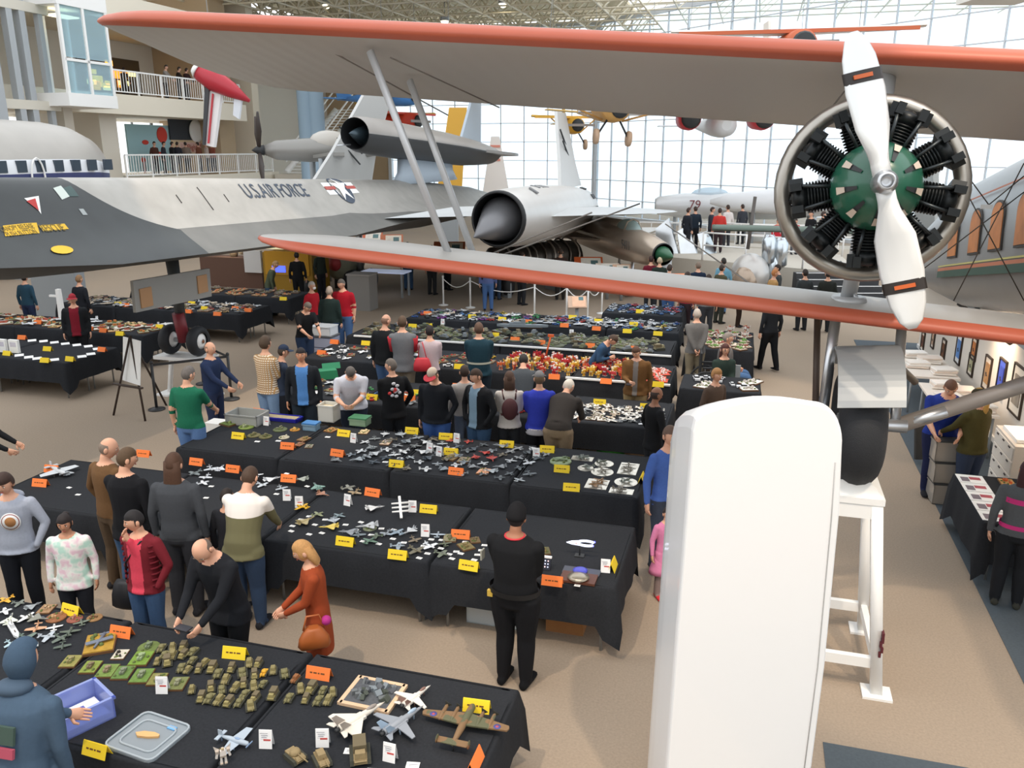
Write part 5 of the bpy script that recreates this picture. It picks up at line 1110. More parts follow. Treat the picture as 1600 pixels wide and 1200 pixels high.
for s in (-1, 1):
    mb = MB(); mb.ball((s * .12, .245, .085), (.005, .035, .03), CAMO, 10, 6); mb.build('tail_fin', bo)
    mb = MB(); mb.lathe([(.0, .0), (.028, 0), (.028, .001), (0, .001)], mat('4a4c8a', .7), Matrix.Translation((s * .25, -.01, .0745)), n=16, caps=False); mb.lathe([(.0, .0), (.012, 0), (.012, .001), (0, .001)], mat('b04a5a', .7), Matrix.Translation((s * .25, -.01, .0757)), n=12, caps=False); mb.build('roundel', bo)
    mb = MB(); mb.tube([(s * .1, -.04, 0), (s * .1, -.05, .065)], .01, DARK, 6); mb.build('gear_leg', bo)
mb = MB(); mb.tube([(0, .24, 0), (0, .24, .06)], .006, DARK, 6); mb.build('tail_wheel', bo)
for i, (x, y) in enumerate(((462, 1186), (503, 1192), (563, 1184))): put(tank_tpl('8f7c58', i), 'model_tank', x, y, -PHI + 1.1 - .3 * i, (1.3, 1.3, 1.7)[i], ('tan tank model at the bottom edge, leftmost of three', 'tan tank model at the bottom edge, middle one on rubble', 'longest tan armoured vehicle at the bottom edge')[i], 'model tank', 'tan tanks at the bottom edge')
for i, (x, y) in enumerate(((548, 1174), (583, 1206), (645, 1196))): put(card_tpl(), 'info_card', x, y, -PHI + .2, 1.1, ('white flat card behind the longest tan vehicle', 'white flat card at the bottom edge centre', 'white flat card right of the bottom tent card')[i], 'card', 'flat cards at the bottom')
put(plane_tpl('a8b4c0', '88a0c0'), 'model_airplane', 368, 1164, 1.2, 1.2, 'grey blue biplane kit at the bottom edge, left of tent cards', 'model airplane', 'models at the bottom edge'); put(robot_tpl('d8d0c8', 'b8a898'), 'robot_figure', 350, 1192, .4, .8, 'pale figure kit at the bottom edge near the lid', 'figure', 'models at the bottom edge')
# storage box, its lid
def tub(name, label, px, py, w, d, h, c, rz, z=TZ + .004, op=.55, world=None, lid=None, rim=True):
    o = thing(name, label, 'storage box', world if world is not None else atz(px, py, z), rz); G_ = glass_mat(c, op)
    mb = MB(); t = .006
    for s in (-1, 1): mb.box((s * (w / 2 - t), 0, h / 2), (t * 2, d, h), G_); mb.box((0, s * (d / 2 - t), h / 2), (w, t * 2, h), G_)
    mb.box((0, 0, t), (w, d, t * 2), G_); mb.build('box_body', o)
    if rim:
        mb = MB()
        for s in (-1, 1): mb.box((s * w / 2, 0, h), (.025, d + .025, .02), G_); mb.box((0, s * d / 2, h), (w + .025, .025, .02), G_)
        mb.build('rim', o)
    if lid: MB().box((0, 0, h + .015), (w + .02, d + .02, .03), mat(lid, .5)).build('lid', o)
    return o
b1 = tub('storage_box', 'translucent blue plastic tub the hooded person reaches into', 118, 1128, .34, .46, .17, 'a9b8ec', -PHI - .45)
MB().box((0, 0, .03), (.28, .4, .03), PAPER).build('white_lining', b1); MB().box((.02, .05, .06), (.1, .06, .05), mat('5a5ca8', .5)).build('packing', b1)
ld = thing('box_lid', 'translucent plastic box lid with a tan piece lying on it', 'lid', atz(232, 1152, TZ + .004), -PHI - .12)
def rrect(w, d, r): return [(sx * (w / 2 - r) + r * math.cos(R(a)), sy * (d / 2 - r) + r * math.sin(R(a))) for sx, sy, a0 in ((1, 1, 0), (-1, 1, 90), (-1, -1, 180), (1, -1, 270)) for a in (a0, a0 + 30, a0 + 60, a0 + 90)]
mb = MB(); mb.prism(rrect(.47, .42, .06), 0, .012, glass_mat('b9c4cc', .5)); mb.build('lid_plate', ld)
for (w, d, zz) in ((.47, .42, .02), (.34, .29, .016)):
    mb = MB(); q = rrect(w - .02, d - .02, .05); mb.tube([(x, y, zz) for x, y in q + q[:1]], .009, glass_mat('c9d2d8', .6), 6, False); mb.build('lid_ridge', ld)
mb = MB(); mb.prism([(-.1, -.02), (-.05, .015), (.03, .035), (.08, .03), (.09, .01), (.02, -.025), (-.06, -.045)], .013, .03, mat('d9ab72', .7)); mb.build('tan_piece', ld)
MB().box((.1, .13, .016), (.07, .035, .01), mat('6fa8d8', .6)).build('blue_label', ld)

# --- second row: aircraft with cards, lit science fiction models
random.seed(21)
C2 = [(457, 822), (470, 812), (483, 807), (455, 830), (483, 835), (492, 820), (503, 833), (508, 812), (540, 820), (547, 849), (556, 828), (564, 816), (567, 846), (580, 836), (592, 850), (596, 826), (614, 842), (615, 828), (631, 848), (662, 853), (674, 843), (690, 844), (702, 866), (655, 872), (689, 857), (668, 865), (720, 865), (713, 862), (727, 847), (757, 852), (752, 860), (746, 867), (741, 875), (706, 873), (432, 772), (448, 740), (480, 760), (350, 770), (330, 760), (322, 778), (296, 793), (310, 800), (300, 812), (108, 762), (122, 773)]
for i, (x, y) in enumerate(sorted(C2)): put(card_tpl(), 'info_card', x, y, -PHI + random.uniform(-.25, .25), .75, 'small white caption card on the second row, %s card from left' % nth_(i), 'card', 'caption cards of the second row')
P2 = [(478, 818, 'a89a70'), (497, 806, '8a9070'), (515, 827, 'd8c060'), (522, 818, 'a8b0b8'), (530, 808, '7a8a90'), (545, 835, '8a9098'), (560, 838, '6f7a80'), (575, 826, 'b8bcc0'), (588, 840, '5e6a5a'), (604, 836, '9098a0'), (620, 835, '8a9aa8'), (640, 833, 'c8ccd0'), (648, 846, '7a6e5c'), (672, 856, 'dfe4ea'), (684, 838, 'b0bcc8'), (622, 856, '93a0ac'), (650, 863, '6f6a58'), (695, 852, '5d6450'), (690, 868, '707868'), (578, 848, '5f7a6a'), (410, 760, 'b8c0c8'), (425, 752, 'd0d4d8'), (440, 765, 'a0a8b0'), (470, 752, '9aa098'), (495, 764, '7a9a90'), (400, 745, 'e4e8ec'), (330, 735, 'b8bec4'), (322, 748, 'c8ccd2'), (345, 735, 'd4d8de'), (318, 757, 'dce0e4'), (305, 742, '70787a'), (390, 752, 'e8e8e8'), (505, 775, 'a87860'), (545, 765, '8a8a80'), (555, 772, 'a08a6a'), (472, 795, 'd8a820'), (585, 797, 'd8d8d8'), (212, 712, 'aab4be'), (105, 742, 'a8aeb4')]
for i, (x, y, c) in enumerate(sorted(P2)): put(plane_tpl(c) if random.random() < .75 else jet_tpl(c), 'model_airplane', x, y, random.uniform(0, 6.2), random.uniform(.62, .85), {'d8a820': 'bright yellow aircraft model by the white tent cards, second row'}.get(c, '%s aircraft model on the second row, %s plane from left' % (nearc(c), nth_(i))), 'model airplane', 'aircraft models of the second row')
put(plane_tpl('c2c8ce'), 'model_airplane', 92, 742, .9, 1.9, 'large silver aircraft model at the left end of the second row', 'model airplane', 'aircraft models of the second row')
put(base_tpl('7a806a', '6a6458', 1), 'diorama_base', 578, 826, 0, .8, 'round rocky diorama in the middle of the second row', 'diorama', 'dioramas of the second row'); put(base_tpl('8a8468', '7a7458', 0), 'diorama_base', 703, 842, 0, .9, 'tan tracked-vehicle diorama left of the guard near the orange sign', 'diorama', 'dioramas of the second row'); put(base_tpl('7d7048', '8a7a50', 0), 'diorama_base', 728, 855, .5, .9, 'mustard diorama among white cards beside the guard', 'diorama', 'dioramas of the second row'); put(base_tpl('6d5a3c', '7a6a50', 0, 'box'), 'diorama_base', 742, 845, .2, .7, 'dark brown diorama just left of the guard', 'diorama', 'dioramas of the second row')
sp = thing('spaceplane_model', 'white twin-fuselage aircraft model standing upright on black cloth', 'model airplane', atz(626, 806, TZ + .004), .2)
mb = MB(); mb.tube([(0, 0, 0), (0, .02, .08)], .006, DARK, 6); mb.build('stand', sp); mb = MB(); mb.box((0, 0, .11), (.03, .3, .02), WHITE, rotx(.6)); mb.build('wing', sp)
for s in (-1, 0, 1): mb = MB(); mb.tube([(-.1, s * .05, .11 + s * .03), (.1, s * .05, .11 + s * .03)], [.01, .014], WHITE, 8); mb.build('fuselage', sp)
ss = thing('lit_ring_starship', 'glowing white spaceship model with ring tail on the guard table', 'model spaceship', atz(905, 870, TZ + .004), -PHI)
mb = MB(); mb.tube([(0, .02, 0), (0, .02, .14)], .008, DARK, 8); mb.box((0, .02, .006), (.1, .08, .012), DARK); mb.build('display_stand', ss)
LW = mat('dfe6ff', .4, emit=1.1); mb = MB(); mb.tube([(-.14, 0, .15), (-.08, 0, .155), (0, .0, .16)], [.004, .022, .03], LW, 10); mb.build('hull', ss)
mb = MB(); mb.tube([(.07 + .09 * math.cos(R(a)), .01 + .055 * math.sin(R(a)), .16) for a in range(40, 330, 15)], .014, LW, 8); mb.build('tail_ring', ss)
for x, y, c in ((.15, .05, '5a5cff'), (.15, -.04, '5a5cff'), (-.03, -.03, 'ff5050')): mb = MB(); mb.ball((x, y, .165), .01, mat(c, .4, emit=5)); mb.build('coloured_light', ss)
wb = thing('wooden_display_base', 'dark wooden display base with silver saucer and blue dish beside guard', 'display base', atz(905, 903, TZ + .004), -PHI)
MB().box((0, -.03, .012), (.36, .2, .024), mat('5a3426', .5)).build('wooden_plate', wb); MB().box((.0, .12, .008), (.38, .14, .016), mat('3a3e4c', .4)).build('dark_plate', wb)
mb = MB(); mb.lathe([(.1, .03), (.11, .04), (.06, .055), (.02, .06)], mat('a8a090', .3, .6), Matrix.Translation((.0, -.05, 0)), n=20); mb.build('silver_saucer', wb)
mb = MB(); mb.lathe([(.07, .02), (.075, .035), (.05, .045), (.01, .045)], mat('4448b0', .4, emit=.25), Matrix.Translation((-.01, .1, 0)), n=20); mb.build('blue_dish', wb)
o = gthing('light_board', 'small dark board with rows of tiny lights beside the guard', 'light board', *(lambda p: (uv(p)[0], uv(p)[1], p.z))(atz(848, 888, TZ + .004)))
MB().box((0, 0, .06), (.17, .03, .13), mat('202430', .5), rotx(-.4)).build('panel', o); MB().box((0, .02, .125), (.18, .03, .015), PAPER).build('white_edge', o)
mb = MB()
for i in range(5):
    for j in range(3): mb.ball((-.06 + i * .03, -.035 + j * .012, .04 + j * .028), .006, mat('cfd6ff' if (i + j) % 3 else 'ffd0d0', .4, emit=2.5), 6, 4)
stuff(mb.build('tiny_lights', o))
put(base_tpl('5c5a3c', '7a6a40', 0, 'box'), 'diorama_base', 850, 862, .1, .8, 'olive diorama just right of the guard shoulder', 'diorama', 'dioramas of the second row')
put(card_tpl(), 'info_card', 902, 915, -PHI, .7, 'tiny white caption at the front edge of the wooden display base', 'card', 'caption right of guard')

# --- third row
random.seed(31)
def scatter(lst_fn, pts): 
    for p in pts: lst_fn(*p)
for i, (x, y, s, c, c2, sh, it) in enumerate(((362, 662, 1.5, '6f8040', '8a9a60', 0, 'box'), (385, 668, 1.2, '788a44', 'a0a880', 1, 'box'), (397, 681, 1.0, '6a6440', '7a7450', 1, 'tank'), (415, 683, 1.0, '64603c', '74704c', 1, 'tank'), (438, 672, 1.1, '5c6444', '7a7a60', 1, 'box'), (444, 684, .8, 'b8b098', 'd8d0b8', 1, 'box'), (475, 687, .9, '8a6a44', '9a8050', 0, 'box'), (461, 672, .8, 'b07a30', 'd8b060', 1, 'box'), (518, 673, 1.0, '9a7040', 'a8804c', 0, 'box'), (569, 676, .9, 'c8b088', 'd8c8a0', 0, 'box'), (603, 693, .9, 'c0a890', 'a8a098', 0, 'box'), (706, 716, 1.1, '7a6848', '9a8a60', 0, 'tank'), (725, 720, 1.0, '8a7a60', '9a9080', 0, 'box'), (756, 738, 1.0, 'd8a080', 'e0b898', 0, 'none'), (468, 695, .7, '9a6a50', 'a87a60', 0, 'none'), (483, 698, .7, '8a8474', '9a9484', 0, 'none'), (876, 722, 1.5, '8a9878', '6a7a5a', 1, 'plane'))):
    put(base_tpl(c, c2, sh, it), 'diorama_base', x, y, -PHI + random.uniform(-.3, .3), s, 'third row display base, %s' % ('large green terrain at the left end', 'round green terrain beside the large one', 'left olive mound near the yellow sign', 'right olive mound near the yellow sign', 'dark green mound by the blue tray', 'small white oval mound', 'tan plate behind the left orange sign', 'orange brown round cake-like base', 'wooden plate before the clear bin', 'pale wood plate before the green box', 'pinkish tan plate by grey jets', 'brown plate in the middle', 'beige plate right of the middle', 'flat peach plate at the front edge', 'flat rusty plate by the orange sign', 'flat grey plate by the orange sign', 'large grass circle with parked aircraft')[i], 'diorama', 'dioramas of the third row')
for i, (x, y) in enumerate(((402, 690), (435, 689), (512, 683), (602, 722), (625, 716))): put(card_tpl(), 'info_card', x, y, -PHI + .1, .9, 'flat white caption card on the third row, %s flat card from left' % nth_(i), 'card', 'caption cards of the third row')
for i in range(74):
    u = -5.3 + 2.75 * (i + .5) / 74; v = (9.72 + .19 * ((i * 4) % 7)) + random.uniform(-.05, .05); c = random.choice(('7f8890', 'a0a8ae', '5a6268', 'c4c8cc', '6a6458', '8a8f94', 'b04038' if -4.2 < u < -3.2 else '777d80', '46505a'))
    putg(random.choice((plane_tpl, jet_tpl, plane_tpl))(c), 'model_airplane', u, v, random.uniform(0, 6), random.uniform(.55, .8), '%s aircraft model in the third row middle, %s from left' % (nearc(c), nth_(i)), 'model airplane', 'aircraft models of the third row')
MIR = mat('e9e6dc', .12, .9); MIRB = pattern_mat('mirror_display', lambda nt, b: (lambda n, r, tc: (n.inputs['Scale'].__setattr__('default_value', 14), nt.links.new(tc.outputs['Object'], n.inputs[0]), nt.links.new(n.outputs[0], r.inputs[0]), setattr(r.color_ramp.elements[0], 'color', lin('b8b4a8')), setattr(r.color_ramp.elements[1], 'color', lin('f4f0e6')), nt.links.new(r.outputs[0], b.inputs[0]), b.inputs['Roughness'].__setattr__('default_value', .15), b.inputs['Metallic'].__setattr__('default_value', .55)))(nt.nodes.new('ShaderNodeTexNoise'), nt.nodes.new('ShaderNodeValToRGB'), nt.nodes.new('ShaderNodeTexCoord')))
for i, (x, y, w, d, rd, lab) in enumerate(((910, 717, .3, .16, 0, 'long narrow mirror at the back'), (944, 725, .26, .2, 1, 'round mirror at the back'), (982, 733, .25, .42, 0, 'large square mirror at the back right'), (915, 732, .22, .2, 1, 'small round mirror at left'), (941, 738, .3, .2, 1, 'round mirror in the middle'), (933, 757, .28, .32, 0, 'square mirror with brown plane at the front'), (978, 754, .3, .2, 1, 'round mirror at the right front'), (971, 768, .3, .17, 0, 'narrow mirror at the front edge'))):
    o = thing('mirror_display', 'third row mirrored plate with model, %s' % lab, 'mirror display', atz(x, y, TZ + .004), -PHI)
    mb = MB()
    if rd: mb.lathe([(w / 2, 0), (w / 2, .008)], MIRB, n=24)
    else: mb.box((0, 0, .004), (w, d, .008), MIRB)
    mb.build('mirror_plate', o); c = ('8a6a48' if i == 5 else random.choice(('5a5f52', '6a7068', '7a7468')))
    for k in range(2 if not rd else 1): q = link('model_airplane', plane_tpl(c), o, (random.uniform(-.03, .03), (k - .5) * .14 if not rd and d > .3 else 0, .008), random.uniform(0, 6)); q.scale = (.8,) * 3
b = tub('storage_box', 'tall clear bin on the third row the man in pale tee reaches into', 515, 656, .27, .24, .26, 'e2e2dc', -PHI, op=.75)
MB().box((0, 0, .12), (.24, .2, .2), mat('c8bca0', .8, noise=.3, scale=30)).build('packed_contents', b)
tub('storage_box', 'shallow clear box with green lid on the third row', 563, 663, .28, .2, .1, 'b8d4b8', -PHI, lid='3f7a56'); tub('storage_box', 'small pale blue box on the third row', 487, 671, .22, .15, .09, 'a8c8dc', -PHI, lid='3f78b0')
bt = tub('plastic_tray', 'long deep blue tray holding sandy models on the third row', 441, 656, .62, .2, .05, '3030a0', -PHI, op=.95); MB().box((0, 0, .035), (.55, .14, .04), mat('a89878', .9, noise=.4, scale=30)).build('sandy_models', bt)
tub('storage_box', 'grey plastic tote at the left end of the third row', 300, 662, .56, .36, .16, 'a8aaa8', -PHI, op=.9, z=TZ + .004, world=G(-7.45, 10.85, TZ + .004))
wbx = gthing('white_carton', 'tall white box on floor left of the green polo shirt', 'box', -8.05, 10.9); MB().box((0, 0, .35), (.3, .26, .7), WHITE).build('box_body', wbx); MB().box((0, 0, .705), (.3, .26, .01), mat('e2e2e0', .6)).build('flap', wbx)

# --- farther rows: crowded models
def crowd(n, u0, u1, v0, v1, kinds, lab, name, cat, grp, s0, s1, seed):
    rnd = random.Random(seed); nu = max(1, int(math.sqrt(n * (u1 - u0) / (v1 - v0)))); nv = max(1, math.ceil(n / nu)); k = 0
    for i in range(nu):
        for j in range(nv):
            u = u0 + (i + .5 + rnd.uniform(-.35, .35)) * (u1 - u0) / nu; v = v0 + (j + .5 + rnd.uniform(-.35, .35)) * (v1 - v0) / nv
            me = rnd.choice(kinds)(rnd); nth = ONES[i] if i < len(ONES) else '%dth' % (i + 1)
            line = ('front' if j == 0 else 'back' if j == nv - 1 else ONES[j])
            putg(me, name, u, v, rnd.uniform(0, 6), rnd.uniform(s0, s1), '%s, %s from left, %s line' % (lab.replace('@', cname(me)), nth, line), cat, grp)
rc = lambda *cs: (lambda r: r.choice(cs))
GRY = rc('8a8f94', 'b4b8bc', '6a6e70', 'd8dadc', '9a8f80', 'c8b8a4'); OLV = rc('6a6e54', '7a7460', '565c4c', '8a8468', '70767a')
crowd(60, -2.9, -1.15, 12.4, 13.3, [lambda r: plane_tpl(GRY(r)), lambda r: base_tpl('d8d4cc', 'a89888', 0, 'box'), lambda r: plane_tpl('e8e4dc')], '@ kit at the fourth row right', 'model_airplane', 'model', 'models of the fourth row right', .6, .9, 1)
crowd(48, -7.8, -3.2, 12.4, 13.4, [lambda r: car_tpl(rc('c03830', 'e8e8e8', '3a6ab0', 'e0b030', '50a060')(r)), lambda r: plane_tpl(GRY(r)), lambda r: base_tpl('8a8060', 'b05040', 0, 'box')], '@ kit at the fourth row left', 'model_car', 'model', 'models of the fourth row left', .7, 1.0, 2)
RED = [lambda r: robot_tpl(rc('c8343a', 'd84a30', 'b82a38', 'e06a3a')(r), rc('e8e0dc', 'b03030', 'e0b8a0')(r))]
crowd(90, -4.6, -1.9, 14.95, 16.1, RED + RED + [lambda r: robot_tpl('e0a830', 'e8d8a0')], '@ robot figure on the fifth row', 'robot_figure', 'robot figure', 'robot figures of the fifth row', .9, 1.35, 3)
crowd(14, -1.85, -1.35, 14.95, 16.0, [lambda r: base_tpl('c84a38', 'e8e0dc', 0, 'box')], 'stacked kit at the fifth row right end', 'diorama_base', 'model', 'red kits of the fifth row', .9, 1.2, 4)
crowd(46, -8.6, -4.8, 14.95, 16.1, [lambda r: car_tpl(rc('b03a34', 'e4e4e4', '4a7ab0', 'd8b040', '6a8a50')(r)), lambda r: plane_tpl('e4e6e8'), lambda r: base_tpl('7a6a58', 'b84a3a', 0, 'box')], '@ kit at the fifth row left', 'model_car', 'model', 'models of the fifth row left', .8, 1.2, 5)
crowd(110, -8.7, -1.7, 17.2, 18.5, [lambda r: tank_tpl(OLV(r), 0), lambda r: tank_tpl(OLV(r), 1), lambda r: tank_tpl(OLV(r), 2), lambda r: base_tpl('7a7a70', '6a6a60', 0, 'box'), lambda r: base_tpl('5c6050', '80806a', 1, 'tank')], '@ armour model on the sixth row', 'model_tank', 'model tank', 'armour models of the sixth row', 1.1, 1.9, 6)
put(ship_tpl('7d868c'), 'model_ship', 815, 513, -.1, 2.0, 'long grey submarine-like ship model behind the sixth row', 'model ship', 'ship models')
crowd(130, -8.3, -1.6, 19.5, 20.65, [lambda r: car_tpl(rc('c23c34', '3a66b0', 'd8b83a', 'e8e8e8', '4a9a60', '30343a', '8a4a9a', 'a8b0b8', '5a8ac0')(r)), lambda r: plane_tpl(GRY(r))], '@ small kit on the seventh row', 'model_car', 'model car', 'car models of the seventh row', .9, 1.4, 7)
crowd(34, -3.6, -1.7, 21.6, 22.8, [lambda r: car_tpl(rc('e8e8e8', '9ab8d8', 'c8505a', 'd0d4d8', '4a6a9a')(r))], '@ car kit on the eighth row', 'model_car', 'model car', 'car models of the eighth row', 1.0, 1.5, 8)
crowd(36, -1.2, .1, 18.1, 19.9, [lambda r: base_tpl('c8b8a8', 'a8605a', 0, 'box'), lambda r: robot_tpl('d8d0c8', 'b06a5a'), lambda r: base_tpl('b0a090', '70a050', 0, 'box')], '@ figure kit by the wheelchair', 'figure_kit', 'figure', 'figures beside the wheelchair', 1.0, 1.5, 9)
crowd(10, -.9, .3, 14.8, 15.6, [lambda r: base_tpl('d8d4ce', 'c8c0b8', 0, 'box'), lambda r: car_tpl('e4e6ea')], '@ kit before the seated woman', 'figure_kit', 'model', 'kits before the seated woman', 1.0, 1.5, 10)
crowd(44, -18.8, -13.5, 15.9, 16.9, [lambda r: base_tpl('d0ccc0', 'b05a48', 0, 'box'), lambda r: plane_tpl('d8dadc'), lambda r: base_tpl('8a8a70', 'c87a40', 0, 'box'), lambda r: base_tpl('c8a070', 'e0d0b0', 0, 'box')], '@ kit on the table behind the easel', 'diorama_base', 'model', 'models behind the easel', 1.2, 1.9, 11)
crowd(80, -18.4, -12.8, 18.7, 19.9, [lambda r: car_tpl(rc('8a6a5a', 'd8d8d8', 'b04a40', '5a6a7a', 'c8a878')(r)), lambda r: plane_tpl(GRY(r)), lambda r: base_tpl('8a7868', 'b0a090', 0, 'box')], '@ kit on the table under the jet door', 'model_car', 'model', 'models under the jet door', .9, 1.5, 12)
crowd(30, -18.0, -12.9, 21.2, 22.3, [lambda r: base_tpl('a88a6a', 'd88a60', 0, 'box'), lambda r: base_tpl('706a60', '9a8a7a', 0, 'box')], '@ kit on the left rear table', 'diorama_base', 'model', 'models on the left rear table', 1.2, 1.8, 13)
sheet = tpl('paper_sheet', lambda mb: mb.box((0, 0, .002), (.21, .29, .003), PAPER))
for i, (x, y) in enumerate(((50, 532), (68, 533), (85, 535), (102, 537), (120, 539), (138, 541), (152, 545), (30, 555), (45, 558), (58, 560), (85, 562), (128, 557), (142, 553))): put(sheet, 'paper_sheet', x, y, -PHI + .8, .8, 'white paper sheet on the left table, %s' % (('back line, %s from left' % nth_(i)) if i < 7 else ('front line, %s from left' % nth_(i - 7))), 'paper', 'paper sheets on the left table')
for i, (x, y) in enumerate(((5, 540), (24, 541))):
    o = link('white_folder', tpl('white_folder', lambda mb: mb.box((0, 0, .14), (.24, .06, .28), PAPER).box((0, -.031, .18), (.16, .002, .1), mat('d0ccd8', .8))), None, atz(x, y + 10, TZ + .004), -PHI); tag(o, ('white upright display box at the far left table edge', 'white upright display box second on the left table')[i], 'box')
# under-table storage
tub('storage_box', 'clear lidded box with sticker under the guard table', 0, 0, .62, .4, .26, 'dfe6e8', -PHI, world=G(-2.35, 7.7, 0), op=.7, lid='b4c0c4')
def carton(label, u, v, w, d, h, rz=0, c=CARTON):
    o = gthing('cardboard_box', label, 'box', u, v, 0, rz); MB().box((0, 0, h / 2), (w, d, h), c).build('box_body', o)
    MB().box((0, 0, h + .003), (w * .98, .05, .004), mat('c8a878', .5)).build('tape', o); MB().box((-.03, -d / 2 - .001, h * .75), (.1, .002, .02), mat('4a3420', .8)).build('printed_mark', o)
carton('brown cardboard box under the guard table right end', -1.6, 7.75, .4, .35, .34)
for i, (u, lab) in enumerate(((-2.7, 'leftmost brown box under the third row'), (-2.25, 'middle brown box under the third row'), (-1.65, 'rightmost brown box under the third row'), (-4.6, 'brown box beneath the third row left of the white spaceplane'))): carton(lab, u, 10.3, .42, .35, .3)
for i, (u, c, lab) in enumerate(((-4.9, '3a4a70', 'blue flat box under the third row middle'), (-2.0, '3fae3c', 'bright green bag under the fourth row right'), (-1.5, 'a88a6a', 'tan box under the fourth row right end'))):
    o = gthing('stored_bag', lab, 'bag', u, (10.2, 12.9, 12.8)[i], 0); mb = MB(); mb.ball((0, 0, .14), (.25, .2, .15), mat(c, .7), 14, 8); mb.build('bag_body', o); mb = MB(); mb.tube([(-.08, 0, .26), (-.05, 0, .34), (.05, 0, .34), (.08, 0, .26)], .012, mat(c, .7), 6); mb.build('handle', o)
# white trim boards on row fronts
for (ua, ub, v, lab) in ((-3.2, -1.25, 14.83, 'white edging strip along the fifth row front'), (-8.7, -1.45, 17.08, 'white edging strip along the sixth row front')):
    tag(MB().box((0, 0, 0), (ub - ua, .012, .03), WHITE).box((0, .02, .016), (ub - ua, .05, .004), WHITE).build('edging_strip', None, G((ua + ub) / 2, v - .012, TZ + .008), -PHI), lab, 'edging')
# bin and tower near the red shirt man
cb = tub('storage_box', 'white crate of bottles handled by the man in black tee', 0, 0, .5, .4, .2, 'e8ecf0', -PHI, world=atz(507, 522, .78), op=.85)
cart = gthing('storage_cart', 'grey plastic drawer cart under the white crate', 'cart', uv(cb.location)[0], uv(cb.location)[1])
for i in range(3): MB().box((0, 0, .14 + i * .24), (.55, .42, .22), glass_mat('b4bcd4', .8)).build('drawer', cart)
MB().box((0, 0, .76), (.58, .45, .03), mat('55585c', .6)).build('cart_top', cart)
gb = thing('green_box', 'green open box lying on the fourth row left end', 'box', atz(512, 590, TZ + .004), .4); MB().box((0, 0, .08), (.36, .26, .16), mat('2f8a5c', .6), taper=.9).build('box_body', gb); MB().box((.1, .12, .19), (.34, .02, .12), mat('3a9668', .6), rotx(-.5)).build('flap', gb)
oc = gthing('toy_crane', 'slim orange lattice crane model rising behind the robots', 'model crane', *(lambda p: (uv(p)[0], uv(p)[1], p.z))(atz(852, 562, TZ + .004)))
mb = MB(); mb.tube([(0, 0, .02), (.1, .05, .5)], .022, mat('e0632c', .6), 4); mb.build('boom', oc); MB().box((0, 0, .03), (.12, .12, .06), mat('d8582a', .6)).build('crane_base', oc); mb = MB(); mb.box((.1, .05, .5), (.12, .04, .05), mat('e0632c', .6)); mb.build('crane_head', oc)

# ---------------------------------------------------------------- easel, barriers, signs
ea = thing('easel', 'dark wooden tripod easel by the left tables', 'easel', atz(212, 650, 0), R(-25))
top = Vector((0, .1, 1.55))
for f in ((-.42, -.15, 0), (.42, -.15, 0), (.0, .75, 0)): mb = MB(); mb.tube([f, top], .02, mat('3a2c24', .6), 6); mb.build('leg', ea)
MB().box((0, -.09, .62), (.75, .06, .03), mat('3a2c24', .6)).build('ledge', ea)
bd = tag(MB().box((0, 0, .42), (.62, .02, .84), PAPER).build('easel_board', None, ea.location + Vector((0, 0, .66))), 'white board leaning on the dark easel', 'board'); bd.rotation_euler = (R(-8), 0, R(-38))
def stanchion(p, lab, c, h=.95, grp='barrier posts'):
    o = thing('stanchion', lab, 'barrier post', p, 0, grp)
    mb = MB(); mb.lathe([(.16, 0), (.16, .02), (.03, .05)], c, n=18); mb.build('base', o); mb = MB(); mb.tube([(0, 0, .02), (0, 0, h)], .028, c, 10); mb.build('post', o); mb = MB(); mb.ball((0, 0, h), .035, c); mb.build('cap', o); return o
DK = mat('2e2f31', .5)
sa, sb = atz(362, 624, 0), atz(245, 640, 0); sc_ = atz(318, 600, 0)
stanchion(sa, 'black belt barrier post beside the navy sweater man', DK); stanchion(sb, 'black belt barrier post beside the easel', DK); stanchion(sc_, 'black belt barrier post behind the navy sweater man', DK)
for a, b, lab in ((sb, sa, 'black belt stretched in front of the jet wheel'), (sa, sc_, 'black belt running back behind the navy sweater man')):
    d = b - a; o = MB().box((d.length / 2, 0, 0), (d.length - .06, .008, .05), DK).build('barrier_belt', None, a + Vector((0, 0, .9)), math.atan2(d.y, d.x)); tag(o, lab, 'barrier belt')
wp = [atz(x, y, 0) for x, y in ((693, 477), (735, 481), (835, 493), (885, 495), (918, 497), (940, 490))]
for i, p in enumerate(wp): stanchion(p, 'white rope barrier post, %s from left behind the seventh row' % ('first', 'second', 'third', 'fourth', 'fifth', 'sixth')[i], WHITE)
for i, (a, b) in enumerate(zip(wp, wp[1:])):
    o = MB(); d = b - a; o.tube([a + d * (k / 8) + Vector((0, 0, .88 - .25 * math.sin(k / 8 * math.pi))) for k in range(9)], .015, WHITE, 6); tag(o.build('barrier_rope'), 'white rope sagging between barrier posts, %s span' % ('first', 'second', 'third', 'fourth', 'fifth')[i], 'rope')
def info(px, py, w, h, c1, c2, lab, rz=0, z=1.0):
    p = atz(px, py, z); o = thing('information_panel', lab, 'info panel', (p.x, p.y, 0), rz)
    mb = MB(); mb.tube([(0, .05, 0), (0, .02, z - .1)], .05, GREY, 8); mb.build('post', o); M_ = rotx(R(40))
    MB().box((0, 0, z), (w, h, .03), mat(c1, .6), M_).build('panel', o); mb = MB(); mb.box(Vector((.08 * w, 0, z)) + M_ @ Vector((0, 0, .02)), (w * .7, h * .85, .006), mat(c2, .6, noise=.2, scale=8), M_); mb.build('printed_sheet', o)
    mb = MB(); mb.box(Vector((.2 * w, 0, z)) + M_ @ Vector((0, .1, .026)), (w * .25, h * .3, .004), mat('5a7a7c', .6), M_); mb.build('photo_print', o)
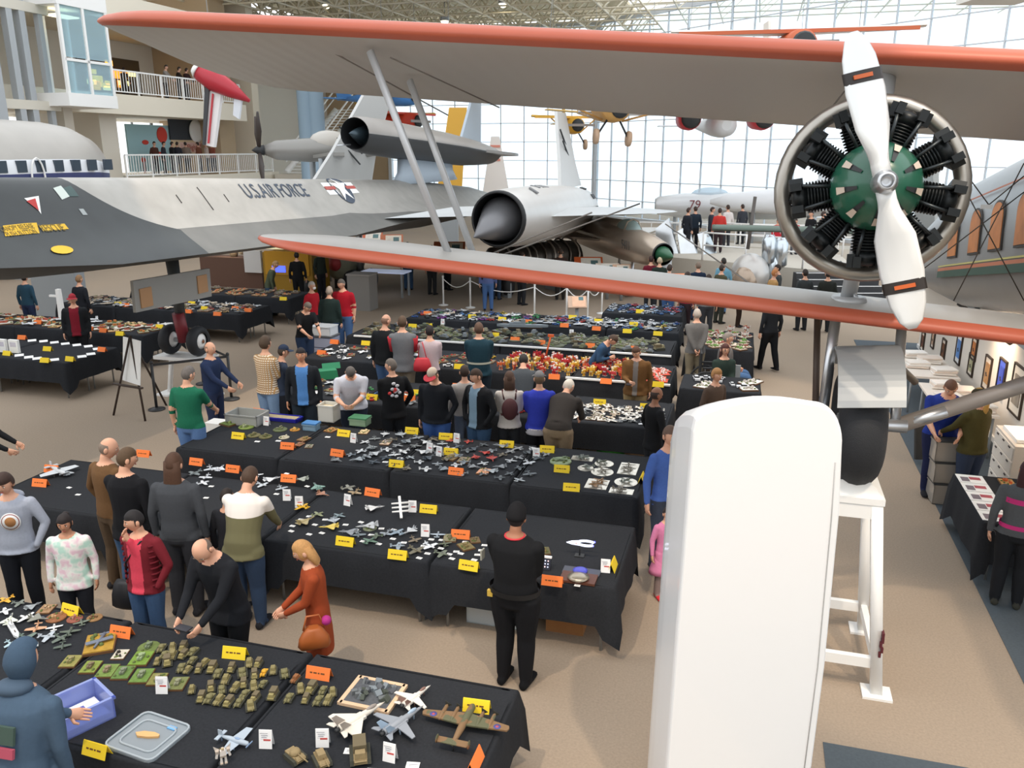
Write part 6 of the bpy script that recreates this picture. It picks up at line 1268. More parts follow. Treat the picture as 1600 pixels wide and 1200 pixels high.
info(580, 372, 1.0, .8, 'c8633c', 'e0d8cc', 'orange and cream information panel under the jet, left one'); info(612, 377, 1.0, .8, 'c87048', 'e8dccb', 'orange and cream information panel under the jet, second one', .1); info(702, 389, 1.3, .8, 'c86a3c', 'efdcc4', 'orange and cream information panel behind the thin struts')
info(920, 415, 1.0, .8, 'd0602c', 'f0e8dc', 'orange edged information panel in front of the silver fighter'); info(950, 422, .8, .6, 'e6d8c8', 'f4eee4', 'cream information panel right of the orange edged one'); info(972, 424, .6, .6, 'e0b89a', 'f0e4d6', 'small cream information panel by the fighter nose wheel'); info(1055, 437, .9, .5, 'e88a5c', 'f0a880', 'glowing salmon information panel by the navy jacket back'); info(902, 472, .5, .4, 'c8a890', 'e8b898', 'slanted reading desk sign beyond the seventh row')
tc_ = thing('lit_display_table', 'pale lit display table beyond the red shirt man', 'table', atz(605, 462, 0), -PHI)
MB().box((0, 0, .85), (1.6, .7, .05), mat('c8d4f0', .4, emit=.25)).build('tabletop', tc_)
for sx in (-.7, .7):
    for sy in (-.3, .3): MB().box((sx, sy, .42), (.06, .06, .84), GREY).build('leg', tc_)
gp = thing('grey_pedestal', 'grey block pedestal right of the red shirt man', 'pedestal', atz(568, 483, 0), -PHI); MB().box((0, 0, .55), (.75, .6, 1.1), mat('8f8c88', .7)).build('block', gp); MB().box((0, 0, 1.13), (.8, .65, .05), mat('a09c98', .6)).build('cap', gp)
ym = thing('yellow_machine', 'dark yellow tow vehicle cab with lit blue screen behind left tables', 'vehicle', atz(443, 466, 0), -PHI)
MB().box((0, 1.0, .8), (1.9, 1.2, 1.4), mat('a07a1c', .6)).build('cab_body', ym); MB().box((0, .38, 1.15), (1.7, .05, .8), mat('c89420', .6)).build('front_panel', ym); MB().box((0, .36, 1.68), (1.9, .1, .1), mat('f0e6b8', .5, emit=.5)).build('light_bar', ym); MB().box((-.3, .33, .95), (.5, .04, .22), mat('4a5cff', .5, emit=1.5)).build('blue_screen', ym)
for s in (-1, 1): mb = MB(); mb.lathe([(.1, -.1), (.3, -.12), (.34, 0), (.3, .12), (.1, .1)], DARK, axis_matrix((s * .7, .6, .34), (1, 0, 0)), n=18); mb.build('wheel', ym)
rw = thing('round_nose_exhibit', 'round grey engine nose with red centre beyond the yellow cab', 'exhibit', atz(528, 452, 0), R(-20)); mb = MB(); mb.lathe([(.05, -.15), (.5, -.1), (.62, .1), (.6, 1.0), (.3, 1.4)], mat('8a8a78', .5), axis_matrix((0, 0, .95), (0, 1, 0)), n=24); mb.build('nose_ring', rw); mb = MB(); mb.lathe([(.02, -.3), (.25, -.2), (.28, -.1)], mat('b03a40', .5), axis_matrix((0, 0, .95), (0, 1, 0)), n=18); mb.build('red_centre', rw); MB().box((0, .6, .2), (.5, .8, .4), DARK).build('cradle', rw)
vb = thing('vendor_display', 'brightly lit vendor stand beneath the black jet', 'display stand', atz(352, 452, 0), -PHI)
MB().box((0, .8, .55), (2.6, .7, 1.1), mat('5a4034', .7)).build('counter', vb); MB().box((-.2, .5, 1.45), (.9, .15, .22), mat('fff4d8', .5, emit=5)).build('bright_lamp', vb); MB().box((.2, .55, 1.75), (.4, .12, .2), mat('f0a8e8', .5, emit=2)).build('pink_lamp', vb)
for i in range(7): MB().ball((-1.1 + i * .36, .75, 1.2 + (i % 3) * .16), (.16, .14, .18), mat(('b8a890', '8a3a40', 'c8c4c0', '6a5a48')[i % 4], .7)).build('goods', vb)
MB().box((1.0, .4, 1.0), (.7, .1, .8), mat('c8c8c8', .6)).build('white_backing', vb)
# right-hand art corner: drawers, tables, bins
dw = gthing('plan_chest', 'white flat drawer cabinet against the picture wall', 'cabinet', 4.0, 13.0)
MB().box((0, 0, .45), (.5, 1.0, .9), mat('e6dccf', .6)).build('body', dw)
for i in range(4):
    d = MB().box((-.255, 0, .14 + i * .21), (.015, .94, .18), mat('efe6da', .6)).build('drawer', dw)
    for y in (-.3, 0, .3): MB().box((-.268, y, .2 + i * .21), (.012, .07, .02), mat('4a403a', .5)).build('pull', d)
MB().box((0, 0, .93), (.4, .7, .05), PAPER).build('paper_pile', dw)
for k, (u, v, l, lab) in enumerate(((3.6, 15.4, 1.9, 'white table with print piles by the picture wall'), (3.5, 17.8, 2.0, 'farther white table with print boxes by the picture wall'))):
    t = gthing('white_table', lab, 'table', u, v)
    MB().box((0, 0, .74), (.9, l, .04), mat('ece4da', .6)).build('tabletop', t)
    for sx in (-.38, .38):
        for sy in (-l / 2 + .1, l / 2 - .1): mb = MB(); mb.tube([(sx, sy, 0), (sx, sy, .72)], .02, GREY, 8); mb.build('leg', t)
    for j in range(4):
        o = gthing('print_stack', ('pale', 'cream', 'white', 'folded')[j] + ' pile of art prints on the %s white table' % ('nearer', 'farther')[k], 'print stack', u + (.2, -.2, .1, -.1)[j], v - .7 + j * .45, .76)
        for q in range(3): MB().box((.01 * q, .015 * q, .03 + q * .035), (.4, .3, .03), mat(('f4ede4', 'eadccf', 'f8f4ee')[(q + j) % 3], .7), rotz(.1 * q)).build('print', o)
pd = gthing('portfolio_case', 'black portfolio case leaning on the white table end', 'case', 3.0, 14.1, 0, .3); MB().box((0, 0, .42), (.5, .06, .7), DARK, rotx(-.25)).build('case_body', pd); mb = MB(); mb.tube([(-.08, -.05, .77), (-.05, -.06, .83), (.05, -.06, .83), (.08, -.05, .77)], .012, DARK, 6); mb.build('handle', pd)
for i in range(3): tub('storage_box', ('bottom', 'middle', 'top')[i] + ' grey bin of the stack beside the ponytail woman', 0, 0, .44, .5, .28, 'a8a29a', -PHI + .1, world=G(2.95 - .02 * i, 12.55 + .02 * i, .008 + i * .315), op=.92, lid='3a3c3e')
sh = tpl('print_sheet', lambda mb: mb.box((0, 0, .003), (.34, .3, .005), PAPER).box((.05, .02, .0065), (.14, .1, .001), mat('b0505a', .8)).box((-.08, -.03, .0065), (.1, .16, .001), mat('7a7078', .8)))
for i in range(5): putg(sh, 'print_sheet', 2.97, 11.38 - i * .3, .0, .95, 'white print sheet on the right side table, %s from the far end' % nth_(i), 'print', 'prints on the right side table')
for i in range(5): putg(base_tpl('b88a50', ('c86030', '8a5a30', 'e0b060', '605a90', 'c8a070')[i], 0, 'box'), 'wooden_kit', 3.38, 11.35 - i * .27, .2 * i, 1.1, 'wooden kit on the right side table, %s from the far end' % nth_(i), 'model', 'wooden kits at right')
o = link('folded_sign', sign_tpl(YC, 'folded_sign', 0), None, G(3.22, 10.22, TZ + .004), -PHI + .9); tag(o, 'yellow folded sign on the right side table', 'sign', 'folded category signs')
bk = gthing('backpack', 'dark backpack on the floor by the picture wall', 'backpack', 3.95, 11.3); mb = MB(); mb.ball((0, 0, .3), (.2, .22, .3), mat('2a2524', .8), 14, 10); mb.build('bag_body', bk); mb = MB(); mb.ball((-.14, 0, .2), (.1, .16, .15), mat('322c2a', .8), 12, 8); mb.build('front_pocket', bk); mb = MB(); mb.tube([(0, -.05, .58), (0, -.03, .64), (0, .03, .64), (0, .05, .58)], .014, DARK, 6); mb.build('grab_handle', bk)
# wheelchair
wcp = G(-.62, 16.9); wch = thing('wheelchair', 'black wheelchair beside the grey sweater man', 'wheelchair', wcp, R(-100))
MB().box((0, 0, .46), (.44, .44, .05), DARK).build('seat', wch); MB().box((-.0, -.22, .72), (.44, .04, .5), DARK).build('backrest', wch)
for s in (-1, 1):
    mb = MB(); mb.tube([(s * .27, -.1 + .3 * math.cos(R(a)), .3 + .3 * math.sin(R(a))) for a in range(0, 361, 20)], .022, DARK, 8, False); w = mb.build('large_wheel', wch)
    mb = MB()
    for a in range(0, 180, 30): mb.tube([(s * .27, -.1 + .29 * math.cos(R(a)), .3 + .29 * math.sin(R(a))), (s * .27, -.1 - .29 * math.cos(R(a)), .3 - .29 * math.sin(R(a)))], .005, STEEL, 4)
    mb.build('spokes', w); mb = MB(); mb.lathe([(.02, -.02), (.08, -.02), (.08, .02), (.02, .02)], DARK, axis_matrix((s * .2, .32, .08), (1, 0, 0)), n=14); mb.build('caster', wch)
    MB().box((s * .25, -.02, .68), (.05, .32, .03), DARK).build('armrest', wch); mb = MB(); mb.tube([(s * .22, .2, .46), (s * .18, .5, .12)], .016, STEEL, 6); mb.build('footrest_tube', wch); MB().box((s * .13, .55, .1), (.14, .16, .02), DARK).build('footplate', wch)
gc = thing('folding_chair', 'grey folding chair of the seated woman in green', 'chair', G(-.25, 16.1), R(164)); MB().box((0, 0, .45), (.42, .4, .04), GREY).build('seat', gc); MB().box((0, -.2, .72), (.42, .03, .3), GREY).build('backrest', gc)
for sx in (-.19, .19):
    for sy in (-.18, .18): mb = MB(); mb.tube([(sx, sy, 0), (sx, sy, .44)], .013, STEEL, 6); mb.build('leg', gc)

wt_ = gthing('white_display_tower', 'slim white upright display tower on the left table behind the easel', 'display tower', *(lambda p: (uv(p)[0], uv(p)[1], p.z))(atz(98, 501, TZ + .004)))
MB().box((0, 0, .4), (.12, .12, .8), WHITE, taper=.8).build('column', wt_); MB().box((-.14, 0, .62), (.3, .05, .05), WHITE).build('arm', wt_); MB().box((0, 0, .02), (.3, .3, .04), DARK).build('base', wt_)
# ================================================================ PEOPLE
PEOPLE = []
ARMS = dict(down=(.27, -.02, .84), pocket=(.22, -.09, .93), fwd=(.15, -.42, 1.02), table=(.17, -.5, .92), chest=(.06, -.24, 1.3), front=(.05, -.27, 1.04), back=(.05, .2, .92), mouth=(.04, -.17, 1.5), hip=(.26, .02, 1.0), phone=(.08, -.3, 1.12), walk=(.28, -.16, .88), walkb=(.28, .16, .88))
def rings_to(prims, rings, tagm, caps=True):
    prims.append((rings, tagm))
def ell(c, a, b, n=14, M=None):
    out = []
    for k in range(n):
        q = 2 * math.pi * k / n; p = Vector((a * math.cos(q), b * math.sin(q), 0))
        out.append(Vector(c) + (M @ p if M else p))
    return out
def limb(p0, p1, r0, r1, n=10, ext=.5):
    p0, p1 = Vector(p0), Vector(p1); d = (p1 - p0).normalized(); a = d.orthogonal().normalized(); b = d.cross(a); rg = []
    L_ = (p1 - p0).length
    for s, r in ((-r0 * .75, r0 * .45), (-r0 * .35, r0 * .85), (0, r0), (L_ * .33, r0 * .72 + r1 * .34), (L_ * .66, r0 * .36 + r1 * .66), (L_, r1), (L_ + r1 * .35, r1 * .85), (L_ + r1 * .75, r1 * .45)):
        c = p0 + d * s; rg.append([c + a * (r * math.cos(2 * math.pi * k / n)) + b * (r * math.sin(2 * math.pi * k / n)) for k in range(n)])
    return rg
def ik(s, t, l1, l2, hint):
    d = t - s; L_ = d.length; mx = (l1 + l2) * .985
    if L_ > mx: t = s + d * (mx / L_); d = t - s; L_ = mx
    if L_ < .12: d = d.normalized() * .12 if L_ > 0 else Vector((0, -.12, 0)); t = s + d; L_ = .12
    a = (l1 * l1 - l2 * l2 + L_ * L_) / (2 * L_); h = math.sqrt(max(0, l1 * l1 - a * a)); dn = d.normalized()
    hp = hint - dn * hint.dot(dn); hp = hp.normalized() if hp.length > 1e-4 else dn.orthogonal().normalized()
    return s + dn * a + hp * h, t
HEAD_CACHE = {}
def head_grid(nu=22, nv=18):
    vs = []
    for i in range(nv + 1):
        th = -math.pi / 2 + math.pi * i / nv
        for j in range(nu):
            ph = 2 * math.pi * j / nu        # ph = 0 is the face (-y)
            x, y, z = math.cos(th) * math.sin(ph), -math.cos(th) * math.cos(ph), math.sin(th)
            fx = x * .076; fy = y * .095; fz = z * .118
            front = max(0, -y)
            if z < -.05: k = 1 - .28 * min(1, (-z - .05) / .8); fx *= k; fy = fy * k if y < 0 else fy * (1 - .35 * (-z))
            if front > .5:
                g = math.exp(-(x / .17) ** 2); fy -= .02 * g * math.exp(-((z + .12) / .17) ** 2) * front          # nose
                fy += .009 * math.exp(-((abs(x) - .36) / .16) ** 2) * math.exp(-((z - .08) / .12) ** 2)              # eye sockets
                fy -= .005 * math.exp(-((z - .24) / .1) ** 2) * math.exp(-(x / .5) ** 2)                             # brow
                fy -= .006 * math.exp(-((z + .42) / .09) ** 2) * math.exp(-(x / .25) ** 2)                           # lips
                fy -= .007 * math.exp(-((z + .75) / .14) ** 2) * math.exp(-(x / .3) ** 2)                            # chin
            vs.append(Vector((fx, fy, fz)))
    fs = [(i * nu + j, i * nu + (j + 1) % nu, (i + 1) * nu + (j + 1) % nu, (i + 1) * nu + j) for i in range(nv) for j in range(nu)]
    return vs, fs
HV, HF = head_grid()
def person(px, py, label, face=0, h=None, v=None, Y=None, z0=0.0, top='444444', pants='2c3038', hair=('short', '3a2a20'), skin='d8a488', arms=('down', 'down'), lean=0, head=(0, 0), shoes='26262a',
           build=1.0, hem=.9, sleeve='long', inner=None, stride=0, sit=False, extras=(), topmat=None, neck=True, name='person', cat='person', lower=None, shift=None, mask=False, collar=None, glasses=False, u=None):
    """px, py: pixel of the crown of the head; the depth comes from v / Y, else from the height h"""
    if v is not None: q = atv(px, py, v); p = G(q.x, v, 0); hh = q.z - z0
    elif Y is not None: q = atY(px, py, Y); p = Vector((q.x, q.y, 0)); hh = q.z - z0
    else: p = atz(px, py, h + z0); hh = h
    if h is not None: hh = h
    p = Vector((p.x, p.y, z0)); s = hh / 1.75
    if lean >= 10 and h is not None and not sit:
        c = atz(px, py, z0 + s * (.95 + .8 * math.cos(R(lean)))); k = s * math.sin(R(lean)) * .62; a = R(face); p = Vector((c.x - math.sin(a) * k, c.y + math.cos(a) * k, z0))
    if sit: s = hh / 1.31
    PEOPLE.append(dict(p=p, s=s, label=label, face=face, top=top, pants=pants, hair=hair, skin=skin, arms=arms, lean=lean, head=head, shoes=shoes, build=build, hem=hem, sleeve=sleeve, inner=inner, stride=stride, sit=sit, extras=extras, topmat=topmat, lower=lower, mask=mask, collar=collar, glasses=glasses))
def body_prims(P):
    b = P['build']; lean = R(P['lean']); hipz = .93 if not P['sit'] else .52
    prims = []; off = Vector((0, 0, 0)) if not P['sit'] else Vector((0, 0, -.41))
    piv = Vector((0, 0, .95)) + off; RM = Matrix.Rotation(lean, 3, 'X')
    back = Vector((0, math.sin(lean) * .16, 0))            # hips go back when leaning
    T = lambda q: RM @ (Vector(q) + off - piv) + piv + back
    lo = lambda q: Vector(q) + off + back * (1 if q[2] > .6 else .5 if q[2] > .3 else 0)
    # legs
    feet = []
    for sd in (-1, 1):
        st = P['stride'] * sd
        hip = Vector((sd * .095 * b, 0, .9)) + off + back
        if P['sit']:
            knee = hip + Vector((sd * .04, -.42, .0)); ank = knee + Vector((0, -.08 - P['sit'] * .1, -.42)); 
        else:
            knee = Vector((sd * .1, -.02 - st * .5, .48)) + back * .5; ank = Vector((sd * .11, .015 - st if st else .015, .09 + (.02 if st < 0 else 0)))
        prims.append((limb(hip, knee, .1 * b, .076 * (.5 + b * .5)), 'mid')); prims.append((limb(knee, ank, .078 * (.5 + b * .5), .062), 'pants'))
        f = ank; rg = []
        for y, w, z0, z1 in ((.085, .03, .0, .05), (.07, .042, -.0, .075), (0, .05, 0, .085), (-.09, .054, 0, .066), (-.17, .052, 0, .05), (-.21, .034, .005, .035)):
            base = f.z - .085
            rg.append([Vector((f.x + w * math.cos(2 * math.pi * k / 10) + sd * .03 * (-y), f.y + y, base + (z0 + z1) / 2 + (z1 - z0) / 2 * math.sin(2 * math.pi * k / 10))) for k in range(10)])
        prims.append((rg, 'shoes')); feet.append(ank)
    # pelvis
    prims.append(([ell(lo((0, .0, z)), a * b, d * b) for z, a, d in ((.8, .1, .08), (.83, .15, .11), (.9, .172, .118), (.97, .168, .115), (1.03, .15, .1), (1.06, .08, .06))], 'mid'))
    # torso
    hem = P['hem']; rg = []
    prof = [(.9, .175, .124), (.98, .172, .122), (1.08, .158, .115), (1.18, .165, .118), (1.3, .185, .125), (1.38, .185, .118), (1.44, .15, .095), (1.48, .09, .075), (1.5, .05, .05)]
    if hem < .88:
        n = max(2, int((.9 - hem) / .12)); prof = [(hem + (.9 - hem) * i / n, .2 - .02 * i / n, .15 - .02 * i / n) for i in range(n)] + prof
    else: prof = [q for q in prof if q[0] >= hem - .01]
    prof = [(prof[0][0] - .012, prof[0][1] * .8, prof[0][2] * .75)] + prof
    for z, a, d in prof:
        c = T((0, 0, z)) if z > .93 else lo((0, 0, z)); bb = 1 + (b - 1) * (1.5 if .95 < z < 1.25 else 1)
        rg.append(ell(c, a * (1 + (b - 1) * .8), d * bb, 16, RM if z > .93 else None))
    prims.append((rg, 'mid'))
    prims.append((limb(T((0, .01, 1.44)), T((0, -.012, 1.56)), .058, .052, 10), 'neck'))
    # arms
    hands = []
    for sd, a in zip((-1, 1), P['arms']):
        sh = T((sd * (.175 + (b - 1) * .12), .0, 1.405)); t = ARMS[a] if isinstance(a, str) else a
        t = Vector((t[0] * sd if isinstance(a, str) else t[0], t[1], t[2])) + off * (1 if P['sit'] else 0)
        if a in ('down', 'pocket', 'hip', 'back') and P['lean'] > 12: t = t + Vector((0, -math.sin(lean) * .3, -.05))
        hint = Vector((sd * .5, .6, -.5)) if a not in ('pocket', 'hip') else Vector((sd, .5, 0))
        el, wr = ik(sh, t, .285, .255, hint)
        prims.append((limb(sh, el, .062 * (.6 + b * .4), .05), 'top')); prims.append((limb(el, wr, .048, .036 if P['sleeve'] == 'long' else .032), 'top' if P['sleeve'] == 'long' else 'skin'))
        hands.append((el, wr, a, sd))
    return prims, hands, T, RM
def finger_hand(mb, wr, d, palm_n, sd, m, curl):
    d = d.normalized(); sdir = d.cross(palm_n).normalized()
    mb.loft([[wr + d * s + sdir * (w * math.cos(2 * math.pi * k / 8)) + palm_n * (t * math.sin(2 * math.pi * k / 8)) for k in range(8)] for s, w, t in ((-.02, .026, .022), (.02, .032, .02), (.06, .041, .016), (.09, .038, .013), (.098, .02, .008))], m)
    for i, L_ in enumerate((.062, .072, .068, .054)):
        b0 = wr + d * .085 + sdir * ((i - 1.5) * .0205); a = curl; p1 = b0 + (d * math.cos(a) - palm_n * math.sin(a)) * L_ * .5; p2 = p1 + (d * math.cos(a * 2) - palm_n * math.sin(a * 2)) * L_ * .5
        mb.tube([b0, p1, p2], [.0098, .009, .007], m, 6)
    b0 = wr + d * .03 + sdir * (-sd * .03); p1 = b0 + (d * .6 - sdir * sd * .75 - palm_n * .3).normalized() * .035; p2 = p1 + (d * .95 - sdir * sd * .15 - palm_n * .35).normalized() * .032
    mb.tube([b0, p1, p2], [.012, .011, .008], m, 6)
def cloth(c): return c if not isinstance(c, str) else mat(c, .85, noise=.12, scale=45, spec=.2)
def hair_part(P, M4, o):
    st, c = P['hair'][0], P['hair'][1]; HM = mat(c, .75, noise=.3, scale=60)
    def shell(keep, th, m, name):
        mb = MB(); ok = {}; vs = []
        for i, p in enumerate(HV):
            q = Vector((p.x / .076, p.y / .095, p.z / .118)); k = keep(q)
            vs.append(M4 @ (p * (1 + th * min(1, max(0, k) * 4)) if k > 0 else p * .985)); ok[i] = k > -.12
        fs = [f for f in HF if all(ok[i] for i in f)]
        mb.add(vs, fs, m, True); me_o = mb.build(name, o)
        return me_o
    # q.y < 0 is the face
    short = lambda q: (q.z - .42 if q.y < -.35 else q.z + .28 if q.y < .2 else q.z + .55)
    if st == 'short': shell(short, .1, HM, 'hair')
    elif st == 'thick': shell(lambda q: short(q) + .08, .2, HM, 'hair')
    elif st == 'bald': shell(lambda q: min(q.y + .1, .42 - q.z, q.z + .5), .06, HM, 'hair')
    elif st in ('long', 'pony', 'bun', 'bob'):
        shell(lambda q: (q.z - .42 if q.y < -.45 else q.z + .6), .13, HM, 'hair')
        if st in ('long', 'bob'):
            zl = -.3 if st == 'long' else -.16
            mb = MB(); rg = []
            for z, a, d, y in ((.05, .082, .05, .045), (-.06, .09, .055, .055), (-.16, .095, .05, .065), (zl, .09, .035, .075), (zl - .02, .05, .02, .075)): rg.append([M4 @ Vector((a * math.cos(2 * math.pi * k / 12), y + d * math.sin(2 * math.pi * k / 12), z)) for k in range(12)])
            if st == 'bob': rg = rg[:2] + rg[3:]
            mb.loft(rg, HM); mb.build('hair_back', o)
        if st == 'pony': mb = MB(); mb.tube([M4 @ Vector(q) for q in ((0, .09, .03), (0, .14, -.02), (0, .13, -.16), (0, .1, -.3))], [.03, .035, .035, .012], HM, 8); mb.build('ponytail', o)
        if st == 'bun': mb = MB(); mb.ball(M4 @ Vector((0, .11, .05)), .045, HM); mb.build('hair_bun', o)
    elif st in ('cap', 'beanie', 'hood'):
        hc = P['hair'][2] if len(P['hair']) > 2 else '222222'; CMt = cloth(hc)
        if st != 'hood': shell(short, .07, HM, 'hair')
        if st == 'cap':
            shell(lambda q: q.z - .3, .17, CMt, 'cap_crown'); cb_ = cloth(P['hair'][3]) if len(P['hair']) > 3 else CMt
            mb = MB(); rg = []
            for k in range(9):
                a = R(-60 + k * 15); r0, r1 = .085, .085 + .075 * math.cos(a * .9)
                rg.append([M4 @ Vector((r0 * math.sin(a), -r0 * math.cos(a) * 1.15, .048)), M4 @ Vector((r1 * math.sin(a), -r1 * math.cos(a) * 1.15, .03)), M4 @ Vector((r1 * math.sin(a), -r1 * math.cos(a) * 1.15, .024)), M4 @ Vector((r0 * math.sin(a), -r0 * math.cos(a) * 1.15, .04))])
            mb.loft(rg, cb_, smooth=False); mb.build('cap_brim', o)
        elif st == 'beanie': shell(lambda q: (q.z - .18 if q.y < 0 else q.z + .25), .2, CMt, 'knit_hat')
        else: shell(lambda q: .3 + q.y if q.z < .6 else q.y + .8, .28, CMt, 'hood')
def build_people():
    tmp = []
    for P in PEOPLE:
        prims, hands, T, RM = body_prims(P); mb = MB(); kd = []; cnt = 0
        for rg, m in prims:
            mb.loft(rg, BLACK); 
            for r in rg:
                for q in r: kd.append((q, m))
        me = mb.mesh('raw'); bm = bmesh.new(); bm.from_mesh(me); bmesh.ops.recalc_face_normals(bm, faces=bm.faces); bm.to_mesh(me); bm.free()
        o = bpy.data.objects.new('raw', me); COL.objects.link(o)
        md = o.modifiers.new('r', 'REMESH'); md.mode = 'VOXEL'; dist = P['p'].y; md.voxel_size = (.0135 if dist < 10 else .018 if dist < 15 else .026) ; md.use_smooth_shade = True
        sm = o.modifiers.new('s', 'SMOOTH'); sm.iterations = 4; sm.factor = .5
        tmp.append((P, o, kd, hands, T, RM))
    dg = bpy.context.evaluated_depsgraph_get(); dg.update()
    for P, o, kd, hands, T, RM in tmp:
        me = bpy.data.meshes.new_from_object(o.evaluated_get(dg)); bpy.data.objects.remove(o)
        tree = kdtree.KDTree(len(kd))
        for i, (q, m) in enumerate(kd): tree.insert(q, i)
        tree.balance()
        SK = mat(P['skin'], .6, noise=.06, scale=30); keys = ['skin', 'top', 'pants', 'shoes', 'inner', 'collar', 'top2']
        mats_ = [SK, P['topmat'] or cloth(P['top']), cloth(P['pants']), cloth(P['shoes']), cloth(P['inner'][0]) if P['inner'] else SK, cloth(P['collar']) if P['collar'] else SK, cloth(P['top'])]
        mb = MB(); 
        RI = RM.inverted(); piv0 = T((0, 0, 1.2))
        co = [v.co.copy() for v in me.vertices]; groups = {}
        for pl in me.polygons:
            c = pl.center; key = kd[tree.find(c)[1]][1]; l0 = RI @ (c - piv0)
            if key in ('mid', 'neck'):
                if l0.z > .258 and math.hypot(l0.x, l0.y + .01) < .092: key = 'skin'
                else: key = 'top' if c.z - (-.41 if P['sit'] else 0) > P['hem'] - .005 and not (P['sit'] and c.y < -.2 and c.z < .62) else 'pants'
            if key == 'top' and P['inner']:
                l = RI @ (c - piv0); w = P['inner'][1]
                wz = w * (1 + .5 * max(0, l.z)) if len(P['inner']) < 3 else w
                if l.y < -.03 and abs(l.x) < wz: key = 'inner'
            if key == 'top' and P['collar']:
                l = RI @ (c - piv0)
                if l.z > .235 and abs(l.x) < .12: key = 'collar'
            groups.setdefault(key, []).append(tuple(pl.vertices))
        mb.v = [tuple(q) for q in co]
        for key, fs in groups.items():
            k = mb.mi(mats_[keys.index(key)])
            for f in fs: mb.f.append(list(f)); mb.m.append(k); mb.s.append(True)
        # head
        ny, nx = P['head']; hp = T((0, -.012, 1.545)); HM4 = Matrix.Translation(hp) @ (RM @ rotz(R(ny)) @ rotx(R(nx))).to_4x4() @ Matrix.Translation((0, -.015, .095))
        mb.add([HM4 @ q for q in HV], HF, SK, True)
        for sd in (-1, 1):
            mb.ball(HM4 @ Vector((sd * .078, .012, -.005)), (.012, .022, .032), SK, 8, 6, HM4.to_3x3())
            mb.ball(HM4 @ Vector((sd * .029, -.078, .012)), (.014, .008, .009), mat('f2eee8', .4), 8, 5, HM4.to_3x3()); mb.ball(HM4 @ Vector((sd * .029, -.0845, .012)), (.0065, .004, .0065), mat('2a1d16', .4), 8, 5, HM4.to_3x3())
            mb.ball(HM4 @ Vector((sd * .03, -.086, .033)), (.019, .006, .0045), mat(P['hair'][1], .8), 8, 4, HM4.to_3x3())
        if not P['mask']: mb.ball(HM4 @ Vector((0, -.087, -.052)), (.023, .007, .0065), mat('a85a50', .6), 10, 5, HM4.to_3x3())
        for el, wr, a, sd in hands:
            if a == 'pocket': continue
            d = (wr - el); nrm = Vector((-sd, 0, 0)) if abs(d.normalized().x) < .8 else Vector((0, 0, -1)); nrm = (nrm - d.normalized() * nrm.dot(d.normalized())).normalized()
            finger_hand(mb, wr, d, -nrm, sd, SK, .55 if a in ('chest', 'mouth', 'phone', 'front') else .35)
        ob = mb.build('person', None, P['p'], R(P['face']), fix=False); ob.scale = (P['s'],) * 3
        bm = bmesh.new(); bm.from_mesh(ob.data); bmesh.ops.recalc_face_normals(bm, faces=bm.faces); bm.to_mesh(ob.data); bm.free()
        tag(ob, P['label'], 'person'); hair_part(P, HM4, ob)
        if P['mask']: mk = MB(); mk.ball(HM4 @ Vector((0, -.08, -.045)), (.05, .03, .04), WHITE, 12, 8, HM4.to_3x3()); mk.build('face_mask', ob)
        if P['glasses']:
            mk = MB()
            for sd in (-1, 1): mk.tube([HM4 @ Vector((sd * .03 + .018 * math.cos(k * math.pi / 6), -.096, .01 + .016 * math.sin(k * math.pi / 6))) for k in range(13)], .0025, DARK, 5, False)
            mk.build('glasses', ob)
        for ex in P['extras']: ex(ob, T, RM, HM4, hands)
        bpy.data.meshes.remove(me)
# extras -------------------------------------------------------
def ex_bag(c, pos, size=(.16, .07, .13), strap=None, name='handbag', shape='soft'):
    def f(ob, T, RM, H4, hands):
        m = mat(c, .5); mb = MB(); p = Vector(pos)
        if shape == 'soft': mb.loft([[p + Vector((sx * size[0] * k, sy * size[1] * k2, z)) for sx, sy in ((-1, -1), (0, -1.2), (1, -1), (1.1, 0), (1, 1), (0, 1.2), (-1, 1), (-1.1, 0))] for z, k, k2 in ((-size[2], .75, .8), (-size[2] * .8, 1, 1), (0, .95, .9), (size[2] * .8, .75, .55), (size[2], .6, .3))], m)
        else: mb.box(p, (size[0] * 2, size[1] * 2, size[2] * 2), m, taper=.85)
        b_ = mb.build(name, ob)
        if strap:
            mb = MB(); mb.tube([Vector(q) for q in strap], (.012, .006), m, 6); mb.build('strap', b_)
    return f
def ex_back_print(c1, c2, w=.13, h=.12, z=1.28):
    def f(ob, T, RM, H4, hands):
        rnd = random.Random(4); mb = MB()
        for i in range(16): a = rnd.random() * 6.3; r = rnd.random(); mb.ball(T((w * r * math.cos(a), .142 - .1 * (r * math.cos(a) * w / .13) ** 2 * .25, z + h * r * math.sin(a))), (.035, .014, .028), mat(c1 if i % 3 else c2, .8), 6, 4)
        stuff(mb.build('back_print', ob))
    return f
def ex_chest_disc(ob, T, RM, H4, hands):
    rings = ((.1, 'f2f0ee', 0), (.088, '8a3a3c', .003), (.08, 'f2f0ee', .006), (.055, 'b07a4a', .009))
    for r, c, d in rings:
        mb = MB(); M_ = Matrix.Translation(T((.02, -.132 - d, 1.24))) @ RM.to_4x4() @ Matrix.Rotation(math.pi / 2, 4, 'X'); mb.lathe([(.0, 0), (r, 0), (r, .004), (0, .004)], mat(c, .8), M_, n=24, caps=False); mb.build('round_crest', ob)
def ex_hood(c):
    def f(ob, T, RM, H4, hands):
        mb = MB(); mb.ball(T((0, .085, 1.46)), (.12, .05, .06), cloth(c), 14, 8, RM); mb.build('hood', ob)
    return f
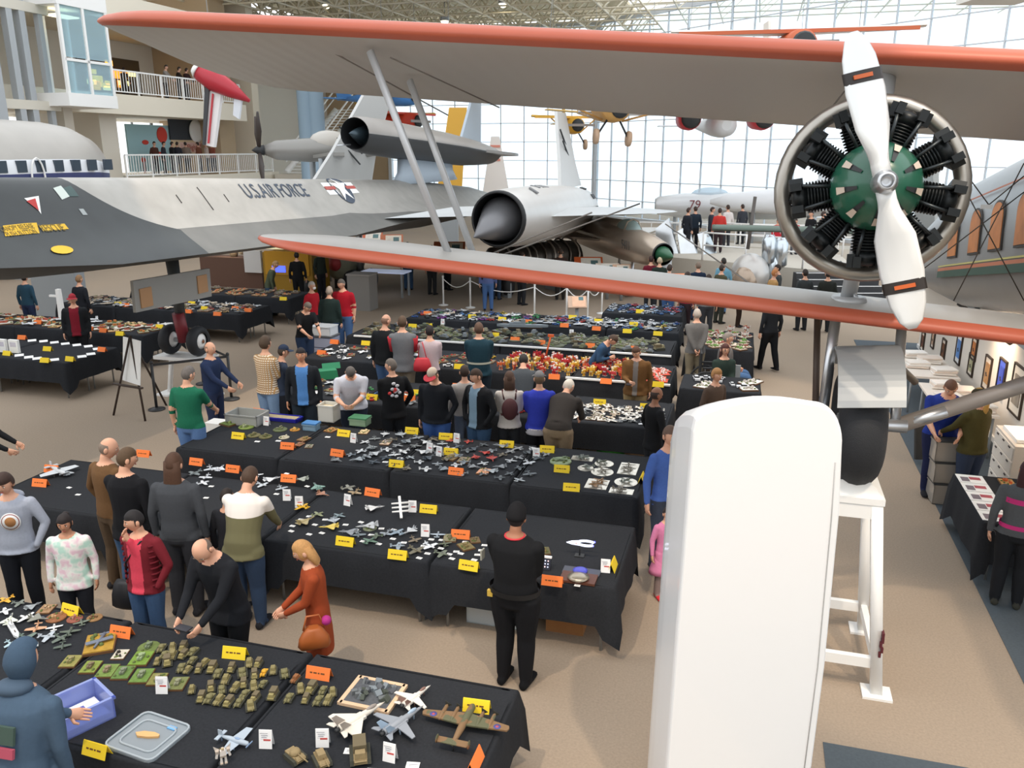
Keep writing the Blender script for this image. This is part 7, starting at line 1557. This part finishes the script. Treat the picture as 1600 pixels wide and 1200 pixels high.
def ex_band(c, z0, z1, grow=.012, name='stripe'):
    def f(ob, T, RM, H4, hands):
        mb = MB(); mb.loft([ell(T((0, 0, z)), .185 + grow, .13 + grow, 20, RM) for z in (z0, z1)], mat(c, .6), False); mb.build(name, ob)
    return f
def ex_coat(c, z0, z1, w0, w1, name='coat_skirt'):
    def f(ob, T, RM, H4, hands):
        mb = MB(); mb.loft([ell((0, .02, z0 + (z1 - z0) * i / 4), w0 + (w1 - w0) * i / 4 + .01 * (i % 2), (w0 + (w1 - w0) * i / 4) * .72, 20) for i in range(5)], cloth(c)); mb.build(name, ob)
    return f
def ex_item(pos, size, c, name, rz=0, emit=0):
    def f(ob, T, RM, H4, hands): MB().box(Vector(pos), size, mat(c, .5, emit=emit), rotz(rz)).build(name, ob)
    return f
def ex_ball(pos, r, c, name):
    def f(ob, T, RM, H4, hands): mb = MB(); mb.ball(T(pos), r, mat(c, .8), 12, 8, RM); mb.build(name, ob)
    return f
def ex_tbox(pos, size, c, name):
    def f(ob, T, RM, H4, hands): MB().box(T(pos), size, mat(c, .85), RM).build(name, ob)
    return f
def ex_backpack(c):
    def f(ob, T, RM, H4, hands):
        mb = MB(); mb.ball(T((0, .19, 1.2)), (.13, .08, .18), mat(c, .7), 14, 10, RM); b_ = mb.build('backpack', ob)
        for s in (-1, 1): mb = MB(); mb.tube([T((s * .09, .13, 1.34)), T((s * .11, .03, 1.475)), T((s * .12, -.12, 1.36)), T((s * .14, -.08, 1.12)), T((s * .12, .12, 1.08))], (.02, .006), mat(c, .7), 6); mb.build('strap', b_)
    return f
def ex_lanyard(c):
    def f(ob, T, RM, H4, hands): mb = MB(); mb.tube([T(( .085 * math.cos(k * math.pi / 8), .01 + .085 * math.sin(k * math.pi / 8), 1.485)) for k in range(17)], .009, mat(c, .6), 6, False); mb.build('lanyard', ob)
    return f
def ex_quilt(c):
    def f(ob, T, RM, H4, hands):
        for i in range(8):
            mb = MB(); z = .93 + i * .065; mb.tube([T(((.203 + .004 * math.sin(i)) * math.cos(R(a)), .142 * math.sin(R(a)) , z)) for a in range(-40, 221, 20)], .012, cloth(c), 6); mb.build('quilt_ridge', ob)
    return f
def pattern_shirt(c1, c2, c3, sc):
    def fn(nt, b):
        tc = nt.nodes.new('ShaderNodeTexCoord'); w1 = nt.nodes.new('ShaderNodeTexWave'); w1.bands_direction = 'Z'; w1.inputs['Scale'].default_value = sc; w2 = nt.nodes.new('ShaderNodeTexWave'); w2.bands_direction = 'X'; w2.inputs['Scale'].default_value = sc
        for w in (w1, w2): nt.links.new(tc.outputs['Object'], w.inputs[0])
        a = nt.nodes.new('ShaderNodeMix'); a.data_type = 'RGBA'; a.inputs[6].default_value = lin(c1); a.inputs[7].default_value = lin(c2)
        d = nt.nodes.new('ShaderNodeMix'); d.data_type = 'RGBA'; d.inputs[7].default_value = lin(c3)
        r = nt.nodes.new('ShaderNodeValToRGB'); r.color_ramp.elements[0].position = .55; r.color_ramp.elements[1].position = .65; r2 = nt.nodes.new('ShaderNodeValToRGB'); r2.color_ramp.elements[0].position = .6; r2.color_ramp.elements[1].position = .7
        nt.links.new(w1.outputs[1], r.inputs[0]); nt.links.new(w2.outputs[1], r2.inputs[0]); nt.links.new(r.outputs[0], a.inputs[0]); nt.links.new(r2.outputs[0], d.inputs[0]); nt.links.new(a.outputs[2], d.inputs[6]); nt.links.new(d.outputs[2], b.inputs[0]); b.inputs['Roughness'].default_value = .9
    return fn
PLAID = pattern_mat('plaid_shirt', pattern_shirt('e6dccb', '8a6a48', 'b8905c', 9))
def tiedye(nt, b):
    tc = nt.nodes.new('ShaderNodeTexCoord'); n = nt.nodes.new('ShaderNodeTexNoise'); n.inputs['Scale'].default_value = 9; r = nt.nodes.new('ShaderNodeValToRGB'); e = r.color_ramp.elements
    e[0].position = .36; e[0].color = lin('b9dccf'); e[1].position = .5; e[1].color = lin('ebebe6'); q = e.new(.64); q.color = lin('e3c3cf')
    nt.links.new(tc.outputs['Object'], n.inputs[0]); nt.links.new(n.outputs[0], r.inputs[0]); nt.links.new(r.outputs[0], b.inputs[0]); b.inputs['Roughness'].default_value = .9
DYE = pattern_mat('tie_dye', tiedye)
def two_tone(zs, c1, c2):
    def fn(nt, b):
        tc = nt.nodes.new('ShaderNodeTexCoord'); sx = nt.nodes.new('ShaderNodeSeparateXYZ'); g = nt.nodes.new('ShaderNodeMath'); g.operation = 'GREATER_THAN'; g.inputs[1].default_value = zs
        mx = nt.nodes.new('ShaderNodeMix'); mx.data_type = 'RGBA'; mx.inputs[6].default_value = lin(c2); mx.inputs[7].default_value = lin(c1)
        nt.links.new(tc.outputs['Object'], sx.inputs[0]); nt.links.new(sx.outputs[2], g.inputs[0]); nt.links.new(g.outputs[0], mx.inputs[0]); nt.links.new(mx.outputs[2], b.inputs[0]); b.inputs['Roughness'].default_value = .9
    return fn
OLW = pattern_mat('two_tone_jacket', two_tone(1.26, 'ece4dc', '6b6748'))
VEST = pattern_mat('grey_vest', two_tone(-5, '76767a', '76767a'))

# face: 0 looks at the camera, 90 looks right, 180 away, 270 left
JEANS = '46607f'; KH = '9a8a70'
person(8, 738, 'boy in pale grey hoodie with round chest crest, at left edge', 12, v=6.25, top='a9aebb', pants='1e2026', hair=('thick', '3a2720'), arms=('pocket', 'pocket'), head=(-10, 12), hem=.86, extras=(ex_chest_disc, ex_hood('a9aebb')), build=1.08)
person(100, 802, 'girl in white pastel tie-dye sweatshirt behind the nearest table', 8, v=6.05, top='e8e8e4', topmat=DYE, pants='22242a', hair=('bun', '241c1c'), skin='c08a6c', head=(8, 10), hem=.8, build=1.1)
person(213, 797, 'woman in open maroon quilted jacket and pink shirt, hand at mouth', -14, v=6.05, top='74222c', pants='3d5678', inner=('d8485c', .075), hair=('short', '1e1a1c'), arms=((-.02, -.15, 1.47), 'pocket'), head=(-38, 8), hem=.84, build=1.08, extras=(ex_quilt('6a1e28'), ex_bag('1e1e22', (-.3, .02, .72), (.13, .07, .16), [(-.26, .02, .9), (-.1, -.14, 1.2), (.08, -.1, 1.44), (.1, .08, 1.44)])))
person(318, 832, 'balding man in black jacket bending over a phone in both hands', -22, v=5.98, h=1.75, top='1d1f24', pants='17181b', hair=('bald', '6a5a50'), arms=((-.13, -.42, 1.0), (.1, -.42, .98)), lean=16, head=(8, 32), hem=.78, build=1.12, extras=(ex_item((-.02, -.5, .97), (.14, .08, .012), '2c2c34', 'phone'),))
person(487, 842, 'woman in long rust coat with orange handbag, looking left', -72, v=6.0, top='9a4526', pants='3a2c28', hair=('bob', 'b98a55'), arms=((-.05, -.32, 1.02), (.04, -.3, 1.0)), head=(-5, 18), hem=.52, lean=4, extras=(ex_bag('a85a28', (.28, -.06, .83), (.07, .135, .11), [(.29, -.16, .92), (.27, -.12, 1.06), (.27, 0, 1.06), (.29, .05, .92)]), ex_ball((.27, .06, .98), (.05, .05, .05), 'b02a80', 'pink_pompom')))
person(805, 792, 'guard in black uniform and knit hat standing back to camera', 158, v=6.62, top='17181b', pants='15161a', hair=('beanie', '15151a', '18181b'), skin='9a6a50', arms=('front', 'front'), build=1.25, head=(5, 8), shoes='101114', extras=(ex_lanyard('c8303c'), ex_band('0e0e10', .95, 1.0, .05, 'belt'), ex_item((.2, .09, .93), (.05, .03, .06), 'c8a84a', 'badge'), ex_item((.29, .05, 1.27), (.014, .07, .09), '9a9a90', 'shoulder_patch')))
person(387, 729, 'man in white and olive jacket leaning over the second row, back to camera', 172, v=6.92, h=1.78, top='ece4dc', topmat=OLW, pants='34455e', hair=('short', '4a3628'), arms=('table', 'table'), lean=20, head=(0, 20), hem=.85, build=1.15)
person(156, 664, 'older man in brown sweater at the left end of the second row', 150, v=7.08, h=1.84, top='6b4f34', pants='584838', hair=('bald', '7a6c60'), arms=('front', 'pocket'), head=(-45, 16), build=1.05)
person(186, 679, 'man in black blazer and jeans with his back to camera', 166, v=6.85, h=1.84, top='17181c', pants='3f5a7c', hair=('short', '54402c'), arms=('down', 'front'), head=(-40, 12), hem=.8, build=1.1)
person(264, 679, 'long-haired man in charcoal sweater and dark trousers, back to camera', 176, v=6.85, h=1.84, top='45484d', pants='303136', hair=('long', '4a3020'), arms=('down', 'down'), hem=.88, build=1.12)
person(350, 752, 'dark-haired child half hidden left of the olive jacket', 160, v=7.05, h=1.42, top='2a2b30', pants='22242a', hair=('short', '281e1a'))
person(30, 1008, 'person in slate blue hooded sweatshirt at the bottom left, back to camera', 168, v=3.3, h=1.84, top='45586c', pants='46607f', hair=('hood', '30261e', '3f5266'), arms=('down', (-.12, -.5, .95)), lean=14, build=1.4, hem=.84, extras=(ex_tbox((-.02, .178, 1.27), (.24, .02, .11), '3c5048', 'green_print'), ex_tbox((-.02, .19, 1.17), (.26, .02, .06), 'a8485c', 'red_print'), ex_ball((0, .035, 1.5), (.115, .1, .055), '3f5266', 'hood_collar')))
person(288, 571, 'man in green polo shirt and jeans at the third row left end', 168, v=10.0, h=1.84, top='1f6a50', pants='5b7aa8', hair=('short', '6a6460'), sleeve='short', arms=('table', 'down'), head=(-20, 15), build=1.12, u=-8.2)
person(325, 535, 'bald man in navy sweater standing by the belt barrier', 75, v=11.75, top='23304e', pants='2a3450', hair=('bald', '8a7060'), arms=('fwd', 'fwd'), build=1.1)
person(412, 527, 'man in checked shirt and light jeans, back to camera', 150, v=12.0, top='d8cbb4', topmat=PLAID, pants='7a96b8', hair=('thick', '4a3a2c'), hem=.86, arms=('front', 'front'), build=1.1)
person(432, 529, 'person in navy jacket and cap leaning beside the checked shirt', 120, v=12.15, h=1.7, top='323c4e', pants='23262e', hair=('cap', '3a3028', '303a4e'), arms=('fwd', 'table'), lean=8)
person(470, 544, 'man in black jacket over bright blue tee facing camera', 5, v=11.75, top='1e2228', pants='26303a', inner=('4f82c0', .085), hair=('short', '20181a'), skin='c89070', arms=('down', 'down'), build=1.12, hem=.84)
person(547, 568, 'man in pale grey tee bending into the clear bin', 10, v=11.55, h=1.74, top='c3c6d2', pants='2c3444', sleeve='short', hair=('short', '5a5450'), arms=((-.14, -.45, 1.05), (.04, -.46, 1.05)), lean=26, head=(0, 30), build=1.3, hem=.84)
person(612, 562, 'person in black jacket with white and red dragon print on back', 205, v=11.7, top='16171a', pants='1c2026', hair=('short', '6a625c'), head=(50, 0), build=1.15, hem=.8, arms=('pocket', 'front'), extras=(ex_back_print('d0d0d8', 'c83a3c'),))
person(680, 572, 'man in red and white cap and dark jacket looking down', -12, v=11.5, top='1b1e24', pants='3c5c9a', hair=('cap', '4a3a30', 'c8b8a8', 'b8404a'), head=(-18, 28), build=1.25, hem=.86, arms=('down', 'pocket'))
person(748, 576, 'man in open black jacket over printed tee, facing left', -42, v=11.5, top='191b1f', pants='36506e', inner=('7a94a8', .08), hair=('short', '3c2c22'), head=(-20, 12), build=1.2, hem=.84, arms=('pocket', 'pocket'))
person(726, 592, 'woman in grey top partly hidden behind the printed tee man', 190, v=12.0, h=1.62, top='a8a4a2', pants='5f6c80', hair=('short', '33261f'))
person(796, 582, 'woman in white sweater with maroon backpack, back to camera', 182, v=11.65, top='cfc9c4', pants='2a2c30', hair=('bob', '4a3428'), arms=('front', 'front'), extras=(ex_backpack('4a2428'),), hem=.86)
person(843, 582, 'woman in bright blue vest and grey cap, back to camera', 182, v=11.65, top='3340b0', pants='18191d', hair=('cap', '6a5844', '7c7c7e'), arms=('front', 'front'), hem=.86, build=1.15, extras=(ex_coat('b8b6bc', .78, .88, .205, .2, 'shirt_hem'),))
person(889, 592, 'grey-haired man in dark sweater and khaki trousers bending away', 160, v=11.85, h=1.78, top='3c3836', pants='85745e', hair=('short', 'd8d0c4'), lean=42, head=(-10, 10), arms=('table', 'table'), build=1.2, hem=.95)
person(996, 539, 'man in tan suede jacket looking at a phone', -15, v=14.1, top='6b4c2c', pants='9a8560', inner=('7a7470', .045), hair=('short', '54392a'), head=(-12, 25), arms=('phone', 'down'), build=1.22, hem=.82, extras=(ex_item((-.08, -.38, 1.1), (.1, .14, .012), '1c1c22', 'phone'),))
person(1024, 606, 'balding man in black jacket with grey lining beside the white fin', 110, v=11.45, top='18191c', pants='2a2c30', inner=('7a7876', .05), hair=('bald', '3a2c28'), skin='9a6c54', arms=('pocket', 'pocket'), hem=.8)
person(1046, 664, 'man in blue shirt wearing a white mask, half behind the white fin', 25, v=9.3, h=1.82, top='4866ac', pants='3a4250', hair=('short', '6a5448'), arms=('down', 'down'), mask=True)
person(1043, 782, 'small girl in pink dress with white mask and red shoes', 20, v=8.62, h=1.1, top='d27fa6', pants='8a7a78', shoes='c8323c', hair=('short', '2a2020'), mask=True, hem=.6, extras=(ex_coat('d27fa6', .5, .85, .28, .18, 'dress_skirt'),))
person(1117, 607, 'person with sandy hair just above the white fin top', 30, v=13.0, h=1.6, top='5a4a40', pants='30323a', hair=('thick', 'a87a4a'))
person(1131, 566, 'seated woman with glasses and long brown hair in dark green', 5, v=16.0, h=1.31, top='2c3a34', pants='2a2c30', hair=('long', '4a2620'), glasses=True, sit=.2, arms=('front', 'front'))
person(818, 552, 'person in dark grey jacket bending over the robots, back to camera', 176, v=14.3, h=1.72, top='4c5156', pants='26282c', hair=('short', '26221f'), lean=24, head=(0, 20), arms=('table', 'table'), build=1.1)
person(748, 513, 'man in dark teal jacket with pale reflective stripe, back to camera', 180, v=14.2, h=1.85, top='1f3a46', pants='24303a', hair=('short', '5a4234'), arms=('front', 'front'), build=1.2, hem=.84, extras=(ex_band('b8b8a8', 1.05, 1.085, .03, 'reflective_stripe'),))
person(671, 512, 'woman in pale pink top with red shoulder bag, back to camera', 182, v=14.3, h=1.72, top='c4b2b6', pants='22242a', hair=('short', '22191b'), arms=('front', 'front'), extras=(ex_bag('c02c38', (.14, .2, 1.05), (.16, .06, .13), [(.06, .18, 1.17), (.14, .08, 1.46), (.2, .0, 1.44), (.22, .18, 1.17)]),))
person(628, 498, 'man in grey vest with red sleeves, back to camera', 178, v=14.25, h=1.88, top='6e7074', pants='8a8070', hair=('short', '54402f'), arms=('front', 'front'), build=1.15, hem=.78, extras=(lambda ob, T, RM, H4, hands: [MB().tube([hands[i][0] + (T((hands[i][3] * .2, 0, 1.42)) - hands[i][0]) * .9, hands[i][0]], [.075, .066], cloth('b4323c'), 12).build('red_sleeve', ob) for i in (0, 1)],))
person(600, 491, 'bald man in black jacket beside the grey vest man', 160, v=14.45, h=1.85, top='1d1f22', pants='4a658c', hair=('bald', '8a6a58'), arms=('front', 'down'), head=(-20, 10), build=1.15, hem=.84)
person(958, 521, 'person in blue jacket bending over a camera at the sixth row', 60, v=16.75, h=1.62, top='34506e', pants='262a30', hair=('short', '4a382c'), lean=32, head=(0, 20), arms=('phone', 'phone'), extras=(ex_item((.05, -.62, .95), (.14, .1, .1), '1c1c1e', 'camera'),))
person(1090, 486, 'grey-haired man in grey sweater, hands clasped behind his back', 182, v=17.3, h=1.74, top='6c6a68', pants='938872', hair=('short', 'b8aca0'), arms=('back', 'back'), build=1.15, hem=.84)
person(1136, 517, 'man in grey tee and jeans sitting in the wheelchair', 80, v=16.95, h=1.33, top='6e6a68', pants='4e6c94', hair=('short', '8a8078'), sleeve='short', sit=1.5, arms=('front', 'front'), build=1.25)
person(1208, 470, 'person in black trousers walking below the wing at right', 200, v=19.5, h=1.78, top='24262a', pants='16171a', hair=('short', '3a2c24'), stride=.16)
person(535, 436, 'man in bright red polo shirt and jeans', -15, v=18.4, top='ad1c2c', pants='4f6f9e', hair=('short', '5a544e'), sleeve='short', build=1.2, head=(-25, 10))
person(514, 457, 'man in dark green shirt between the red shirts, back to camera', 170, v=17.8, h=1.75, top='22302e', pants='324664', hair=('short', 'a89a8c'), build=1.15)
person(478, 470, 'man in black tee handling the white crate', 40, v=17.0, h=1.74, top='191a1d', pants='263650', hair=('short', '6a5f58'), sleeve='short', arms=('fwd', 'fwd'), lean=14, head=(10, 25), build=1.15)
person(486, 446, 'grey-haired person in red with white mask', 60, v=18.6, h=1.72, top='b8232f', pants='23262c', hair=('short', 'b8b0a8'), mask=True)
person(112, 457, 'man in red cap, black jacket and maroon shirt at the left tables', 20, v=15.1, h=1.78, top='1d1f22', pants='1c1d20', inner=('7a1c2a', .09), hair=('cap', '3a2a24', '9a3038'), build=1.15, hem=.84)
person(122, 434, 'dark-clad person behind the red cap man', 160, v=17.7, h=1.75, top='22242a', pants='1e2024', hair=('short', '8a6a4a'))
person(40, 452, 'person in teal and navy behind the left tables', 170, v=17.8, h=1.7, top='2c4a5c', pants='2a3450', hair=('short', '2a2220'))
person(-32, 690, 'person in black sleeve at the extreme left edge', 100, v=8.2, h=1.72, top='1c1d20', pants='22242a', hair=('short', '2a2220'), arms=('fwd', 'fwd'))
person(430, 408, 'person in olive jacket bending at the vendor stand', 100, Y=29, h=1.7, top='4c5340', pants='33485e', hair=('short', '9a7a50'), lean=20)
person(500, 415, 'person in dark jacket with mask beside the yellow cab', 60, Y=28, h=1.75, top='2c342f', pants='22242a', hair=('short', '2c2420'), mask=True)
person(465, 425, 'person in black standing before the yellow cab', 190, Y=27, h=1.72, top='18191b', pants='18191b', hair=('short', '1c1816'))
for i, (x, Yv, t, pt, lab) in enumerate(((637, 30, '2a3038', '3c5878', 'person in jeans standing under the lower wing, leftmost'), (674, 29, '3a3c3c', '2c2e30', 'dark-clad person under the lower wing, second'), (698, 30, '1c1e22', '1e2024', 'person in black under the lower wing, third'), (762, 26, '5c6a9a', '4a6a9c', 'person in blue denim under the lower wing, near the rope'), (775, 28, '3a4a40', '33435a', 'person in green grey under the lower wing, right of denim'), (815, 27, '32389a', '2a2c30', 'person in royal blue under the lower wing'), (876, 28, '3a2c28', '2a2624', 'person in dark brown behind the reading desk'), (1047, 24, '4a5a6a', '3f5f8e', 'person in jeans under the wing beside the eighth row'), (1075, 22.5, 'b02c3a', '3a2c30', 'person in crimson top under the wing'), (1110, 22, '7a7876', '3a3c40', 'person in grey under the wing at right'))):
    person(x, 400, lab, 180 - 25 * (i % 3), Y=Yv, h=1.72, top=t, pants=pt, hair=('short', '3a2c24'))
# people beyond the wing, near the fighter and walkway
for i, (x, y, Yv, t, pt, hr, lab, fc) in enumerate(((1017, 415, 26, '6a1c2c', '2a2c30', '3a2420', 'person in maroon beside the green nose cone', 170), (1031, 407, 25.6, '26302a', '2a2c30', 'b8a88c', 'sandy-haired person in dark green before the nose cone', 175), (1092, 405, 24.5, '1d2a3e', '2c3a50', '7a6a5c', 'broad man in navy jacket before the silver fins', 180), (1131, 412, 25.5, '6a9ab0', '4a6a90', '2a2420', 'person with light blue backpack right of the navy jacket', 185), (1127, 428, 24, '4c4a38', '3a3c34', '3a3028', 'person in olive with dark cap below the blue backpack', 120), (1158, 437, 23.5, '4a1c24', '33261f', 'b88458', 'child in maroon beside the white bubble', 60), (1216, 425, 24, '3c4040', '2c2e32', '241c18', 'person in grey green reaching at the silver pods', 250), (1258, 437, 23, '3a3e40', '2a2c30', '2a201c', 'person in charcoal at the foot of the dark steps', 190), (1293, 444, 22.8, '2c2f2c', '26282a', '2a201c', 'person in black green on the dark steps', 170), (1208, 445, 23.0, 'b08a58', '6a5a48', 'b87a48', 'blond person by the silver pods', 100))):
    person(x, y, lab, fc, Y=Yv, h=1.72 if i not in (5,) else 1.3, top=t, pants=pt, hair=('short', hr))
for i, (x, y, Yv, t, pt, lab, fc) in enumerate(((1074, 352, 33.2, '2a2e36', '2a2c30', 'person in dark blue on the walkway, leftmost', 120), (1086, 346, 34, '26303c', '24262c', 'dark-coated person on the walkway, second', 190), (1111, 350, 33.6, '3a3e48', '2a2c34', 'person in grey blue on the walkway, third', 90), (1124, 346, 33, 'c03a34', '33262a', 'person in bright red jacket on the walkway', 170), (1136, 354, 35, 'd8d0cc', '3a3a40', 'person in white on the walkway behind the red jacket', 200), (1213, 376, 32.5, 'b82c38', '5a5c62', 'child in red hooded top on the walkway', 10), (1241, 376, 32.5, 'c0303a', '5a5c64', 'child in red top with hat on the walkway', 5), (1228, 362, 33, 'b83a6a', '22242a', 'person in magenta on the walkway behind the children', 30), (1264, 380, 31.5, '1c1d20', '1c1d22', 'person in black walking on the walkway', 300), (1281, 384, 31.2, '26282c', '1e2024', 'person in dark coat under the engine ring', 90), (1161, 322, 37, '3a3d44', '2a2c30', 'person in dark coat by the far jets', 200))):
    person(x, y, lab, fc, Y=Yv, h=(1.35 if 'child' in lab else 1.72), z0=(.9 if i == 10 else 1.0), top=t, pants=pt, hair=('short', '3a2a24'), stride=.12 if 'walking' in lab else 0)
# balcony people
for i, (x, t, lab) in enumerate(((258, '8a8480', 'person in grey on the upper balcony'), (278, '2c2420', 'person in brown on the upper balcony, left of the pair'), (290, '3a2a28', 'person in dark red on the upper balcony, right of the pair'), (193, '3a2c20', 'dark figure before the glowing shop'))):
    p = atu(x, 120, -29.6 if i < 3 else -32.5); q = G(-29.6 if i < 3 else -32.5, p.y); pr = atY(x, 200, q.y)
    PEOPLE.append(dict(p=Vector((q.x, q.y, 7.38)), s=.98, label=lab, face=90 + 30 * i, top=t, pants='2c2c30', hair=('short', '2a201c'), skin='d0a088', arms=('fwd', 'fwd'), lean=8, head=(0, 0), shoes='222222', build=1, hem=.88, sleeve='long', inner=None, stride=0, sit=False, extras=(), topmat=None, lower=None, mask=False, collar=None, glasses=False))
for i, (x, t) in enumerate(((241, '4a2c24'), (255, '2c2c34'), (268, '26262a'), (277, '303038'), (291, '7a6a60'), (311, '6a4030'), (323, 'b8a8a0'), (332, '8a5040'))):
    p = atu(x, 236, -30.2); q = G(-30.2, p.y)
    PEOPLE.append(dict(p=Vector((q.x, q.y, 3.63)), s=.97, label='visitor on the lower balcony, %s from left' % ('first', 'second', 'third', 'fourth', 'fifth', 'sixth', 'seventh', 'eighth')[i], face=60 + 40 * i, top=t, pants='2c2c30', hair=('short', '2a201c'), skin='d0a088', arms=('down', 'front'), lean=4, head=(0, 0), shoes='222222', build=1, hem=.88, sleeve='long', inner=None, stride=0, sit=False, extras=(), topmat=None, lower=None, mask=False, collar=None, glasses=False))
# right side
person(1487, 590, 'man in blue polo handling bins by the picture wall', -20, v=13.3, h=1.86, top='24388a', pants='22284a', hair=('short', '6a4a3a'), sleeve='short', arms=('fwd', 'fwd'), lean=14, build=1.25, head=(0, 20), extras=(ex_ball((-.08, -.135, 1.33), (.035, .012, .03), 'c8c4c0', 'polo_logo'),))
person(1531, 627, 'woman with blond ponytail and cap in olive jacket, back to camera', 205, v=12.3, h=1.74, top='4a4526', pants='38435a', hair=('pony', 'b8904a'), arms=('fwd', 'fwd'), build=1.25, hem=.86, extras=(lambda ob, T, RM, H4, hands: MB().ball(H4 @ Vector((0, .005, .035)), (.09, .11, .095), cloth('3c3524'), 16, 10).build('cap_crown', ob),))
person(1606, 742, 'person in grey and magenta jacket at the right edge', 150, v=9.5, h=1.7, top='55585c', pants='1e2024', hair=('long', '3a1c20'), shoes='3a3a34', u=2.6, build=1.1, extras=(ex_band('c8287a', 1.28, 1.34, .01, 'magenta_stripe'), ex_band('c8287a', .98, 1.03, .012, 'magenta_stripe')))
build_people()
